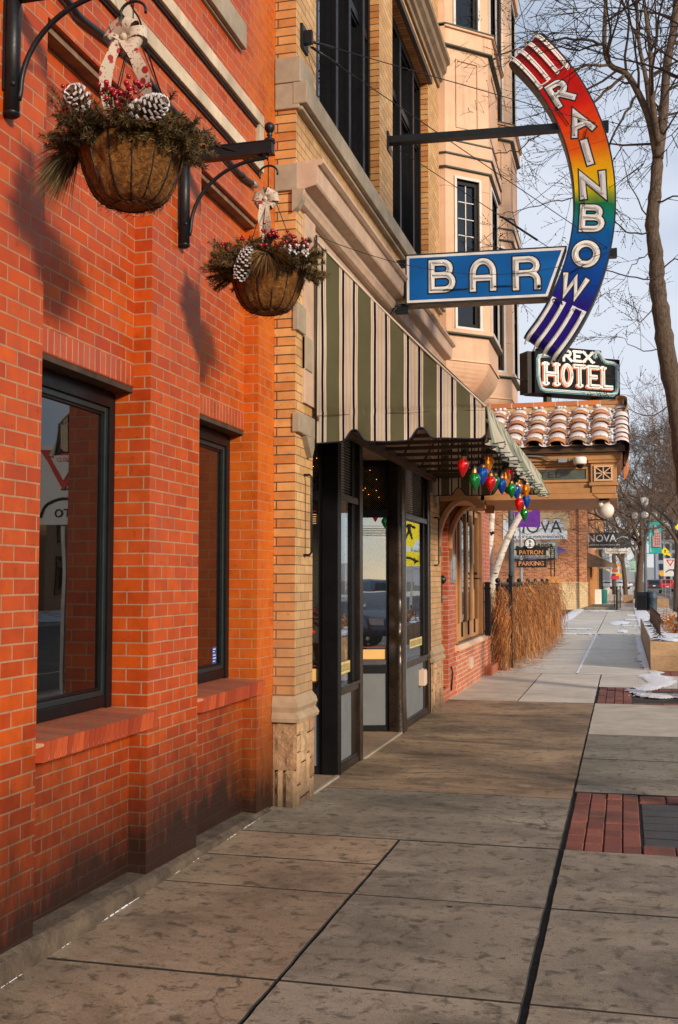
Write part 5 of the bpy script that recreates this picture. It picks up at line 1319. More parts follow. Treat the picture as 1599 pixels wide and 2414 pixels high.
basket((-1.90, 5.76, 3.325), 9, 'farther hanging basket with red berries, one frosted cone in front and tan pine needles', dict(n=90,
    sprigs=[(-.17,-.04,.0,-1,-.2,.25,.18,12), (-.18,-.06,.04,-.8,-.2,.6,.16,8), (-.16,-.06,-.01,-.9,-.3,-.55,.17,12), (-.12,-.04,.06,-.5,0,.7,.13,7), (.18,-.03,.02,1,-.2,.25,.16,10), (.2,-.03,-.02,.9,-.2,-.6,.15,12), (0,-.1,.06,0,-.3,1,.10,7), (.16,-.06,.06,.9,-.1,.7,.13,8), (-.14,-.18,0,-.4,-1,-.1,.10,10)],
    pine=[(.065,-.22,.035,.1,-.45,-.75,.16,220,1), (.05,-.21,.04,-.45,-.5,-.35,.13,120,1), (.085,-.21,.04,.8,-.4,-.25,.15,130,1)],
    berries=[(.07,-.16,.13,24,.030), (.03,-.18,.06,22,.026), (.15,-.10,.12,18,.030), (.22,-.10,.08,18,.026), (-.22,-.09,.11,16,.024), (.14,-.16,.07,14,.022), (-.10,-.10,.15,6,.02)],
    cones=[(-.06,-.23,-.02,(.42,-.25,.9),.19,.043)], snow=[(.2,.055,.035),(.13,.07,.02)], bow=(.0,.39,.068,.048,((.012,-.28),(-.010,-.26)))))
# ------------------------------------------------------------------ peach hotel building with bays and tiled canopy
HX = -2.30
hb = thing('hotel_building', 'peach painted hotel with angled bay windows above an arched entrance canopy', 'building', (HX, 14.03, 0))
w = MB()
wall_x(w, HX, 14.03, 19.6, 3.6, 14.5, [], .1)
w.quad((HX,14.03,3.6),(HX-8,14.03,3.6),(HX-8,14.03,14.5),(HX,14.03,14.5)); w.quad((HX,19.6,-.05),(HX-8,19.6,-.05),(HX-8,19.6,14.5),(HX,19.6,14.5)); w.quad((HX,14.03,14.5),(HX,19.6,14.5),(HX-8,19.6,14.5),(HX-8,14.03,14.5))
w.build('wall', PEACH, hb)
g = MB()
wall_x(g, HX, 14.03, 18.95, -.05, 3.6, [(14.03, 14.76, .16, 2.75, .55), (15.45, 18.42, .69, 2.80, .16)], .2)
g.box(HX-.3, HX-.002, 19.0, 19.6, -.05, 3.6)
g.build('brick_wall', RED2, hb)
g = MB(); g.box(HX-.05, HX+.022, 15.38, 19.0, -.05, .60); g.box(HX-.1, HX+.02, 18.42, 19.05, .602, .66); g.build('sill_wall', RED3, hb)
g = MB(); g.prism([(HX-.02,.60),(HX+.075,.60),(HX+.085,.625),(HX+.035,.675),(HX-.02,.685)], 15.385, 18.6, 'y'); g.build('window_sill', PEACHL, hb, bevel=.003)
g = MB(); g.box(HX-.16, HX+.03, 15.46, 18.40, .686, .70); g.build('sill_board', plain('grey_wood', (.16,.12,.09), .8, var=.3), hb)
# recessed side door between pilaster and brick pier
g = MB(); g.box(HX-.56, HX-.50, 14.035, 14.755, .16, 2.75); do = g.build('side_door', TANP, hb)
g = MB(); g.box(HX-.50, HX-.02, 14.03, 14.76, -.05, .16); g.build('door_step', CON_P, hb, bevel=.01)
g = MB(); g.box(HX-.12, HX+.0, 14.04, 14.09, .16, 2.75); dj = g.build('door_jamb', TANP, hb)
g = MB(); g.box(HX-.03, HX+.025, 14.10, 14.16, 1.30, 1.60); g.lathe([(.001,-.03),(.05,-.02),(.06,.0),(.045,.02),(.001,.03)], (HX+.02, 14.13, 1.60), 12, 0, axis='y'); g.box(HX+.0, HX+.09, 14.11, 14.15, 1.36, 1.385, 1)
g.build('door_lever', [BLACK, ZINC], hb)
g = MB(); g.box(HX-.02, HX+.02, 15.0, 15.36, 1.55, 1.95, 0); g.box(HX+.02, HX+.024, 15.03, 15.33, 1.58, 1.92, 1); g.build('menu_frame', [ZINC, GLASSD], hb, bevel=.003)
g = MB()
for a in range(14): pass
g.tube([(HX+.01, 14.95, .1), (HX+.03, 14.95, .35), (HX+.01, 14.95, .42)], .012, 6); g.build('pipe_stub', BLACK, hb)
# folding window: tan frame, four leaves
f = MB(); y0, y1, z0, z1 = 15.455, 18.415, .70, 2.80
f.box(HX-.12, HX+.02, y0, y0+.07, z0, z1); f.box(HX-.12, HX+.02, y1-.10, y1, z0, z1); f.box(HX-.12, HX+.018, y0+.07, y1-.10, z1-.09, z1)
fo = f.build('window_frame', TANP, hb, bevel=.003)
n = 4; L = (y1-.10-(y0+.07))/n
for k in range(n):
    a = y0+.07+L*k+.004; b = a+L-.008; m = MB(); x0, x1 = HX-.085, HX-.03
    m.box(x0, x1, a, a+.09, z0+.003, z1-.095); m.box(x0, x1, b-.09, b, z0+.003, z1-.095); m.box(x0, x1, a+.09, b-.09, z0+.003, z0+.26); m.box(x0, x1, a+.09, b-.09, z1-.19, z1-.095)
    m.build('sash', TANP, fo, bevel=.003)
    m = MB(); m.box(HX-.06, HX-.055, a+.09, b-.09, z0+.26, z1-.19); m.build('pane', GLASSD, fo)
    if k:
        m = MB()
        for zz in (z0+.06, z1-.32): m.box(HX-.035, HX-.005, a-.022, a+.015, zz, zz+.22)
        m.build('hinge', BLACK, fo)
m = MB(); m.box(HX-.03, HX-.018, 17.63, 17.67, 1.45, 1.85); m.tube([(HX-.02, 17.65, 1.62), (HX+.06, 17.65, 1.62), (HX+.06, 17.80, 1.61)], .012, 8); m.tube([(HX-.02, 17.65, 1.70), (HX+.03, 17.65, 1.70)], .02, 8); m.build('window_handle', BLACK, fo)
m = MB(); m.box(HX-.8, HX-.17, 15.46, 18.4, .69, 2.8); m.build('dark_room', DARKIN, fo)
# angled bay windows
BZ0 = 4.84
def bay(y0, seed):
    ax = (HX, y0); a1 = (HX+.10, y0); ang = RAD(42); Lf = .70
    p2 = (a1[0]+Lf*cos(ang), a1[1]+Lf*sin(ang)); p3 = (p2[0], p2[1]+1.15); p4 = (a1[0], p3[1]+Lf*sin(ang)); p5 = (HX, p4[1])
    pts = [ax, a1, p2, p3, p4, p5]
    def off(d): # outward offset outline
        n1 = Vector((sin(ang), -cos(ang))); 
        return [(HX-.02, y0-d), (a1[0]+d*.38, y0-d), (p2[0]+d, p2[1]-d*.38), (p3[0]+d, p3[1]+d*.38), (p4[0]+d*.38, p4[1]+d), (HX-.02, p4[1]+d)]
    bo = None; m = MB()
    # faces split so that windows are real recesses
    top = 14.0
    fl = [(a1, p2), (p2, p3), (p3, p4)]
    wz = [(4.93, 6.92), (9.0, 11.2), (12.2, 13.6)]
    def face(m, A, B, z0, z1, ops, depth=.07):
        A = Vector((A[0], A[1], 0)); B = Vector((B[0], B[1], 0)); u = (B-A).normalized(); L = (B-A).length; nrm = Vector((u.y, -u.x, 0))
        us = sorted({0, L} | {o[0] for o in ops} | {o[1] for o in ops}); zs = sorted({z0, z1} | {o[2] for o in ops} | {o[3] for o in ops})
        P = lambda a, z, d=0: A+u*a-nrm*d+Vector((0,0,z))
        for a, b in zip(us[:-1], us[1:]):
            for c, d in zip(zs[:-1], zs[1:]):
                if any(o[0] < (a+b)/2 < o[1] and o[2] < (c+d)/2 < o[3] for o in ops): continue
                m.quad(P(a,c), P(b,c), P(b,d), P(a,d))
        for (a, b, c, d) in ops:
            m.quad(P(a,c), P(a,d), P(a,d,depth), P(a,c,depth)); m.quad(P(b,c), P(b,c,depth), P(b,d,depth), P(b,d)); m.quad(P(a,d), P(b,d), P(b,d,depth), P(a,d,depth)); m.quad(P(a,c), P(a,c,depth), P(b,c,depth), P(b,c))
        return P, L, u, nrm
    m.quad((HX,y0,BZ0),(a1[0],y0,BZ0),(a1[0],y0,top),(HX,y0,top)); m.quad((HX,p4[1],BZ0),(a1[0],p4[1],BZ0),(a1[0],p4[1],top),(HX,p4[1],top))
    info = []
    for A, B in fl:
        L = hypot(B[0]-A[0], B[1]-A[1]); q = (.17, L-.17) if L < 1 else (.2, L-.2)
        ops = [(q[0], q[1], z[0], z[1]) for z in wz]
        info.append((face(m, A, B, BZ0, top, ops), ops))
    bo = m.build('bay', PEACH, hb)
    for (P, L, u, nrm), ops in info:
        for (a, b, c, d) in ops:
            t_ = MB(); cc = lambda a_, z_, dd: P(a_, z_, dd)
            def bx(mb, a_, b_, c_, d_, d0, d1, mi=0): mb.obox((P(a_, c_, d0)+P(b_, d_, d1))/2, u*(b_-a_)/2, nrm*(d1-d0)/2, Vector((0,0,(d_-c_)/2)), mi)
            bx(t_, a-.035, a, c-.02, d+.035, -.02, .03); bx(t_, b, b+.035, c-.02, d+.035, -.02, .03); bx(t_, a, b, d, d+.035, -.022, .03); bx(t_, a-.04, b+.04, c-.035, c, -.03, .03)
            tr = t_.build('window_trim', TRIMW, bo)
            t_ = MB(); bx(t_, a, a+.05, c, d, .03, .06); bx(t_, b-.05, b, c, d, .03, .06); bx(t_, a+.05, b-.05, d-.06, d, .03, .06); bx(t_, a+.05, b-.05, c, c+.06, .03, .06)
            mz = (c+d)/2; bx(t_, a+.05, b-.05, mz-.03, mz+.03, .025, .06); bx(t_, (a+b)/2-.007, (a+b)/2+.007, mz+.03, d-.06, .045, .06, 1)
            for q in (.25, .5, .75): bx(t_, a+.05, b-.05, mz+.03+(d-.06-mz-.03)*q-.006, mz+.03+(d-.06-mz-.03)*q+.006, .045, .06, 1)
            t_.build('sash', [BLACKM, TRIMW], tr)
            t_ = MB(); bx(t_, a+.05, b-.05, c+.06, d-.06, .058, .062); t_.build('pane', GLASSD, tr)
            t_ = MB(); bx(t_, a, b, c, d, .14, .18); bx(t_, a+.05, (a+b)/2+.03, mz, d-.05, .09, .1, 1); t_.build('curtain', [DARKIN, plain('pale_curtain', (.35,.38,.36), .9)], tr)
    # projecting belt courses with dark green beads
    for (z, h, d) in ((8.71, .24, .05), (7.24, .16, .045), (8.93, .03, .085), (7.06, .17, .03), (4.84, .05, .04), (11.4, .3, .05)):
        m = MB(); O = off(d); m.prism(O, z, z+h, 'z'); m.build('belt_course', PEACH, bo)
    for (z, d) in ((8.955, .095), (8.695, .06), (7.405, .055), (7.225, .055), (7.045, .04), (4.825, .05)):
        m = MB(); O = off(d); m.prism(O, z, z+.018, 'z'); m.build('green_bead', TRIMG, bo)
    # raised panel on each face between the storeys
    for (P, L, u, nrm), ops in info:
        m = MB(); a, b, c, d = .17, L-.17, 7.62, 8.56
        def bx2(a_, b_, c_, d_, d0, d1): m.obox((P(a_, c_, d0)+P(b_, d_, d1))/2, u*(b_-a_)/2, nrm*(d1-d0)/2, Vector((0,0,(d_-c_)/2)))
        bx2(a, a+.02, c, d, -.016, .0); bx2(b-.02, b, c, d, -.016, .0); bx2(a+.02, b-.02, d-.03, d, -.020, .0); bx2(a+.02, b-.02, c, c+.02, -.012, .0)
        m.add([P(a+.03, c+.03, -.001), P(b-.03, c+.03, -.001), P((a+b)/2, (c+d)/2+.1, -.014)], [(0,1,2)]); m.add([P(a+.03, d-.04, -.001), P(a+.03, c+.03, -.001), P((a+b)/2, (c+d)/2+.1, -.014)], [(0,1,2)])
        m.build('panel_moulding', PEACH, bo)
    # lower box and curved corbel under the bay
    m = MB(); O1 = off(-.02); m.prism(O1, 4.50, 4.82, 'z'); 
    ls = []
    for i in range(13):
        t = i/12; z = 4.50-.62*t; k = (1-t)**.0*(cos(t*pi/2))**.8 if t < 1 else 0.0; cy = (O1[1][1]+O1[4][1])/2
        ls.append([(HX-.02+(p[0]-(HX-.02))*k, cy+(p[1]-cy)*(1-.45*t*t), z) for p in O1])
    vs = [p for L_ in ls for p in L_]; m.add(vs, [(i*6+j, i*6+j+1, i*6+6+j+1, i*6+6+j) for i in range(12) for j in range(5)], 0, False)
    m.build('corbel', PEACH, bo)
    m = MB(); O = off(.0); m.prism(O, 4.48, 4.50, 'z'); m.build('corbel_moulding', PEACHL, bo)
bay(14.12, 1); bay(17.15, 2)
m = MB(); m.prism([(HX-.02,8.6),(HX+.1,8.6),(HX+.12,9.2),(HX+.02,9.3),(HX-.02,9.3)], 14.035, 14.10, 'y'); m.build('corner_bracket', PEACHL, hb)
# ---- canopy over the entrance
CY = 13.9; CE = -.09; CBK = 16.0
fa = MB()
def ring(m, x1, y0, y1, z0, z1, mi=0): m.box(HX+.002, x1, y0, y1, z0, z1, mi)
ring(fa, CE+.03, CY, CBK, 2.60, 2.67, 0); ring(fa, CE-.01, CY+.02, CBK-.02, 2.672, 2.735); ring(fa, CE-.03, CY+.035, CBK-.035, 2.735, 2.80); ring(fa, CE-.045, CY+.05, CBK-.05, 2.80, 3.01)
ring(fa, CE-.02, CY+.03, CBK-.03, 3.01, 3.04); ring(fa, CE+.03, CY-.0, CBK, 3.04, 3.075); ring(fa, CE+.075, CY-.035, CBK+.035, 3.076, 3.15); ring(fa, CE+.10, CY-.06, CBK+.06, 3.15, 3.165)
ca = fa.build('canopy', TANP, hb, bevel=.004)
gt = MB(); ring(gt, CE+.13, CY-.10, CBK+.10, 3.168, 3.245); ring(gt, CE+.14, CY-.11, CBK+.11, 3.168, 3.18); gt.build('gutter', BROWN, ca)
# framed glass name panel (old faded word)
m = MB(); yf = CY+.05
m.box(-1.95, -.40, yf-.022, yf, 2.815, 2.845); m.box(-1.95, -.40, yf-.022, yf, 2.975, 3.0); m.box(-.43, -.40, yf-.022, yf, 2.845, 2.975); m.box(-1.95, -1.92, yf-.022, yf, 2.845, 2.975); m.build('panel_frame', TANP, ca, bevel=.002)
m = MB(); m.box(-1.92, -.43, yf-.008, yf-.004, 2.845, 2.975); m.build('name_panel', plain('milky_panel', (.10,.115,.095), .25, var=.25, vscale=6), ca)
tm = text_mb('HOTEL', .115, (-1.02, yf-.010, 2.91), ((1,0,0), (0,0,1)), .001, xs=1.6); tm.build('faded_lettering', plain('faded_letters', (.035,.028,.022), .5), ca)
# corner box with star grille
m = MB(); X0, X1 = -.375, -.065
m.box(X0-.02, X1+.02, CY-.02, CY+.3, 2.76, 2.80); m.box(X0+.01, X1-.01, CY+.0, CY+.28, 2.655+.0, 2.76); m.box(X0, X1, CY-.005, CY+.29, 2.80, 3.04); m.box(X0-.03, X1+.03, CY-.03, CY+.3, 3.04, 3.072)
m.prism([(X0+.02,2.655),(X1-.02,2.655),(X1-.09,2.60),(X0+.09,2.60)], CY-.01, CY+.28, 'y')
m.build('corner_box', TANP, ca, bevel=.004)
m = MB(); gx0, gx1, gz0, gz1 = -.315, -.130, 2.835, 2.99; gy = CY-.006; cx, cz = (gx0+gx1)/2, (gz0+gz1)/2
for a_, b_ in (((gx0,gz0),(gx1,gz1)), ((gx0,gz1),(gx1,gz0)), ((cx,gz0),(cx,gz1)), ((gx0,cz),(gx1,cz))): m.bar((a_[0], gy-.008-.001*(a_[0] == cx), a_[1]), (b_[0], gy-.008-.001*(a_[0] == cx), b_[1]), .012, .010, 0, up=(0,1,0))
for z in (gz0-.008, gz1+.008): m.box(gx0-.02, gx1+.02, gy-.016, gy, z-.01, z+.01)
for x in (gx0-.008, gx1+.008): m.box(x-.01, x+.01, gy-.0165, gy, gz0+.003, gz1-.003)
m.lathe([(.001,-.02),(.014,-.018),(.014,-.01)], (cx, gy, cz), 10, axis='y'); m.build('star_grille', PEACHL, ca)
m = MB(); m.box(gx0, gx1, gy-.003, gy+.001, gz0, gz1); m.build('grille_shadow_box', DARKIN, ca)
# soffit and arched brackets with beadboard infill
def arch_bracket(y, nm, xs_=1.0, infill=True):
    def Q(p): return (HX+(p[0]-HX)*xs_, p[1])
    # ogee curve from the wall up and out
    inner = [(-2.265,2.02),(-2.262,2.12),(-2.245,2.24),(-2.21,2.35),(-2.16,2.45),(-2.09,2.535),(-2.0,2.59),(-1.93,2.605),(-1.875,2.585),(-1.83,2.548),(-1.79,2.535),(-1.69,2.535)]
    m = MB(); W = .075
    outer = []
    for i, p in enumerate(inner):
        a = inner[max(0,i-1)]; b = inner[min(len(inner)-1,i+1)]; d = Vector((b[0]-a[0], b[1]-a[1])).normalized(); nn = Vector((-d.y, d.x)); outer.append((p[0]+nn.x*-.0, p[1]))
    # moulding follows curve
    path_i = [Q(p) for p in inner]; path_o = []
    for i, p in enumerate(inner):
        a = inner[max(0,i-1)]; b = inner[min(len(inner)-1,i+1)]; d = Vector((b[0]-a[0], b[1]-a[1])).normalized(); path_o.append(Q((p[0]-d.y*.055, p[1]+d.x*.055)))
    path_o = [(max(HX+.002, p[0]), p[1]) for p in path_o]
    path_o[-4:] = [(q[0], max(q[1], 2.60)) for q in path_o[-4:]]; path_o = [(q[0], min(q[1], 2.655)) for q in path_o]
    n = len(path_i)
    for dy, sh in ((0, 0), (-.018, .014)):
        ii = [(p[0]*(1-sh*8)+q[0]*sh*8, p[1]*(1-sh*8)+q[1]*sh*8) for p, q in zip(path_i, path_o)] if sh else path_i
        vs = [(p[0], y+dy-.02, p[1]) for p in ii]+[(p[0], y+dy-.02, p[1]) for p in path_o]+[(p[0], y+.10, p[1]) for p in ii]+[(p[0], y+.10, p[1]) for p in path_o]
        fs = []
        for i in range(n-1): fs += [(i, i+1, n+i+1, n+i), (i, 2*n+i, 2*n+i+1, i+1), (n+i, n+i+1, 3*n+i+1, 3*n+i)]
        fs += [(0, n, 3*n, 2*n), (n-1, 2*n-1, 4*n-1, 3*n-1)]
        m.add(vs, fs)
    e = Q((-1.69, 2.535)); m.box(e[0]-.11, e[0]+.002, y-.045, y+.10, 2.50, 2.545); m.box(e[0]-.05, e[0]+.0, y-.03, y+.10, 2.545, 2.80)
    m.build('arch_bracket', TANP, ca, bevel=.003)
    if infill:
        m = MB(); top = 2.80
        for i in range(n-1):
            a, b = path_o[i], path_o[i+1]
            if b[0]-a[0] < .002: continue
            m.quad((a[0],y+.02,a[1]),(b[0],y+.02,b[1]),(b[0],y+.02,top),(a[0],y+.02,top))
        x = HX+.02; k = 0
        while x < e[0]-.05:
            zc = top
            for i in range(n-1):
                a, b = path_o[i], path_o[i+1]
                if a[0] <= x <= b[0] and b[0] > a[0]: zc = a[1]+(b[1]-a[1])*(x-a[0])/(b[0]-a[0])
            if top-zc > .02: m.tube([(x, y+.018, zc), (x, y+.018, top)], .0085, 6)
            x += .026
        m.build('beadboard', plain('beadboard_tan', (.40,.22,.095), .6, var=.1), ca)
arch_bracket(13.93, 'a'); arch_bracket(14.9, 'b', 1.0)
m = MB(); m.prism([(HX+.0,2.02),(-2.262,2.02),(-2.262,1.93),(-2.28,1.88),(HX,1.84)], 13.92, 14.03, 'y'); m.prism([(HX+.0,2.02),(-2.262,2.02),(-2.262,1.93),(-2.28,1.88),(HX,1.84)], 14.89, 15.0, 'y'); m.build('bracket_foot', TAND, ca)
# clay barrel tiles: near slope, far slope, outer rake
m = MB(); sn = MB(); r = random.Random(8)
EZ, RZ, EY, RY = 3.225, 3.83, CY-.16, 14.86
slope = Vector((0, RY-EY, RZ-EZ)); SLn = slope.length; su = slope.normalized(); sn_ = Vector((0, -su.z, su.y))
colx = [CE+.10-.265*k for k in range(1, 9)]
NR = 4; 
def tile(m, x, r0, r1, v0, v1, lift, A=1, n=10, org=None, rev=False, su=su, nn=sn_):
    vs = []; O = Vector((x, EY, EZ)) if org is None else org
    for (rad, v, th) in ((r0, v0, 0), (r1, v1, 0)):
        for i in range(n+1):
            a = pi*i/n
            for q in (0, .014):
                c = O+su*v+nn*(lift if v == v0 else lift*.25); vs.append(c+Vector((cos(a)*(rad-q), 0, 0))+nn*(sin(a)*(rad-q)*A+.018))
    fs = []; K = (n+1)*2
    for i in range(n):
        fs += [(i*2, i*2+2, K+i*2+2, K+i*2), (i*2+1, K+i*2+1, K+i*2+3, i*2+3), (i*2, i*2+1, i*2+3, i*2+2), (K+i*2, K+i*2+2, K+i*2+3, K+i*2+1)]
    m.add(vs, fs, 0, True)
for x in colx:
    for k in range(NR):
        v0 = SLn*k/NR-.0; v1 = v0+SLn/NR+.05; tile(m, x+r.uniform(-.010,.010), .114+r.uniform(-.004,.004), .096, v0+r.uniform(-.015,.012), min(v1, SLn), .018+r.uniform(-.004,.006), A=.62)
    # trough tiles between
for x in [c+.1325 for c in colx]+[colx[-1]-.1325]:
    for k in range(NR):
        v0 = SLn*k/NR; vs = []; n = 6
        for (rad, v, l) in ((.072, v0-.03, .028), (.064, v0+SLn/NR, .0)):
            for i in range(n+1):
                a = pi+pi*i/n; vs.append(Vector((x, EY, EZ))+su*v+sn_*(l+.045)+Vector((cos(a)*rad, 0, 0))+sn_*(sin(a)*rad*.6))
        m.add(vs, [(i, i+1, n+2+i, n+1+i) for i in range(n)], 0, True)
# rake tiles along the outer end, turned over the edge
for side in (0, 1):
    for k in range(NR+1):
        v0 = SLn*k/(NR+.4); v1 = v0+SLn/NR+.03; vs = []; n = 12
        for (rad, v, l) in ((.098, v0-.05, .018), (.082, v1, .000)):
            for i in range(n+1):
                a = -RAD(75)+RAD(215)*i/n; c = Vector((CE+.07, EY, EZ))+su*v+sn_*l; q = c+Vector((cos(a)*rad*1.0+.02, 0, 0))+sn_*(sin(a)*rad*.72+.012 if a > 0 else sin(a)*rad*2.6)
                if side: q = Vector((q.x, 2*RY-q.y+.0, q.z))
                vs.append(q)
        m.add(vs, [(i, i+1, n+2+i, n+1+i) for i in range(n)], 0, True)
def tilem():
    t = NT('clay_tile'); r_ = t.n('NewGeometry').outputs['Random Per Island']; p = t.pos(); X, Y, Z = t.sep(p)[0:3]
    N = t.n('NewGeometry').outputs['Normal']; nz = t.sep(N)[2]; ny = t.sep(N)[1]
    c = t.ramp(r_, [(0, (.46,.15,.05)), (.35, (.36,.20,.11)), (.6, (.52,.19,.07)), (.8, (.30,.19,.11)), (1, (.60,.20,.07))])
    c = t.mix(1., c, t.ramp(t.noise(p, 14, 5, .7), [(.3, (.75,.72,.7)), (.7, (1.12,1.1,1.08))]), 'MULTIPLY')
    # wind blown snow stuck to the crowns, starting a little above each tile's lower edge
    s = t.m('DIVIDE', t.m('SUBTRACT', Y, EY), (RY-EY)/NR); fr = t.m('FRACT', s)
    st = t.noise(t.comb(t.m('MULTIPLY', X, 6.), t.m('MULTIPLY', Y, 1.4), 0.), 9, 5, .7)
    a = t.m('ADD', t.m('MULTIPLY', t.m('SUBTRACT', st, .5), 1.7), t.maprange(fr, .10, .55, -.35, .95))
    a = t.m('MULTIPLY', t.ramp(a, [(.02, 0.), (.22, .92)]), t.ramp(nz, [(.40, 0.), (.62, 1.)]))
    c = t.mix(a, c, (.80,.78,.82,1))
    t.P(color=c, rough=.75, normal=t.bump(t.noise(p, 60, 4), .3, .004)); return t.mat
TILEM = tilem(); m.build('tile_roof', TILEM, ca)
m = MB(); m.box(HX+.002, CE+.10, EY+.03, 2*RY-EY-.03, 3.246, 3.262); m.prism([(EY+.05,EZ-.0),(RY,RZ),(2*RY-EY-.05,EZ-.0)], HX+.01, CE+.06, 'x'); m.build('roof_deck', BROWN, ca)
m = MB(); x = CE+.12
for k in range(10):
    wd = .29; q = MB(); m.box(x-wd+.01, x-.01, RY-.10, RY+.10, RZ+.072, RZ+.135, 0); m.box(x-.012, x+.012, RY-.098, RY+.098, RZ+.067, RZ+.132, 1); x -= wd
rt = NT('ridge_tile'); rt.P(color=rt.ramp(rt.n('NewGeometry').outputs['Random Per Island'], [(0, (.55,.13,.03)), (.5, (.34,.18,.09)), (1, (.62,.18,.05))]), rough=.7)
m.build('ridge', [rt.mat, LIME], ca)
m = MB(); m.box(HX, CE+.10, RY-.085, RY+.085, RZ-.02, RZ+.071); m.build('ridge_mortar', plain('ridge_mortar', (.55,.36,.20), .9), ca)
# snow lumps and leaf litter lying in the troughs
for x in [c+.1325 for c in colx]+[colx[0]+.12]:
    for k in range(60):
        v = r.uniform(0, SLn); s = r.uniform(.010, .026)
        if MN.noise(Vector((x*5, v*4, 2.))) > -.2: sn.ball(Vector((x+r.gauss(0,.026), EY, EZ))+su*v+sn_*r.uniform(.02,.055), s, 8, sz=.7)
for x in colx:
    for k in range(3): sn.ball(Vector((x+r.uniform(-.08,.08), RY-.09, RZ+.06)), r.uniform(.018,.035), 8, sz=.6)
sn.build('snow_in_troughs', SNOWM, ca, kind='stuff')
lt_ = MB()
for x in [c+.1325 for c in colx]:
    for k in range(240):
        v = abs(r.gauss(.55, .3))*SLn*.95
        if v > SLn or MN.noise(Vector((x*7, v*3, 9.))) < -.05: continue
        c = Vector((x+r.gauss(0,.032), EY, EZ))+su*v+sn_*r.uniform(.055,.095); d = Vector((r.uniform(-1,1), r.uniform(-1,1), r.uniform(-.4,.4))).normalized()*r.uniform(.008,.022)
        s = d.cross(Vector((0,0,1))).normalized()*.002; lt_.add([c-d-s, c-d+s, c+d+s, c+d-s], [(0,1,2,3)])
lt_.build('leaf_litter', island_mat('leaf_litter', [(0, (.16,.07,.025)), (.6, (.38,.19,.08)), (1, (.58,.36,.18))]), ca)
# globe lamp under the corner
lp = thing('globe_lamp', 'white glass globe lamp hanging under the outer corner of the tiled canopy', 'lamp', (-.20, 14.1, 2.6))
m = MB(); m.ball((-.20, 14.08, 2.462), .100, 28); m.build('globe', OPAL, lp)
m = MB(); m.lathe([(.001,.0),(.055,0),(.05,.012),(.012,.02)], (-.235, 14.08, 2.598-.02), 16); m.tube(wiggle([(-.235,14.08,2.59),(-.27,14.06,2.575),(-.265,14.05,2.54),(-.235,14.05,2.535),(-.17,14.06,2.575),(-.165,14.08,2.555)], 4), .012, 8); m.build('scroll_arm', PEACHL, lp)
m = MB(); m.ball((-.265, 14.04, 2.545), .038, 16, sz=1.2); m.build('small_bulb', OPAL, lp)
# security camera and conduit on the fascia
sc_ = thing('security_camera', 'white dome security camera with conduit on the canopy fascia', 'camera', (-.50, 13.8, 3.05))
m = MB(); m.lathe([(.001,.075),(.075,.072),(.082,.055),(.082,.0),(.074,-.012),(.06,-.018),(.001,-.018)], (-.50, 13.79, 3.035), 20); m.build('housing', WHITEP, sc_)
m = MB(); m.lathe([(.046,0),(.044,-.02),(.034,-.038),(.018,-.048),(.001,-.05)], (-.50, 13.79, 3.016), 18); m.build('dome', BLACKM, sc_)
m = MB(); m.tube(wiggle([(-1.95,13.83,3.15),(-1.2,13.83,3.145),(-.95,13.83,3.125),(-.84,13.82,3.085),(-.76,13.82,3.083)], 5), .011, 8); m.box(-.76, -.655, 13.79, 13.85, 3.05, 3.105); m.tube([(-.655,13.81,3.075),(-.58,13.81,3.075)], .012, 8); m.tube([(-.64,13.81,3.075),(-.62,13.81,3.075)], .018, 8); m.build('conduit', ZINC, sc_)
m = MB(); m.box(-.9, -.4, 13.86, 13.895, 3.10, 3.148); m.build('mounting_board', TANP, sc_)
# outlet, step, newel by the hotel wall
def outlet2(y0, y1, z0, z1, X, lab):
    m = MB(); m.box(X-.02, X+.045, y0, y1, z0, z1); m.box(X+.043, X+.055, y0+.015, y1-.015, z0+.015, z1-.015); m.build('outlet_cover', IVORY, bevel=.006, label=lab, cat='outlet')
outlet2(16.6, 16.78, .26, .44, HX+.022, 'ivory outlet cover on the low brick wall below the folding window')
m = MB(); m.box(HX+.025, -2.155, 18.52, 19.5, -.03, .15); m.build('brick_step', brick_mat('step_brick', (.33,.085,.04,1), (.42,.13,.07,1), (.4,.3,.22,1), bw=.3, bh=.15, ms=.004, voff=.0), bevel=.008, label='low red brick step at the end of the hotel wall', cat='step')
nw = thing('iron_newel', 'fluted black iron post standing in front of the red brick end pier', 'post', (HX+.07, 18.62, .66))
m = MB(); m.box(HX+.03, HX+.12, 18.56, 18.68, .662, 1.44); 
for k in range(3): m.box(HX+.122, HX+.127, 18.575+k*.035, 18.595+k*.035, .72, 1.36); m.box(HX+.04+k*.027, HX+.052+k*.027, 18.552, 18.558, .72, 1.36)
m.build('shaft', BLACK, nw, bevel=.004)
m = MB(); m.box(HX+.02, HX+.13, 18.55, 18.69, 1.44, 1.47); m.box(HX+.035, HX+.115, 18.565, 18.675, 1.47, 1.53); m.box(HX+.025, HX+.125, 18.555, 18.685, 1.53, 1.56); m.box(HX+.02, HX+.13, 18.55, 18.69, 1.22, 1.24); m.box(HX+.02, HX+.13, 18.55, 18.69, .72, .745); m.build('cap', BLACK, nw, bevel=.003)
m = MB(); m.tube(wiggle([(HX+.0,19.62,2.45),(HX+.03,19.72,2.42),(HX-.0,19.85,2.40),(HX-.02,19.9,2.46)], 4), .012, 6); m.ball((HX+.05, 19.7, 2.44), .03, 8); m.build('wall_hook', BLACK, label='small curled iron hook on the end of the brick pier', cat='hook')

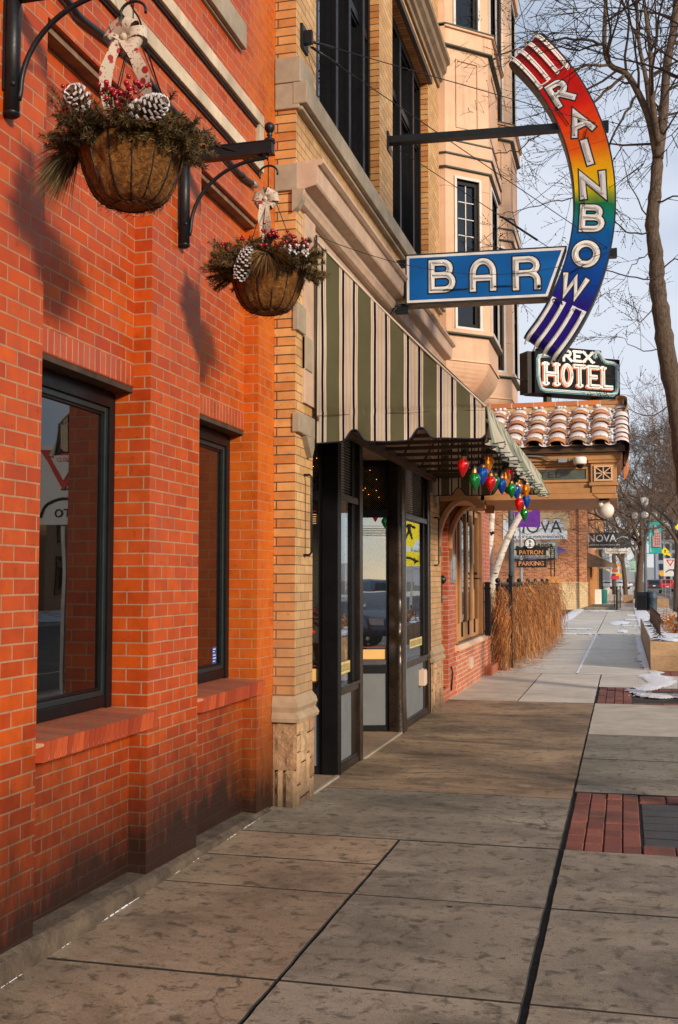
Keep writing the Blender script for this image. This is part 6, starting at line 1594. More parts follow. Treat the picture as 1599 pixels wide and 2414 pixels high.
# ------------------------------------------------------------------ hotel neon sign
rx = thing('hotel_sign', 'dark neon box sign reading REX HOTEL above the tiled canopy', 'sign', (-1.165, 15.5, 0), RAD(35))
out = [(0,4.22),(1.415,4.22),(1.415,4.79),(1.105,4.79),(1.105,4.90),(.14,4.90),(.14,4.825),(0,4.825)]
m = MB(); m.prism(out, 0, .30, 'y'); m.build('sign_box', GUNM, rx, local=True, bevel=.004)
m = MB(); m.prism([(-.08,4.225),(-.002,4.225),(-.002,4.82),(-.08,4.82)], .06, .28, 'y'); m.build('side_cabinet', BLACKM, rx, local=True)
bd = [(.075,4.36),(.055,4.45),(.055,4.70),(.075,4.745),(.13,4.758),(.26,4.772),(.31,4.80),(.325,4.845),(.355,4.872),(.395,4.865),(.405,4.82),(.375,4.79),(.345,4.80)]
bd2 = [(1.015,4.79),(.99,4.80),(.985,4.84),(1.015,4.868),(1.055,4.862),(1.085,4.82),(1.12,4.765),(1.17,4.735),(1.30,4.725),(1.355,4.70),(1.365,4.64),(1.365,4.38),(1.345,4.30),(1.28,4.265),(.17,4.265),(.10,4.29),(.075,4.36)]
m = MB(); tbn = MB(); inr = MB()
for st in (bd2[:-1]+bd,):
    P = [Vector(p) for p in st]; L, R, cl = ribbon_strip([tuple(p) for p in P], .055, 0); n = len(L)
    m.add([(p.x, -.004, p.y) for p in L]+[(p.x, -.004, p.y) for p in R], [(i, i+1, n+i+1, n+i) for i in range(n-1)])
    for q in (.009, -.009):
        L2, R2, _ = ribbon_strip([tuple(p) for p in P], abs(q)*2, 0); tbn.tube([(p.x, -.03, p.y) for p in (L2 if q > 0 else R2)], .0055, 6)
    for i in range(2, n, 3): inr.tube([(P[i].x, -.03, P[i].y), (P[i].x, -.0, P[i].y)], .006, 6)
m.build('border_band', CYANP, rx, local=True)
l1 = MB(); l2 = MB()
def slab_serif(mb, ch, cx, cz, w, h, sw, y, mi, bold=0):
    g = GL[ch]; a = 0; iw = w-sw; ih = h-sw
    T = lambda p: (cx+(p[0]-.5)*iw if ch != 'I' else cx, cz+(p[1]-.5)*ih)
    strokes_to(mb, g, T, sw+bold, y, mi, sw/2+bold/2)
    ser = {'H': [(0,0),(0,1),(1,0),(1,1)], 'T': [(.5,0)], 'E': [(0,0),(0,1)], 'L': [(0,0),(0,1)], 'R': [(0,0),(0,1),(1,0)], 'X': [(0,0),(1,0),(0,1),(1,1)]}.get(ch, [])
    for k, p in enumerate(ser):
        q = T(p); mb.box(q[0]-sw*.95-bold/2, q[0]+sw*.95+bold/2, y-.0022-.0003*k, y+.0015, q[1]-sw*.28-bold/2, q[1]+sw*.28+bold/2, mi)
    return T, g
for ch, cx, w_, dz in (('H', .26, .24, 0), ('O', .52, .20, 0), ('T', .725, .20, 0), ('E', .965, .21, 0), ('L', 1.195, .21, 0)):
    cz = 4.505; h = .335
    slab_serif(l1, ch, cx-.013, cz-.010, w_, h, .060, -.006, 0, .008)
    T, g_ = slab_serif(l2, ch, cx, cz, w_, h, .060 if ch != 'O' else .052, -.016, 0)
    for q in (.008,):
        for st in g_: tbn.tube([(T(p)[0], -.036, T(p)[1]) for p in st], .0055, 6)
    for st in g_:
        for p in (st[0], st[-1]): inr.ball((T(p)[0]+.008, -.024, T(p)[1]), .010, 6)
for ch, cx, w_ in (('r', .535, .165), ('E', .705, .15), ('X', .875, .19)): slab_serif(l2, ch, cx, 4.785, w_, .175, .040, -.006, 0)
l1.build('letter_outline', ORANGEP, rx, local=True); l2.build('white_letters', WHITEP, rx, local=True); tbn.build('neon_tubes', NEON, rx, local=True); inr.build('tube_insulators', BLACK, rx, local=True)
m = MB(); m.tube([(.0,.1,4.38),(-.35,-.05,4.40)], .008, 6); m.ball((-.2, .02, 4.39), .02, 8); m.tube([(1.38,.1,4.21),(1.44,.05,4.19),(1.47,.1,4.2)], .012, 6); m.box(.25, .33, .1, .2, 4.05, 4.22); m.box(1.05, 1.13, .1, .2, 3.98, 4.22); m.build('sign_bracket', BLACK, rx, local=True)
# ------------------------------------------------------------------ trees
def grow(m, p, d, L, R, depth, r, sides=5, kids_=3, mi=0, droop=.0, wob=.35, minr=.0035, shrink=.68, spread=.75, mtw=None, buds=False):
    n = max(3, int(L/.22)) if L > .4 else 3
    P = [p.copy()]; RR = [R]; q = p.copy(); dd = d.normalized()
    nodes = []
    for i in range(n):
        dd = (dd+Vector((r.gauss(0,1), r.gauss(0,1), r.gauss(0,.8)))*wob*.28+Vector((0,0,-droop))).normalized()
        q = q+dd*L/n; P.append(q.copy()); RR.append(max(minr*.7, R*(1-.55*(i+1)/n))); nodes.append((q.copy(), dd.copy(), RR[-1], (i+1)/n))
    mm = m if (mtw is None or R > .022) else mtw
    mm.tube(P, RR, sides if R > .02 else (4 if R > .008 else 3), mi, cap=False)
    if buds and R < .012:
        for q_, d_, r_, t_ in nodes:
            if r.random() < .5: mm.ball(q_, r_*1.9+.003, 4, mi)
    if depth <= 0: return
    K = kids_+(1 if r.random() < .5 else 0)
    for k in range(K):
        t = .25+.75*(k+.5)/K; q_, d_, r_, t_ = nodes[min(len(nodes)-1, int(t*len(nodes)))]
        ax = d_.cross(Vector((r.gauss(0,1), r.gauss(0,1), r.gauss(0,1)))).normalized(); a = r.uniform(.45, 1.05)*spread
        nd = (d_*cos(a)+ax*sin(a)).normalized()
        grow(m, q_, nd, L*shrink*r.uniform(.7, 1.15), max(minr, r_*.68), depth-1, r, sides, kids_, mi, droop, wob, minr, shrink, spread, mtw, buds)
    q_, d_, r_, t_ = nodes[-1]; grow(m, q_, d_, L*shrink, max(minr, r_*.9), depth-1, r, sides, kids_, mi, droop, wob, minr, shrink, spread, mtw, buds)
st = thing('street_tree', 'tall bare tree leaning at the right edge with branches reaching behind the rainbow sign', 'tree', (.85, 14.8, 0))
r = random.Random(21); mt = MB(); mw = MB()
TY = 14.8; 
trunk = [(.84,TY,-.05),(.845,TY,1.2),(.88,TY,2.4),(.80,TY,3.3),(.735,TY,3.95),(.60,TY,4.75),(.54,TY,5.3),(.49,TY,5.75),(.485,TY,6.1),(.435,TY,6.6),(.49,TY,7.1),(.53,TY+.05,7.6)]
mt.tube(wiggle(trunk, 5), [(.168-.09*i/55)*(1+.07*sin(i*1.7)+.05*sin(i*3.1)) for i in range(56)], 14)
limbs = [([(.53,TY+.05,7.5),(.43,TY,8.1),(.28,TY-.05,8.5),(.12,TY-.05,8.8),(-.10,TY,8.98),(-.18,TY,9.3),(-.15,TY,9.9)], .058),
         ([(.53,TY,7.55),(.62,TY+.1,8.2),(.68,TY+.1,8.9),(.80,TY+.1,9.6),(.9,TY,10.6)], .078),
         ([(.44,TY,8.0),(.40,TY+.1,8.7),(.30,TY+.2,9.4),(.28,TY+.2,10.2)], .040),
         ([(.55,TY,7.7),(.46,TY-.15,8.4),(.45,TY-.2,9.0),(.36,TY-.2,9.9)], .045)]
tips = []
for L_, R_ in limbs:
    W_ = wiggle(L_, 4); mt.tube(W_, [R_*(1-.5*i/(len(W_)-1)) for i in range(len(W_))], 9)
    for k in range(2, len(W_)-1, 2):
        d = (W_[k+1]-W_[k]).normalized(); ax = d.cross(Vector((r.gauss(0,1), r.gauss(0,1), r.gauss(0,1)))).normalized(); nd = (d*.5+ax*.8).normalized()
        grow(mt, W_[k], nd, r.uniform(.8, 1.5), .020, 3, r, kids_=2, wob=.55, mtw=mw, spread=.95, buds=True, minr=.0038)
    grow(mt, W_[-1], (W_[-1]-W_[-2]), 1.6, .03, 4, r, kids_=3, wob=.5, mtw=mw, buds=True, minr=.0038)
# hand placed branches reaching left behind and in front of the sign
reach = [([(.12,TY-.05,8.8),(-.2,TY-.1,8.55),(-.5,TY-.2,8.2),(-.78,TY-.2,8.1)], .026), ([(.28,TY-.05,8.5),(.05,TY-.2,8.1),(-.12,TY-.3,7.7),(-.2,TY-.3,7.1),(-.1,TY-.3,6.8)], .020),
         ([(-.10,TY,8.98),(-.5,TY-.2,8.9),(-.9,TY-.5,8.65),(-1.3,TY-.8,8.75)], .022), ([(-.18,TY,9.3),(-.7,TY-.3,9.3),(-1.2,TY-.6,9.1),(-1.6,TY-.9,8.9),(-1.9,TY-1.2,8.8)], .02),
         ([(-.78,TY-.2,8.1),(-1.1,TY-.4,7.9),(-1.4,TY-.6,7.62),(-1.75,TY-.9,7.5),(-2.0,TY-1.1,7.35)], .013), ([(-.2,TY-.3,7.1),(-.6,TY-.4,6.95),(-1.0,TY-.6,6.85),(-1.35,TY-.9,6.65),(-1.6,TY-1.0,6.6)], .011),
         ([(.45,TY,6.5),(.15,TY-.2,6.45),(-.1,TY-.3,6.6),(-.4,TY-.4,6.8)], .014), ([(.47,TY,6.2),(.2,TY-.3,6.0),(0,TY-.4,5.7)], .010), ([(.5,TY,5.8),(.1,TY-.5,5.75),(-.5,TY-.8,5.85),(-1.0,TY-1.,5.75),(-1.4,TY-1.2,5.9)], .011),
         ([(.6,TY,4.9),(.3,TY-.2,4.75),(.0,TY-.3,4.95)], .010), ([(.52,TY,5.5),(.25,TY-.2,5.2),(.05,TY-.4,5.25)], .010), ([(.7,TY,4.1),(.4,TY-.2,3.85),(.1,TY-.2,3.95)], .010), ([(.66,TY,4.5),(.9,TY,4.3),(1.2,TY,4.5)], .012),
         ([(.46,TY,6.9),(.8,TY-.2,6.9),(1.2,TY-.3,6.6)], .015), ([(.46,TY,6.6),(.2,TY-.2,7.0),(.05,TY-.3,7.5)], .012), ([(.5,TY,5.9),(.8,TY,6.1),(1.2,TY-.2,5.9)], .014)]
for L_, R_ in reach:
    W_ = wiggle(L_, 5); 
    for v in W_[1:-1]: v += Vector((r.gauss(0,.012), r.gauss(0,.012), r.gauss(0,.012)))
    (mt if R_ > .02 else mw).tube(W_, [R_*(1-.65*i/(len(W_)-1)) for i in range(len(W_))], 6)
    for k in range(3, len(W_)-1, 3):
        d = (W_[k+1]-W_[k]).normalized(); ax = d.cross(Vector((r.gauss(0,1), r.gauss(0,1), r.gauss(0,1)))).normalized(); nd = (d*.6+ax*.75).normalized()
        grow(mt, W_[k], nd, r.uniform(.22, .6), max(.0042, R_*.4), 2, r, kids_=2, wob=.6, mtw=mw, spread=1.0, buds=True, minr=.0032)
    grow(mt, W_[-1], W_[-1]-W_[-2], .35, max(.004, R_*.35), 2, r, kids_=2, wob=.6, mtw=mw, buds=True, minr=.0032)
mt.build('trunk', BARK, st); mw.build('twigs', TWIG, st); st.location.y += 1.05; st.location.x += .03

nt_ = thing('street_tree', 'slender bare tree growing in the nearest brick edged pit, seen by its shadows', 'tree', (1.22, 7.7, 0))  # added out of view so its branches dapple pavement and wall with shadow
r = random.Random(44); a_ = MB(); b_ = MB(); W_ = wiggle([(1.22,7.7,-.05),(1.25,7.72,1.5),(1.30,7.75,3.2),(1.36,7.8,4.6)], 5); a_.tube(W_, [.10-.03*i/15 for i in range(16)], 12)
for k in range(6):
    an = 2*pi*k/6; d = Vector((cos(an)*.7+.25, sin(an)*.7-.1, 1.1)).normalized(); grow(a_, W_[-1-k % 3], d, 1.7, .04, 4, r, kids_=3, wob=.5, mtw=b_, minr=.0045, spread=.9)
a_.build('trunk', BARK, nt_); b_.build('twigs', TWIG, nt_)
def far_tree(name, lab, loc, H, R, seed, depth=5, kids_=3, lean=(0,0), group='bare street trees down the street', spread=.8, clear=.28):
    t = thing(name, lab, 'tree', loc, 0, group); r = random.Random(seed); a = MB(); b = MB()
    x, y, z = loc; P = [Vector((x, y, z-.05)), Vector((x+lean[0]*.3, y+lean[1]*.3, z+H*clear*.5)), Vector((x+lean[0], y+lean[1], z+H*clear))]
    W_ = wiggle(P, 5); a.tube(W_, [R*(1-.25*i/(len(W_)-1)) for i in range(len(W_))], 10)
    for k in range(5):
        an = 2*pi*k/5+r.uniform(-.4,.4); d = Vector((cos(an)*.55, sin(an)*.55, 1.0)).normalized()
        grow(a, W_[-1]-Vector((0,0,r.uniform(0,.5))), d, H*.28, R*.5, depth, r, kids_=kids_, wob=.4, mtw=b, spread=spread, minr=R*.022+.003, shrink=.66)
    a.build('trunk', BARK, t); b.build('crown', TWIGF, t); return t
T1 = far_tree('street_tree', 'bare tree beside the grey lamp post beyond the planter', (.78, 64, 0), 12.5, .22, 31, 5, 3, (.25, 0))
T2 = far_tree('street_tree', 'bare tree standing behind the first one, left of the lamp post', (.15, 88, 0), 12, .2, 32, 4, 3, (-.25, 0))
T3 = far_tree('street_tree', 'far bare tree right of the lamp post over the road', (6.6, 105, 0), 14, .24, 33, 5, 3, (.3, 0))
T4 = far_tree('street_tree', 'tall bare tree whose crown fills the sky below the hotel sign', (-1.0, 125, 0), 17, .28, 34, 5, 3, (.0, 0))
labs = ['slender bare tree behind the hotel sign on the skyline', 'bare tree near the right edge of the street view', 'hazy bare tree at the end of the street', 'farthest bare tree above the red pickup truck', 'bare tree rising behind the brick arts building']
for (src, x, y, s, rz), lb in zip(((T1, 2.6, 58, 1.0, 1.), (T3, 5.2, 78, .95, 2.), (T2, 1.8, 140, 1.4, .7), (T4, 9.5, 170, 1.3, 2.6), (T4, -8., 95, 1.0, 1.7)), labs):
    o = copy_tree(src); o.location = (x, y, 0); o.rotation_euler = (0, 0, rz); o.scale = (s, s, s); o['label'] = lb
# birches in the courtyard
bt = thing('birch_tree', 'white birch with two trunks, one upright and one leaning right over the vine fence', 'tree', (-3.05, 24, 0))
m = MB(); m.tube(wiggle([(-2.98,24,-.1),(-2.90,24,1.0),(-2.83,24,2.),(-2.77,24,2.9),(-2.72,24.1,3.9),(-2.7,24.2,5.0)], 4), [.085-.03*i/20 for i in range(21)], 12)
m.tube(wiggle([(-2.95,23.8,-.1),(-2.85,23.8,.9),(-2.72,23.8,1.6),(-2.44,23.8,2.4),(-2.12,23.8,3.0),(-1.72,23.8,3.6),(-1.3,23.8,4.3)], 4), [.09-.035*i/24 for i in range(25)], 12)
m.tube(wiggle([(-3.0,24.3,-.1),(-3.02,24.3,1.5),(-3.0,24.3,3.0),(-3.05,24.3,5)], 4), [.055-.02*i/12 for i in range(13)], 10)
m.build('trunk', BIRCH, bt); tw = MB(); r = random.Random(5)
for k in range(16):
    z = r.uniform(2.0, 4.6); grow(tw, Vector((-2.8+r.uniform(-.1,.6), 24, z)), Vector((r.uniform(-.8,.8), r.uniform(-.4,.4), r.uniform(-.2,.6))), r.uniform(.6,1.1), .008, 3, r, kids_=3, droop=.05, minr=.0025, wob=.5)
tw.build('twigs', TWIG, bt)
# ------------------------------------------------------------------ vine covered iron fence
fe = thing('iron_fence', 'black iron picket fence with ball finials under the dead vines', 'fence', (-2.38, 19.8, 0))
m = MB(); FX = -2.19
for y in (19.85, 21.8, 24.0, 26.3, 28.6, 31., 33.):
    q = MB(); q.box(FX-.035, FX+.035, y-.035, y+.035, -.05, 1.50); q.box(FX-.045, FX+.045, y-.045, y+.045, 1.50, 1.53); q.ball((FX, y, 1.585), .05, 12); q.build('post', BLACK, fe)
m.box(FX-.02, FX+.02, 19.85, 33, 1.36, 1.40); m.box(FX-.02, FX+.02, 19.85, 33, 1.22, 1.25); m.box(FX-.02, FX+.02, 19.85, 33, .15, .18)
y = 19.98
while y < 33: m.box(FX-.009, FX+.009, y-.009, y+.009, .1, 1.47); m.lathe([(.009,0),(.022,.03),(.001,.09)], (FX, y, 1.47), 6); y += .13
m.build('pickets', BLACK, fe)
m = MB(); m.box(-2.03, -1.97, 20.20, 20.26, 0, 1.62); m.box(-2.04, -1.96, 20.19, 20.27, 1.62, 1.64); m.ball((-2.0, 20.23, 1.68), .045, 10)
fe2 = MB()
m.build('gate_post', BLACK, fe)
vi = MB(); r = random.Random(77)
for k in range(4000):
    y = 19.75+13.1*r.random()**1.25; u = min(1, (y-19.7)/3.0); spill = .12+.36*u; hi = 1.38+.12*u+.13*MN.noise(Vector((y*1.3, 0, 5)))+.05*MN.noise(Vector((y*4.1, 0, 2)))
    sw = r.uniform(0, 6.3); N = 7; P = []
    if r.random() < .5:      # long draping stems
        z0 = r.uniform(hi-.5, hi) if r.random() < .6 else r.uniform(.3, 1.2); p = Vector((FX+r.gauss(0,.06)+spill*r.uniform(0,.5), y, z0)); L = r.uniform(.3, .95)*(z0+.25); out = spill*r.uniform(.3, 1.1); dy = r.gauss(0, .6); hump = r.uniform(.02, .16); cl = r.uniform(.01, .07)
        for i in range(N+1):
            t = i/N; P.append(Vector((min(FX+spill+.10, p.x+out*sin(t*1.5)*.8+cl*sin(t*8+sw)), y+dy*t+cl*cos(t*7+sw), max(.006, z0+hump*sin(t*2.6)-L*t**1.4+cl*.5*sin(t*9+sw)))))
    else:                    # tangles and hoops
        p = Vector((FX+spill*r.uniform(.2, 1.0), y, r.uniform(.05, hi+.03))); a0 = r.uniform(0, 6.3); R_ = r.uniform(.05, .24); fl = r.uniform(-.6, .6); dr = r.uniform(1.5, 4.5)*r.choice((-1, 1))
        for i in range(N+1):
            t = i/N; a = a0+dr*t; P.append(p+Vector((R_*.35*cos(a*1.3)+fl*.05, R_*cos(a)+.12*t*fl, R_*.8*sin(a)-.1*t)))
        for q in P: q.z = max(.006, q.z); q.x = min(FX+spill+.12, q.x)
    w = r.choice((.0016, .0022, .003, .004, .006)); vi.tube(P, [w*(1-.5*i/N) for i in range(N+1)], 3, 0, cap=False, sm=False)
for k in range(520):   # stray stems arching out of the mass
    y = 19.75+13.*r.random(); u = min(1, (y-19.7)/3.0); x = FX+r.uniform(-.1, .38*u+.05); z0 = r.uniform(.4, 1.42); a = r.uniform(0, 6.3); up = r.uniform(.05, .26); ln = r.uniform(.15, .5); P = []
    for i in range(7):
        t = i/6; P.append(Vector((x+ln*.55*cos(a)*t+.03*sin(t*6+a), y+ln*1.3*sin(a)*t, max(.01, z0+up*sin(t*3.0)-.35*t*t+.03*cos(t*8)))))
    vi.tube(P, [.0022, .0022, .002, .0018, .0016, .0013, .001], 3, 0, cap=False, sm=False)
for k in range(900):   # strands across the near end
    x = r.uniform(FX-.5, FX+.12+.1*r.random()); z0 = r.uniform(.1, 1.5)*(1 if x < -2.1 else .85); y = 19.72+r.uniform(-.12, .25); L = r.uniform(.2, .8); sw = r.uniform(0, 6.3)
    P = [Vector((x+.06*sin(t*.9+sw)+r.gauss(0,.01), y+.05*cos(t+sw), max(.01, z0-L*(t/5)**1.2+.04*sin(t+sw)))) for t in range(6)]
    w = r.uniform(.0018, .004); vi.tube(P, [w]*5+[w*.5], 3, 0, cap=False, sm=False)
for k in range(260):   # litter on the pavement at its foot
    y = r.uniform(19.2, 30.5); x = FX+.12+.32*min(1, (y-19.2)/3)+abs(r.gauss(0,.12)); a = r.uniform(0, 6.3); P = [Vector((x+.05*t*cos(a+t*.3), y+.05*t*sin(a+t*.3), .006+.012*abs(sin(t+a)))) for t in range(r.randint(2, 6))]
    vi.tube(P, .002, 3, 0, cap=False, sm=False)
vi.build('dry_vines', VINE, label='mass of dead rust brown vines spilling over the iron fence onto the pavement', cat='vines', kind='stuff')
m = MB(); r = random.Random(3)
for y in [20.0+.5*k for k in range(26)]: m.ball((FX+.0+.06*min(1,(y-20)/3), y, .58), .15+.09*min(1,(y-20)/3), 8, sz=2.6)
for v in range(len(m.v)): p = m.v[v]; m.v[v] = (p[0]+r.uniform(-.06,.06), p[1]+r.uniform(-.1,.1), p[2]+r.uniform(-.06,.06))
m.build('shade_core', stone_mat('vine_shade_core', (.09,.035,.012,1), (.02,.009,.004,1), 30, 1., dist=.03), kind='stuff', label='dense brown thatch of old stems inside the vine covered fence', cat='vines')  # dark colour paints the shade in the gaps between stems
# ------------------------------------------------------------------ patron parking sign
PX_, PY_ = -2.72, 34.0
ps = thing('parking_sign', 'black swallow-tail sign reading PATRON PARKING with a round BB medallion', 'sign', (PX_, PY_, 0))
m = MB(); 
for (x0, x1, z1) in ((.57, .60, 2.65), (.675, .705, 2.55)): m.box(PX_+x0, PX_+x1, PY_-.03, PY_+.03, 1.6, z1)
for z in (2.60, 2.25, 2.10, 1.94): m.box(PX_+.50, PX_+.71, PY_-.02, PY_+.02, z-.01, z+.01)
m.build('post', BLACK, ps)
for k in range(4): m = MB(); m.tube([(PX_+.64+.07*cos(a+k), PY_-.05, 2.39+k*.065+.04*sin(a)) for a in [q*pi/8 for q in range(17)]], .007, 4); m.build('scrollwork', BLACK, ps)
m = MB(); top = [(-.50,.92),(-.44,1.05),(-.29,.975),(-.21,1.05),(0,1.075),(.17,1.05),(.29,.99),(.47,1.01),(.51,.905),(.445,.88),(.445,.74),(-.445,.74),(-.445,.88)]
m.prism([(PX_+a, 1.6+b) for a, b in top], PY_-.04, PY_, 'y'); m.build('upper_board', plain('sign_black', (.006,.005,.005), .6), ps)
m = MB(); m.box(PX_-.445, PX_+.45, PY_-.04, PY_, 1.975, 2.20); m.build('lower_board', plain('sign_black_lower', (.006,.005,.005), .6), ps)
GOLDL = plain('copper_lettering', (.72,.30,.12), .5, var=.1)
a = text_mb('PATRON', .185, (PX_, PY_-.045, 2.425), ((1,0,0),(0,0,1)), .002, xs=1.0, bold=.004); a.build('upper_lettering', GOLDL, ps)
a = text_mb('PARKING', .185, (PX_, PY_-.045, 2.088), ((1,0,0),(0,0,1)), .002, xs=1.0, bold=.004); a.build('lower_lettering', GOLDL, ps)
m = MB(); m.lathe([(.0,0),(.177,0),(.177,-.04),(.0,-.04)], (PX_-.03, PY_-.07, 2.70), 24, 0, axis='y', sm=False); m.lathe([(.0,-.042),(.142,-.042)], (PX_-.03, PY_-.07, 2.70), 24, 1, axis='y'); md_ = m.build('medallion', [BLACK, WHITEP], ps)
for z in (2.76, 2.64): a = text_mb('B', .13, (PX_-.03, PY_-.117, z), ((1,0,0),(0,0,1)), .001, bold=.002); a.build('medallion_letter', BLACK, md_)
m = MB(); m.box(PX_+.43, PX_+.83, PY_-.2, PY_+.2, -.05, 1.50); m.build('brick_pier', brick_mat('pier_brick', (.5,.2,.08,1), (.6,.3,.12,1), (.4,.3,.2,1)), ps)
m = MB(); m.box(PX_+.37, PX_+.89, PY_-.26, PY_+.26, 1.50, 1.56); m.box(PX_+.39, PX_+.87, PY_-.24, PY_+.24, 1.56, 1.63); m.box(PX_+.47, PX_+.79, PY_-.16, PY_+.16, 1.63, 1.69); m.build('pier_cap', plain('orange_cap', (.62,.28,.09), .6), ps)
# poles behind
m = MB(); m.tube([(-3.52, 36, 0), (-3.52, 36, 10)], .094, 14); m.tube([(-3.52, 36, 1.3), (-3.52, 36, 1.34)], .098, 14); m.build('utility_pole', GREYPOLE, label='thick grey steel pole behind the birch trunks', cat='pole')
m = MB(); m.tube([(-3.57, 40, 0), (-3.57, 40, 7)], .055, 10); m.build('light_pole', plain('pale_pole', (.38,.42,.48), .5), label='slim pale pole just right of the thick grey pole', cat='pole')
m = MB(); m.box(-3.40, -2.58, 35.9, 35.93, 3.3, 3.80, 0); m.box(-2.84, -2.58, 35.895, 35.935, 3.805, 4.4, 0); m.build('purple_banner', plain('purple_cloth', (.13,.02,.30), .7, var=.2), label='purple banner hanging behind the leaning birch trunk', cat='banner')
# ------------------------------------------------------------------ arts centre building across the driveway
na = thing('arts_building', 'red and buff brick arts centre facing the driveway with painted wall signs', 'building', (-1.9, 61, 0))
m = MB(); NY = 61.
m.box(-14, -2.3, NY, NY+.5, 1.45, 8.2); m.box(-2.32, -1.92, NY-.12, NY+22, 1.45, 7.6); m.box(-14, -2.32, NY+.2, NY+22, .0, 8.0); m.build('wall', NOVA, na)
m = MB(); m.box(-14, -2.3, NY-.02, NY+.48, -.1, 1.40); m.box(-2.32, -1.90, NY-.16, NY+22, -.1, 1.40); m.box(-14, -2.3, NY-.05, NY+.1, 1.40, 1.47); m.box(-2.33, -1.87, NY-.18, NY+22, 1.40, 1.47)
m.box(-6.4, -2.9, NY-.06, NY+.1, 4.95, 5.25); m.box(-3.1, -2.8, NY-.055, NY+.1, 4.3, 4.948)
for k in range(6): m.box(-6.2+k*.58, -5.95+k*.58, NY-.058, NY+.1, 4.75, 4.949)
m.build('buff_trim', NOVAB, na)
m = MB(); m.box(-14, -2.3, NY-.08, NY+.1, 5.55, 5.68); m.box(-2.34, -1.86, NY-.2, NY+22, 7.6, 7.75); m.build('stone_course', LIME, na)
m = MB(); m.box(-6.4, -2.93, NY-.03, NY-.0, 3.80, 4.90); mu_ = m.build('painted_sign', plain('white_wall_paint', (.86,.87,.90), .8, var=.1, bump=.2, bscale=20), na)
a = text_mb('NOVA', .98, (-4.55, NY-.036, 4.46), ((1,0,0),(0,0,1)), .004, xs=.95); a.build('wordmark', plain('charcoal_paint', (.05,.055,.065), .7), na)
a = text_mb('CENTER FOR THE PERFORMING ARTS', .19, (-4.75, NY-.036, 3.93), ((1,0,0),(0,0,1)), .004, xs=1.0); merge(a, text_mb('591-9535', .20, (-3.35, NY-.036, 4.38), ((1,0,0),(0,0,1)), .004)); a.build('small_lettering', BLACK, na)
m = MB(); m.tube(wiggle([(-5.6,NY-.04,4.35),(-5.1,NY-.04,4.1),(-4.5,NY-.04,4.25),(-4.0,NY-.04,4.6),(-3.5,NY-.04,4.72),(-3.1,NY-.04,4.62)], 5), .015, 5); m.build('painted_swoosh', plain('plum_paint', (.22,.06,.16), .7), na)
m = MB(); m.box(-5.9, -3.45, NY-.35, NY-.05, 2.75, 3.70); mbd = m.build('marquee_box', plain('grey_marquee', (.30,.32,.36), .5), na)
m = MB(); m.box(-5.8, -3.58, NY-.37, NY-.345, 2.87, 3.60); m.build('marquee_face', plain('cream_marquee', (.66,.62,.46), .5), na)
a = text_mb('THE RIVER', .33, (-4.45, NY-.375, 3.42), ((1,0,0),(0,0,1)), .004, bold=.01); merge(a, text_mb('BEHIND ME MUSIC', .25, (-4.7, NY-.375, 3.12), ((1,0,0),(0,0,1)), .004, bold=.004) if False else MB()); a.build('marquee_letters', BLACK, na)
m = MB(); m.prism([(-3.44,3.4),(-2.95,3.2),(-3.44,3.0)], NY-.3, NY-.25, 'y'); m.prism([(-5.1,2.74),(-4.5,2.74),(-4.8,2.58)], NY-.3, NY-.25, 'y'); m.build('marquee_arrow', plain('violet_panel', (.14,.12,.45), .5), na)
m = MB(); m.quad((-1.90,NY+1.0,3.10),(-1.90,NY+7,3.10),(-.35,NY+7,2.42),(-.35,NY+1.4,2.42)); m.quad((-1.90,NY+1.0,3.10),(-.35,NY+1.4,2.42),(-.35,NY+1.4,2.28),(-1.90,NY+1.0,2.30)); m.quad((-.35,NY+1.4,2.42),(-.35,NY+7,2.42),(-.35,NY+7,2.24),(-.35,NY+1.4,2.24))
m.build('brown_awning', plain('brown_awning_cloth', (.20,.13,.085), .8, var=.1), na)
m = MB()
for k in range(7): m.box(-1.9+.001, -1.84, NY+1.5+k*2.4, NY+2.9+k*2.4, .9 if k % 2 else .1, 2.6); 
m.build('shop_window', GLASSD, na)
m = MB()
for k in range(8): m.box(-1.9, -1.80, NY+1.2+k*2.4, NY+1.35+k*2.4, .1, 2.7)
m.build('window_post', TANP, na)
m = MB(); m.quad((-1.84,NY+1,0.02),(-.6,NY+1,0.02),(-.6,NY+12,.02),(-1.84,NY+12,.02)); 
m = MB(); m.box(-2.0, -.45, NY-.9, NY+6, -.02, .16); m.build('raised_terrace', CON_G, na, bevel=.02)
# projecting blade sign
ns = thing('blade_sign', 'dark projecting sign reading NOVA in white above the brown awning', 'sign', (-1.85, 62, 3.3))
m = MB(); m.box(-1.84, .38, 61.95, 62.0, 3.35, 4.17); m.build('panel', plain('slate_sign', (.030,.038,.05), .5), ns)
a = text_mb('NOVA', .56, (-1.12, 61.94, 3.85), ((1,0,0),(0,0,1)), .004, xs=.95, bold=.008); merge(a, text_mb('CENTER FOR THE PERFORMING ARTS', .098, (-1.0, 61.94, 3.50), ((1,0,0),(0,0,1)), .004, bold=.002)); a.build('lettering', WHITEP, ns)
m = MB(); m.tube(wiggle([(-.35,61.94,3.80),(-.1,61.94,3.92),(.1,61.94,3.92),(.28,61.94,3.85)], 4), .013, 5)
for k in range(6): m.box(-.12+k*.065, -.09+k*.065, 61.93, 61.945, 3.945-.008*k, 3.985-.008*k)
m.build('comet_line', WHITEP, ns)
m = MB(); m.box(-1.0, .36, 64, 64.05, 3.08, 3.36); m.box(-1.9, -1.0, 64.01, 64.04, 3.33, 3.36); ss = m.build('shop_sign', WHITEP, label='small white hanging sign below the dark NOVA sign', cat='sign')
m = MB(); r = random.Random(4)
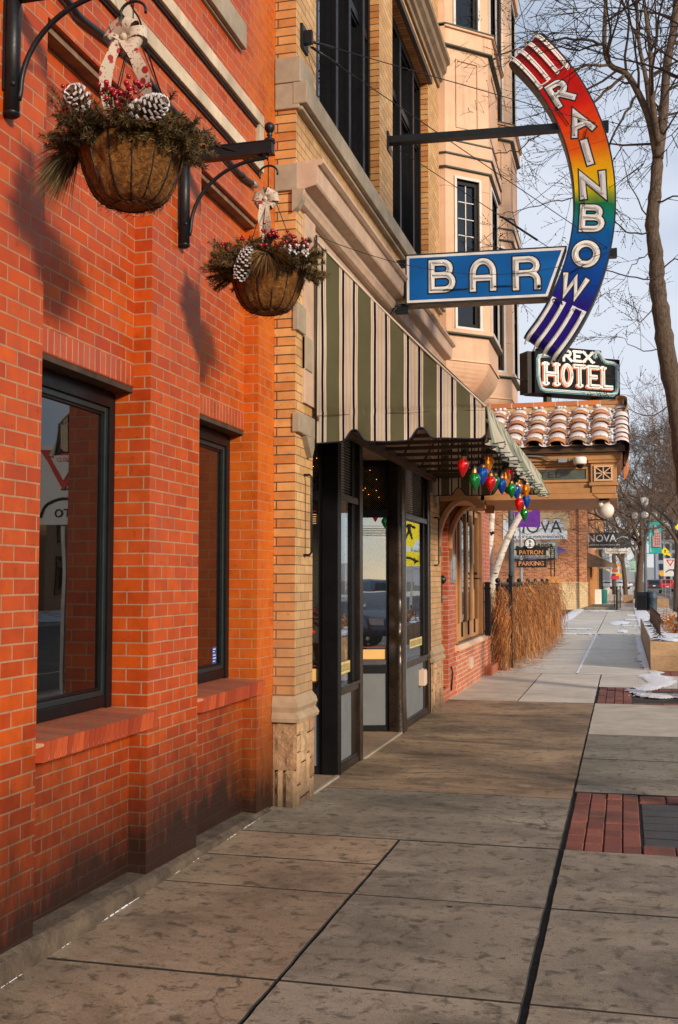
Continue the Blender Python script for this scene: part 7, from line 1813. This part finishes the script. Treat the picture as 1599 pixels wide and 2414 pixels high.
for k in range(11): x = -.85+k*.10; m.tube([(x, 63.99, 3.17), (x+.03, 63.99, 3.28 if k in (0, 5) else 3.22), (x+.05, 63.99, 3.17), (x+.09, 63.99, 3.20)], .009, 4)
m.build('script_line', plain('grey_script', (.25,.22,.2), .6), ss)
# far shop fronts down the left side of the street
r = random.Random(9)
farb = [(84, 97, 5.2, (.72,.44,.20), 'ochre shopfront directly beyond the arts centre'), (97.2, 112, 7, (.58,.30,.14), 'brown brick building beyond the ochre shopfront'), (112.2, 150, 6, (.62,.50,.36), 'pale building at the far end of the left pavement')]
for (a_, b_, h, c, lb) in farb:
    t = thing('shop_building', lb, 'building', (-1.8, a_, 0)); m = MB(); m.box(-13, -1.80, a_, b_, -.1, h); m.box(-13, -1.7, a_, b_, h, h+.25); m.build('wall', plain('far_wall_%d' % a_, c, .8), t)
    m = MB(); y = a_+.6
    while y < b_-1.6:
        for q in ((y, y+1.2, .7, 2.6), (y, y+1.0, 3.4, 4.7)): m = MB(); m.box(-1.80, -1.74, *q); m.build('window', GLASSD, t)
        y += 2.1
    m = MB(); m.box(-1.8, -.7, a_+2, a_+7, 2.75, 2.85); m.build('shop_canopy', plain('teal_canopy', (.02,.25,.26), .6) if a_ == 84 else TRIMW, t)
# box planter and others near the shopfronts
m = MB(); m.box(-1.75, -1.35, 70, 70.5, .0, 1.0); m.build('white_planter', WHITEP, label='white box planter against the far shopfront wall', cat='planter', bevel=.02)
m = MB(); m.lathe([(.0,0),(.26,0),(.28,.9),(.30,.92),(.0,.98)], (-1.35, 76, 0), 16); m.build('waste_bin', plain('teal_bin', (.02,.22,.22), .5), label='teal bin beside the white planter by the far shopfront', cat='bin')
# ------------------------------------------------------------------ lamp posts with banner
def lamp(x, y, lab):
    t = thing('street_lamp', lab, 'street lamp', (x, y, 0), 0, 'grey globe street lamps')
    m = MB(); m.lathe([(.0,0),(.24,0),(.24,.12),(.19,.2),(.17,.5),(.21,.55),(.21,.62),(.13,.75),(.10,.95),(.085,1.1),(.07,4.2),(.075,4.9),(.06,4.95),(.055,5.35),(.001,5.36)], (x, y, 0), 20); m.build('pole', GREYPOLE, t)
    m = MB(); m.tube([(x-.62, y, 5.22), (x+.62, y, 5.22)], .025, 6); m.tube([(x-.45, y, 5.18), (x-.15, y, 5.0), (x, y, 4.9)], .02, 6); m.tube([(x+.45, y, 5.18), (x+.15, y, 5.0), (x, y, 4.9)], .02, 6)
    for dx in (-.45, .45): m.lathe([(.03,5.22),(.08,5.18),(.08,5.12),(.02,5.10)], (x+dx, y, 0), 12)
    m.lathe([(.055,5.36),(.12,5.40),(.10,5.5)], (x, y, 0), 12); m.build('crossarm', GREYPOLE, t)
    for (dx, z, rr) in ((0, 5.72, .24), (-.45, 4.98-.0, .20), (.45, 4.98, .20), (0, 5.02, .20)):
        m = MB(); m.ball((x+dx, y-(.2 if dx == 0 and z < 5.5 else 0), z), rr, 18); m.build('globe', OPAL, t)
    return t
la = lamp(1.12, 60, 'near grey street lamp with four white globes beside the black waste bins')
m = MB(); m.box(1.30, 1.36, 59.98, 60.02, 4.62, 4.66); m.tube([(1.1,60,4.66),(1.98,60,4.66)], .02, 6); m.tube([(1.1,60,2.98),(1.98,60,2.98)], .02, 6); m.build('banner_rods', GREYPOLE, la)
ba = thing('street_banner', 'turquoise vertical banner with a pink tower picture on the lamp post', 'banner', (1.35, 60, 2.98))
m = MB(); vs = []
for i in range(9):
    for j in range(3): vs.append((1.30+.33*j-.0+.01*sin(i), 60+.02*sin(i*.9+j), 3.0+.2*i*1.02))
m.add(vs, [(i*3+j, i*3+j+1, i*3+3+j+1, i*3+3+j) for i in range(8) for j in range(2)]); m.build('cloth', plain('turquoise_cloth', (.02,.42,.42), .7), ba)
m = MB(); m.prism([(1.50,3.32),(1.92,3.32),(1.92,4.05),(1.86,4.05),(1.86,4.12),(1.80,4.12),(1.80,4.25),(1.74,4.25),(1.74,4.32),(1.66,4.55),(1.58,4.32),(1.58,3.9),(1.50,3.9)], 59.93, 59.95, 'y'); tw_ = m.build('tower_picture', plain('pink_print', (.62,.33,.33), .7, var=.2, vscale=12), ba)
m = MB()
for i in range(3):
    for j in range(5): m.box(1.62+.1*i, 1.66+.1*i, 59.92, 59.93, 3.42+.14*j, 3.50+.14*j)
m.build('printed_windows', plain('plum_print', (.2,.08,.1), .7), ba)
a = text_mb('HISTORIC MONTANA AVENUE', .115, (1.40, 59.94, 3.85), ((0,0,1),(-1,0,0)), .002, xs=1.0); a.build('banner_lettering', WHITEP, ba)
lamp(.98, 96, 'farther grey street lamp behind the first one')
m = MB(); m.box(.62, 1.14, 58.9, 59.5, 0, .93); m.box(.66, 1.10, 58.89, 58.9, .1, .80, 1); m.box(.60, 1.16, 58.87, 59.53, .93, .96); m.build('waste_bin', [BLACK, BLACKM], bevel=.01, label='square black litter bin left of the round grey one', cat='bin')
m = MB(); m.lathe([(.0,0),(.25,0),(.26,.1),(.275,.62),(.30,.64),(.30,.72),(.28,.74),(.29,.93),(.30,.98),(.0,1.0)], (1.40, 59.5, 0), 20); m.build('waste_bin', plain('slate_bin', (.055,.085,.12), .5), label='round slate grey litter bin right of the square black one', cat='bin')
# iron railing on the far pavement
rl = thing('iron_railing', 'short black iron railing standing on the pavement before the arts centre', 'railing', (-.5, 60.2, 0)); m = MB()
for (x, y) in ((-.50, 60.2), (-.38, 60.2), (-.36, 61.5), (-.2, 64)): m.box(x-.025, x+.025, y-.025, y+.025, 0, 1.15); m.ball((x, y, 1.2), .05, 8)
m.tube([(-.44,60.2,1.05),(-.36,61.5,1.05),(-.2,64,.95),(-.12,67,.6)], .02, 6); m.tube([(-.44,60.2,.3),(-.2,64,.3)], .015, 6)
for k in range(8): m.box(-.43+k*.03, -.415+k*.03, 60.3+.5*k, 60.32+.5*k, 0.0, 1.04)
m.build('rails', BLACK, rl)
# notice post and bollard by the driveway
nt = thing('notice_post', 'grey bollard with black and white notice sign at the end of the vine fence', 'post', (-2.55, 33.6, 0))
m = MB(); m.tube([(-2.42, 33.6, 0), (-2.42, 33.6, .75)], .05, 10); m.tube([(-2.42,33.6,.75),(-2.42,33.6,1.45)], .02, 8); m.build('post', GREYPOLE, nt)
m = MB(); m.box(-2.42-.16, -2.42+.16, 33.56, 33.58, 1.05, 1.42); m.build('plate', WHITEP, nt)
m = MB(); m.box(-2.42-.13, -2.42+.13, 33.55, 33.56, 1.30, 1.40); m.box(-2.42-.11, -2.42+.11, 33.55, 33.56, 1.20, 1.26); m.box(-2.42-.12, -2.42+.12, 33.55, 33.56, 1.10, 1.14); m.build('printed_lines', BLACK, nt)
m = MB(); m.tube([(-2.42,33.54,.62),(-2.42,33.54,.68)], .052, 10, 0); m.build('orange_band', ORANGEP, nt)
# ------------------------------------------------------------------ concrete planter with iron hooks
pl = thing('concrete_planter', 'long raised concrete planter on the right, filled with snow and dry plants', 'planter', (.45, 20.4, 0))
m = MB(); PX0, PX1, PY0, PY1, PZ = .44, 2.15, 20.4, 32.4, .50; th = .17
for (x0, x1, y0, y1) in ((PX0, PX1, PY0, PY0+th), (PX0, PX1, PY1-th, PY1), (PX0, PX0+th, PY0+th, PY1-th), (PX1-th, PX1, PY0+th, PY1-th)): m.box(x0, x1, y0, y1, -.05, .245); m.box(x0+.004, x1-.004, y0+.004, y1-.004, .245, .253); m.box(x0, x1, y0, y1, .253, PZ)
m.build('walls', CON_P, pl, bevel=.012)
m = MB(); m.box(PX0+th, PX1-th, PY0+th, PY1-th, 0, PZ-.07); m.build('soil', MULCH, pl)
def snow_bed(name, x0, x1, y0, y1, z, h, seed, parent, thr=-.1, dx=.05):
    nx = int((x1-x0)/dx); ny = int((y1-y0)/dx/1.5); m = MB(); H = {}; ids = {}
    for i in range(nx+1):
        for j in range(ny+1):
            x = x0+(x1-x0)*i/nx; y = y0+(y1-y0)*j/ny; H[i,j] = MN.fractal(Vector((x*2.2+seed, y*1.2, 1)), 1., 2., 4)-thr
    for i in range(nx+1):
        for j in range(ny+1):
            ids[i,j] = len(m.v); m.v.append((x0+(x1-x0)*i/nx, y0+(y1-y0)*j/ny, z+h*max(0, min(1, H[i,j]*1.5))**.5))
    for i in range(nx):
        for j in range(ny):
            k = [(i,j),(i+1,j),(i+1,j+1),(i,j+1)]
            if all(H[q] > 0 for q in k): m.f.append([ids[q] for q in k]); m.m.append(0); m.sm.append(True)
    return m.build(name, SNOWM, parent)
snow_bed('snow_cover', PX0+th, PX1-th, PY0+th, PY1-th, PZ-.06, .09, 3, pl, thr=-.35); snow_bed('snow_cap', PX0+.02, PX0+th+.05, PY0+.35, PY1, PZ+.002, .03, 9, pl, thr=-.2, dx=.02)
m = MB(); r = random.Random(6)
for k in range(14):
    x = PX0+.21; y = 21.7+k*.62; h = .42
    m.tube([(x, y, PZ-.05), (x, y, PZ+h)], .010, 6); m.ball((x, y, PZ+h+.01), .02, 6)
    for (dx, dy) in ((-.11, 0), (.11, 0), (0, -.1), (0, .1)): m.tube([(x, y, PZ+.09), (x+dx*.5, y+dy*.5, PZ+.02), (x+dx*1.2, y+dy*1.2, PZ+.012)], .008, 5)
    for s in (-1, 1): m.tube([(x, y, PZ+.30), (x+s*.05, y, PZ+.33), (x+s*.07, y, PZ+.29), (x+s*.045, y, PZ+.27)], .006, 5)
for z in (.12, .27): m.tube([(PX0+.21, 21.7, PZ+z), (PX0+.21, 21.7+13*.62, PZ+z)], .007, 5)
m.build('iron_edging', plain('rusty_iron', (.05,.022,.014), .7, var=.4), pl)
sc2 = thing('scroll_stand', 'black iron scroll stand with a rusty round drum at the planter corner', 'stand', (1.15, 21.0, .45))
m = MB(); x, y = 1.13, 21.3; m.tube([(x, y, .44), (x, y, 1.0)], .012, 6)
for z in (.66, .84):
    m.tube([(x, y, z), (x-.17, y, z+.0)]+[(x-.17-.035*sin(a), y, z+.035-.035*cos(a)) for a in [q*pi/6 for q in range(1, 9)]], .008, 6)
m.tube([(x+.16+.16*cos(a), y, 1.22+.16*sin(a)) for a in [q*pi/12 for q in range(25)]], .009, 6); m.build('scrolls', BLACK, sc2)
m = MB(); m.lathe([(.0,0),(.1,0),(.11,.02),(.11,.15),(.1,.17),(.0,.17)], (1.13, 21.25, .46), 16); m.build('drum', plain('rusty_drum', (.055,.028,.016), .8, var=.5), sc2)
dp_ = MB(); r = random.Random(19)
for (cx, cy, s) in ((1.02, 24.2, 1.), (1.25, 26.5, 1.1), (.95, 28.3, .9), (1.5, 23.2, 1.), (1.35, 30., 1.2), (1.7, 25., 1.)):
    for k in range(230):
        a = r.uniform(0, 6.3); R = r.uniform(0, .2)*s; p = Vector((cx+R*cos(a), cy+R*sin(a)*1.4, PZ-.02)); d = Vector((cos(a)*r.uniform(.2,1.1), sin(a)*r.uniform(.2,1.1), r.uniform(.4,1.3))); L = r.uniform(.12, .36)*s
        q = p+d.normalized()*L; dp_.tube([p, p.lerp(q, .6)+Vector((0,0,.03)), q+Vector((0,0,-.05))], [.003,.0025,.0015], 3, 0, cap=False, sm=False)
        if r.random() < .5: e = Vector((r.gauss(0,1), r.gauss(0,1), r.gauss(0,1))).normalized()*.03; f_ = Vector((r.gauss(0,1), r.gauss(0,1), r.gauss(0,1))).normalized()*.02; dp_.add([q-e, q+f_, q+e, q-f_], [(0,1,2,3)])
dp_.build('dry_plants', VINE, label='clumps of dry brown perennials standing in the snowy planter', cat='plants', kind='stuff')
m = MB(); m.box(1.2, 2.5, 66, 78, -.02, .5); m.build('concrete_planter', CON_P, bevel=.02, label='far low concrete planter right of the litter bins', cat='planter')
m = MB(); m.box(-.05, .6, 78, 84, -.02, .5); m.build('concrete_planter', CON_P, bevel=.02, label='far concrete planter left of the bare tree trunk', cat='planter')
# ------------------------------------------------------------------ vehicles
def vehicle(name, lab, cat, loc, rz, paint, kind='suv', group=None):
    t = thing(name, lab, cat, loc, rz, group); W = .93
    if kind == 'suv': side = [(-2.3,.45),(-2.34,.75),(-2.30,1.02),(-2.16,1.10),(-1.95,1.70),(-1.75,1.78),(.1,1.78),(.35,1.72),(.98,1.12),(2.0,1.02),(2.28,.88),(2.33,.60),(2.28,.42)]
    elif kind == 'pickup': side = [(-2.7,.55),(-2.74,.75),(-2.70,1.12),(-.75,1.14),(-.70,1.20),(-.45,1.75),(-.25,1.82),(.75,1.82),(.95,1.74),(1.45,1.18),(2.5,1.08),(2.72,.9),(2.75,.55)]
    else: side = [(-2.25,.42),(-2.3,.68),(-2.22,.95),(-1.6,1.02),(-.95,1.42),(-.6,1.46),(.25,1.44),(1.1,1.0),(2.0,.88),(2.22,.7),(2.25,.42)]
    def body_sec(y, f, top=0): return [(a*(1-.02*f), b) for a, b in side]
    m = MB(); n = len(side); ys = [-W, -W+.06, -W+.14, 0, W-.14, W-.06, W]; vs = []
    for y in ys:
        f = abs(y)/W
        for (a, b) in side:
            k = 0 if b < 1.15 else (b-1.15)*.22
            ins = .05 if abs(y) > W-.03 else (.012 if abs(y) > W-.1 else 0)
            yy_ = y*(1-k*.9); vs.append((yy_, a*(1-ins*.35), b-(ins*.5 if b > .6 else -ins*.3)))
    m.add(vs, [(i*n+j, i*n+(j+1) % n, (i+1)*n+(j+1) % n, (i+1)*n+j) for i in range(len(ys)-1) for j in range(n)]+[tuple(range(n)), tuple(range((len(ys)-1)*n, len(ys)*n))], 0, True)
    m.build('body', paint, t, local=True, bevel=.02)
    gl = MB()
    def q3(pts, d=.004): gl.add(pts, [tuple(range(len(pts)))])
    if kind == 'suv':
        gl.quad((-.70,-2.17,1.16),(.70,-2.17,1.16),(.60,-1.985,1.62),(-.60,-1.985,1.62)); gl.quad((-.68,.97,1.18),(.68,.97,1.18),(.60,.42,1.69),(-.60,.42,1.69))
        for s in (-1, 1): gl.quad((s*.93,-1.85,1.17),(s*.93,.7,1.17),(s*.835,.25,1.65),(s*.835,-1.7,1.65))
    elif kind == 'pickup':
        gl.quad((-.66,-.735,1.28),(.66,-.735,1.28),(.60,-.50,1.70),(-.60,-.50,1.70)); gl.quad((-.70,1.44,1.24),(.70,1.44,1.24),(.60,1.0,1.73),(-.60,1.0,1.73))
        for s in (-1, 1): gl.quad((s*.93,-.5,1.24),(s*.93,1.2,1.24),(s*.84,.85,1.72),(s*.84,-.35,1.72))
    else:
        gl.quad((-.66,-1.55,1.06),(.66,-1.55,1.06),(.58,-1.0,1.42),(-.58,-1.0,1.42)); gl.quad((-.68,1.06,1.05),(.68,1.06,1.05),(.58,.35,1.44),(-.58,.35,1.44))
        for s in (-1, 1): gl.quad((s*.935,-1.3,1.03),(s*.935,.9,1.03),(s*.87,.2,1.38),(s*.87,-.85,1.38))
    gl.build('windows', GLASSD, t, local=True)
    R = .37; yw = {'suv': (-1.45, 1.45), 'pickup': (-1.75, 1.75), 'car': (-1.38, 1.38)}[kind]
    for yq in yw:
        for s in (-1, 1):
            m = MB(); m.lathe([(.20,-.11),(R-.02,-.11),(R,-.08),(R,.08),(R-.02,.11),(.20,.11)], (s*.82, yq, R), 24, axis='x'); wh = m.build('wheel', plain('tyre_'+name+str(yq)+str(s), (.02,.02,.02), .9), t, local=True) if False else m.build('wheel', TYRE, t, local=True)
            m = MB(); m.lathe([(.0,.10*s),(.21,.09*s),(.21,.05*s)], (s*.82, yq, R), 16, axis='x'); m.build('rim', ZINC, wh, local=True)
    yb = side[1][0]
    for s in (-1, 1):
        m = MB(); m.box(s*.93, s*.72, yb-.015, yb+.12, .85, 1.12 if kind != 'suv' else 1.35); m.build('tail_light', REDP, t, local=True)
        m = MB(); m.box(s*.88, s*.55, side[-2][0]-.06, side[-2][0]+.02, .68, .82); m.build('headlight', OPAL, t, local=True)
    m = MB(); m.box(-.9, .9, yb-.09, yb+.1, .42, .62); m.build('bumper', plain('bumper_grey', (.12,.13,.14), .4), t, local=True)
    m = MB(); m.box(-.16, .16, yb-.10, yb-.085, .66 if kind != 'suv' else .9, .78 if kind != 'suv' else 1.02); m.build('plate', WHITEP, t, local=True)
    return t
TYRE = plain('tyre_rubber', (.02,.02,.02), .9)
def paint(n, c): return plain(n, c, .22, metal=.2, var=.03, coat=1.)
vehicle('pickup_truck', 'bright red pickup truck driving away far down the road', 'pickup truck', (6.1, 168, -.14), 0, paint('red_paint', (.62,.012,.01)), 'pickup')
vehicle('parked_car', 'white car just right of the red pickup truck', 'car', (10.2, 205, -.14), pi, paint('white_paint', (.75,.76,.78)), 'car')
vehicle('parked_car', 'dark car parked left of the red pickup truck behind the lamp post', 'car', (3.8, 150, -.14), 0, paint('dark_paint', (.03,.035,.05)), 'suv')
vehicle('parked_car', 'white car glimpsed far off between the railing and the tree trunk', 'car', (-.9, 190, .0), 1.2, paint('white_paint_two', (.72,.74,.76)), 'car')
vehicle('parked_suv', 'blue grey parked sport utility car seen mirrored in the entrance glass', 'car', (13.2, -24, -.14), pi, paint('blue_grey_paint', (.06,.13,.21)), 'suv')
vehicle('parked_car', 'dark blue parked car mirrored low in the entrance glass', 'car', (3.9, -3.4, -.14), 0, paint('navy_paint', (.015,.02,.07)), 'car')
# ------------------------------------------------------------------ signs down the street
def post_sign(name, lab, x, y, h, parts, cat='sign', group=None, rz=0):
    t = thing(name, lab, cat, (x, y, 0), rz, group); m = MB(); m.box(x-.025, x+.025, y-.0, y+.05, -.1, h); m.build('post', ZINC, t)
    for (nm, pts, mat, d) in parts: m = MB(); m.prism([(x+a, b) for a, b in pts], y-.004*d-.004, y-.004*d, 'y'); m.build(nm, mat, t)
    return t
YEL = plain('fluorescent_yellow', (.85,.72,.01), .5, var=.03); YELO = plain('amber_yellow', (.85,.42,.01), .5); SIGNW = plain('sign_white', (.72,.74,.75), .5, var=.03)
dia = lambda z, s: [(0,z-s),(s,z),(0,z+s),(-s,z)]
rect = lambda w_, z0, z1: [(-w_,z0),(w_,z0),(w_,z1),(-w_,z1)]
walk = [(-.10,-.25),(-.02,-.25),(.03,-.08),(.10,-.25),(.18,-.25),(.07,.0),(.10,.12),(.20,.05),(.22,.09),(.08,.22),(-.04,.22),(-.16,.10),(-.13,.06),(-.03,.14),(-.04,.0)]
post_sign('crossing_sign', 'fluorescent yellow crossing sign with arrow plaque mirrored in the last storefront window', 2.2, 36, 3.9, [('plate', dia(3.25, .62), YEL, 1), ('pictogram', [(a*1.1, 3.22+b*1.1) for a, b in walk], BLACK, 2), ('arrow_plaque', rect(.38, 2.05, 2.52), YEL, 1), ('arrow', [(-.3,2.2),(-.12,2.12),(-.14,2.2),(.28,2.34),(.26,2.42),(-.12,2.28),(-.1,2.36)], BLACK, 2)])
post_sign('crossing_sign', 'small far yellow crossing sign just right of the lamp post', 3.7, 105, 4.6, [('plate', dia(4.2, .38), YEL, 1), ('pictogram', [(a*.6, 4.2+b*.6) for a, b in walk], BLACK, 2), ('arrow_plaque', [(.1,3.9),(.55,3.7),(.45,4.0),(.25,4.1)], YEL, 1)])
post_sign('yield_sign', 'white far sign with a red yield triangle under the yellow crossing sign', 3.95, 100, 3.4, [('plate', rect(.55, 1.9, 3.45), SIGNW, 1), ('triangle', [(-.35,3.35),(.35,3.35),(0,2.75)], REDP, 2), ('triangle_inner', [(-.2,3.27),(.2,3.27),(0,2.92)], SIGNW, 3), ('arrow', [(-.4,2.3),(-.1,2.5),(.3,2.5),(.4,2.2),(.3,2.25),(.2,2.4),(-.1,2.4),(-.4,2.2)], BLACK, 2)])
post_sign('warning_sign', 'orange yellow far diamond sign left of the tree trunk', -.6, 120, 3.3, [('plate', dia(2.9, .5), YELO, 1), ('disc', [(.1+.3*cos(a), 2.05+.3*sin(a)) for a in [q*pi/8 for q in range(16)]], YELO, 1)])
post_sign('warning_sign', 'round yellow far sign left of the red pickup truck', 4.55, 140, 2.6, [('plate', [(.33*cos(a), 2.35+.33*sin(a)) for a in [q*pi/8 for q in range(16)]], YELO, 1)])
post_sign('street_name_sign', 'small pale green far sign on the second lamp post', .70, 90, 3.2, [('plate', rect(.24, 2.2, 3.1), plain('pale_green_sign', (.35,.62,.55), .6), 1), ('printed_text', rect(.16, 2.4, 2.46), BLACK, 2)])
m = MB(); m.box(-1.0, -.3, 92, 92.05, 2.1, 2.7); s1 = m.build('shop_sign', SIGNW, label='square white shop sign with an orange cup hanging beyond the brown awning', cat='sign')
m = MB(); m.prism([(-.9,2.45),(-.4,2.45),(-.48,2.2),(-.82,2.2)], 91.96, 91.99, 'y'); m.prism([(-.8,2.5),(-.5,2.5),(-.55,2.66),(-.75,2.66)], 91.96, 91.99, 'y'); m.build('cup_emblem', ORANGEP, s1)
m = MB(); m.box(-1.0, -.35, 90, 90.05, 1.65, 1.9); m.build('shop_sign', plain('pink_sign', (.7,.05,.12), .5), label='small pink shop sign under the white one', cat='sign')
# yield-to-pedestrians sign seen in the first window
ys_ = thing('yield_sign', 'white yield sign by the kerb mirrored in the nearest dark window', 'sign', (1.55, 13.4, 0)); m = MB(); m.box(1.53, 1.58, 13.42, 13.47, -.1, 3.5); m.build('post', ZINC, ys_)
m = MB(); m.box(1.05, 2.05, 13.38, 13.40, 2.35, 3.42); m.build('plate', SIGNW, ys_)
m = MB(); m.prism([(1.20,3.36),(1.90,3.36),(1.55,2.80)], 13.370, 13.376, 'y'); m.build('triangle', REDP, ys_)
m = MB(); m.prism([(1.34,3.28),(1.76,3.28),(1.55,2.94)], 13.360, 13.366, 'y'); m.build('triangle_inner', SIGNW, ys_)
a = text_mb('YIELD', .085, (1.55, 13.358, 3.22), ((1,0,0),(0,0,1)), .001); a.build('triangle_word', REDP, ys_)
a = text_mb('HERE', .16, (1.40, 13.374, 2.86), ((1,0,0),(0,0,1)), .001, bold=.003); merge(a, text_mb('TO', .16, (1.55, 13.374, 2.5), ((1,0,0),(0,0,1)), .001, bold=.003)); a.build('lettering', BLACK, ys_)
m = MB(); m.tube(wiggle([(1.2,13.37,2.45),(1.3,13.37,2.62),(1.55,13.37,2.7),(1.8,13.37,2.62),(1.9,13.37,2.45)], 4), .018, 4); m.build('arrow', BLACK, ys_)
ys_.location.x += .42
# ------------------------------------------------------------------ buildings across the street (seen in reflections) and far skyline
r = random.Random(15)
xb = [(-20, 2, 5.6, 'tan brick building opposite the camera, seen only in reflections'), (2.3, 22, 5.0, 'brown brick building opposite the storefront, seen only in reflections'), (22.5, 48, 5.8, 'buff brick building opposite the hotel, seen only in reflections'), (52, 90, 5.2, 'long low brick building far along the opposite pavement')]
for k, (a_, b_, h, lb) in enumerate(xb):
    t = thing('shop_building', lb, 'building', (24, a_, 0)); m = MB(); wall_m = brick_mat('opposite_brick_%d' % k, (.42,.22,.10,1), (.55,.30,.15,1), (.4,.3,.2,1), bw=.25, bh=.085, ms=.01)
    m.box(24, 34, a_, b_, -.1, h); m.box(23.8, 34, a_, b_, h, h+.3); m.build('wall', wall_m, t)
    m = MB(); y = a_+1
    while y < b_-2.2:
        for q in ((y, y+1.7, .8, 2.8), (y+.2, y+1.3, 3.5, 4.9)): m = MB(); m.box(23.94, 24.0, *q); m.build('window', GLASSD, t)
        y += 2.9
m = MB(); rr = random.Random(2)
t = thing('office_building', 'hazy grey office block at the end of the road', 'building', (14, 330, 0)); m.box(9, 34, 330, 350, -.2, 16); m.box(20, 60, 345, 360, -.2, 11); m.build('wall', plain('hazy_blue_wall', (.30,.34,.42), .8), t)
for i in range(12):
    for j in range(5): m = MB(); m.box(10+i*1.9, 11.1+i*1.9, 329.8, 330, 1.5+j*2.9, 3.3+j*2.9); m.build('window', GLASSD, t)
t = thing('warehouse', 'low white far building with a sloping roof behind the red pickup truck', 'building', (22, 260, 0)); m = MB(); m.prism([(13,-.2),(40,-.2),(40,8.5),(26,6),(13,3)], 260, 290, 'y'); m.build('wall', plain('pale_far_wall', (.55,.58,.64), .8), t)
sg2 = thing('traffic_light', 'far traffic signal heads hanging over the road on a pole', 'traffic light', (13.2, 190, 0)); m = MB(); m.tube([(13.2,190,0),(13.2,190,9.5)], .12, 8); m.tube([(13.2,190,7.0),(8.6,190,7.3)], .07, 6); m.build('pole', GREYPOLE, sg2)
for x in (8.9, 9.9): m = MB(); m.box(x-.25, x+.25, 189.8, 190.1, 6.0, 7.0); m.build('signal_head', BLACK, sg2)
m = MB(); m.tube([(12.9,182,0),(12.9,182,10.5)], .13, 8); m.tube([(12.0,182,9.6),(13.8,182,9.6)], .06, 6); m.build('utility_pole', GREYPOLE, label='far wooden utility pole with crossarm at the right edge', cat='pole')
m = MB()
for z, dy in ((9.7, 0), (9.55, .3)):
    A = Vector((13.3, 182, z)); Bp = Vector((4, 420, z)); C_ = Vector((20, 60, z+.2)); m.tube([A.lerp(Bp, i/8)-Vector((0,0,2*(i/8)*(1-i/8)*4*.4)) for i in range(9)], .02, 4); m.tube([A.lerp(C_, i/8)-Vector((0,0,2*(i/8)*(1-i/8)*4*.4)) for i in range(9)], .015, 4)
m.build('power_line', BLACK, label='thin power lines crossing the sky at the far right', cat='cable')
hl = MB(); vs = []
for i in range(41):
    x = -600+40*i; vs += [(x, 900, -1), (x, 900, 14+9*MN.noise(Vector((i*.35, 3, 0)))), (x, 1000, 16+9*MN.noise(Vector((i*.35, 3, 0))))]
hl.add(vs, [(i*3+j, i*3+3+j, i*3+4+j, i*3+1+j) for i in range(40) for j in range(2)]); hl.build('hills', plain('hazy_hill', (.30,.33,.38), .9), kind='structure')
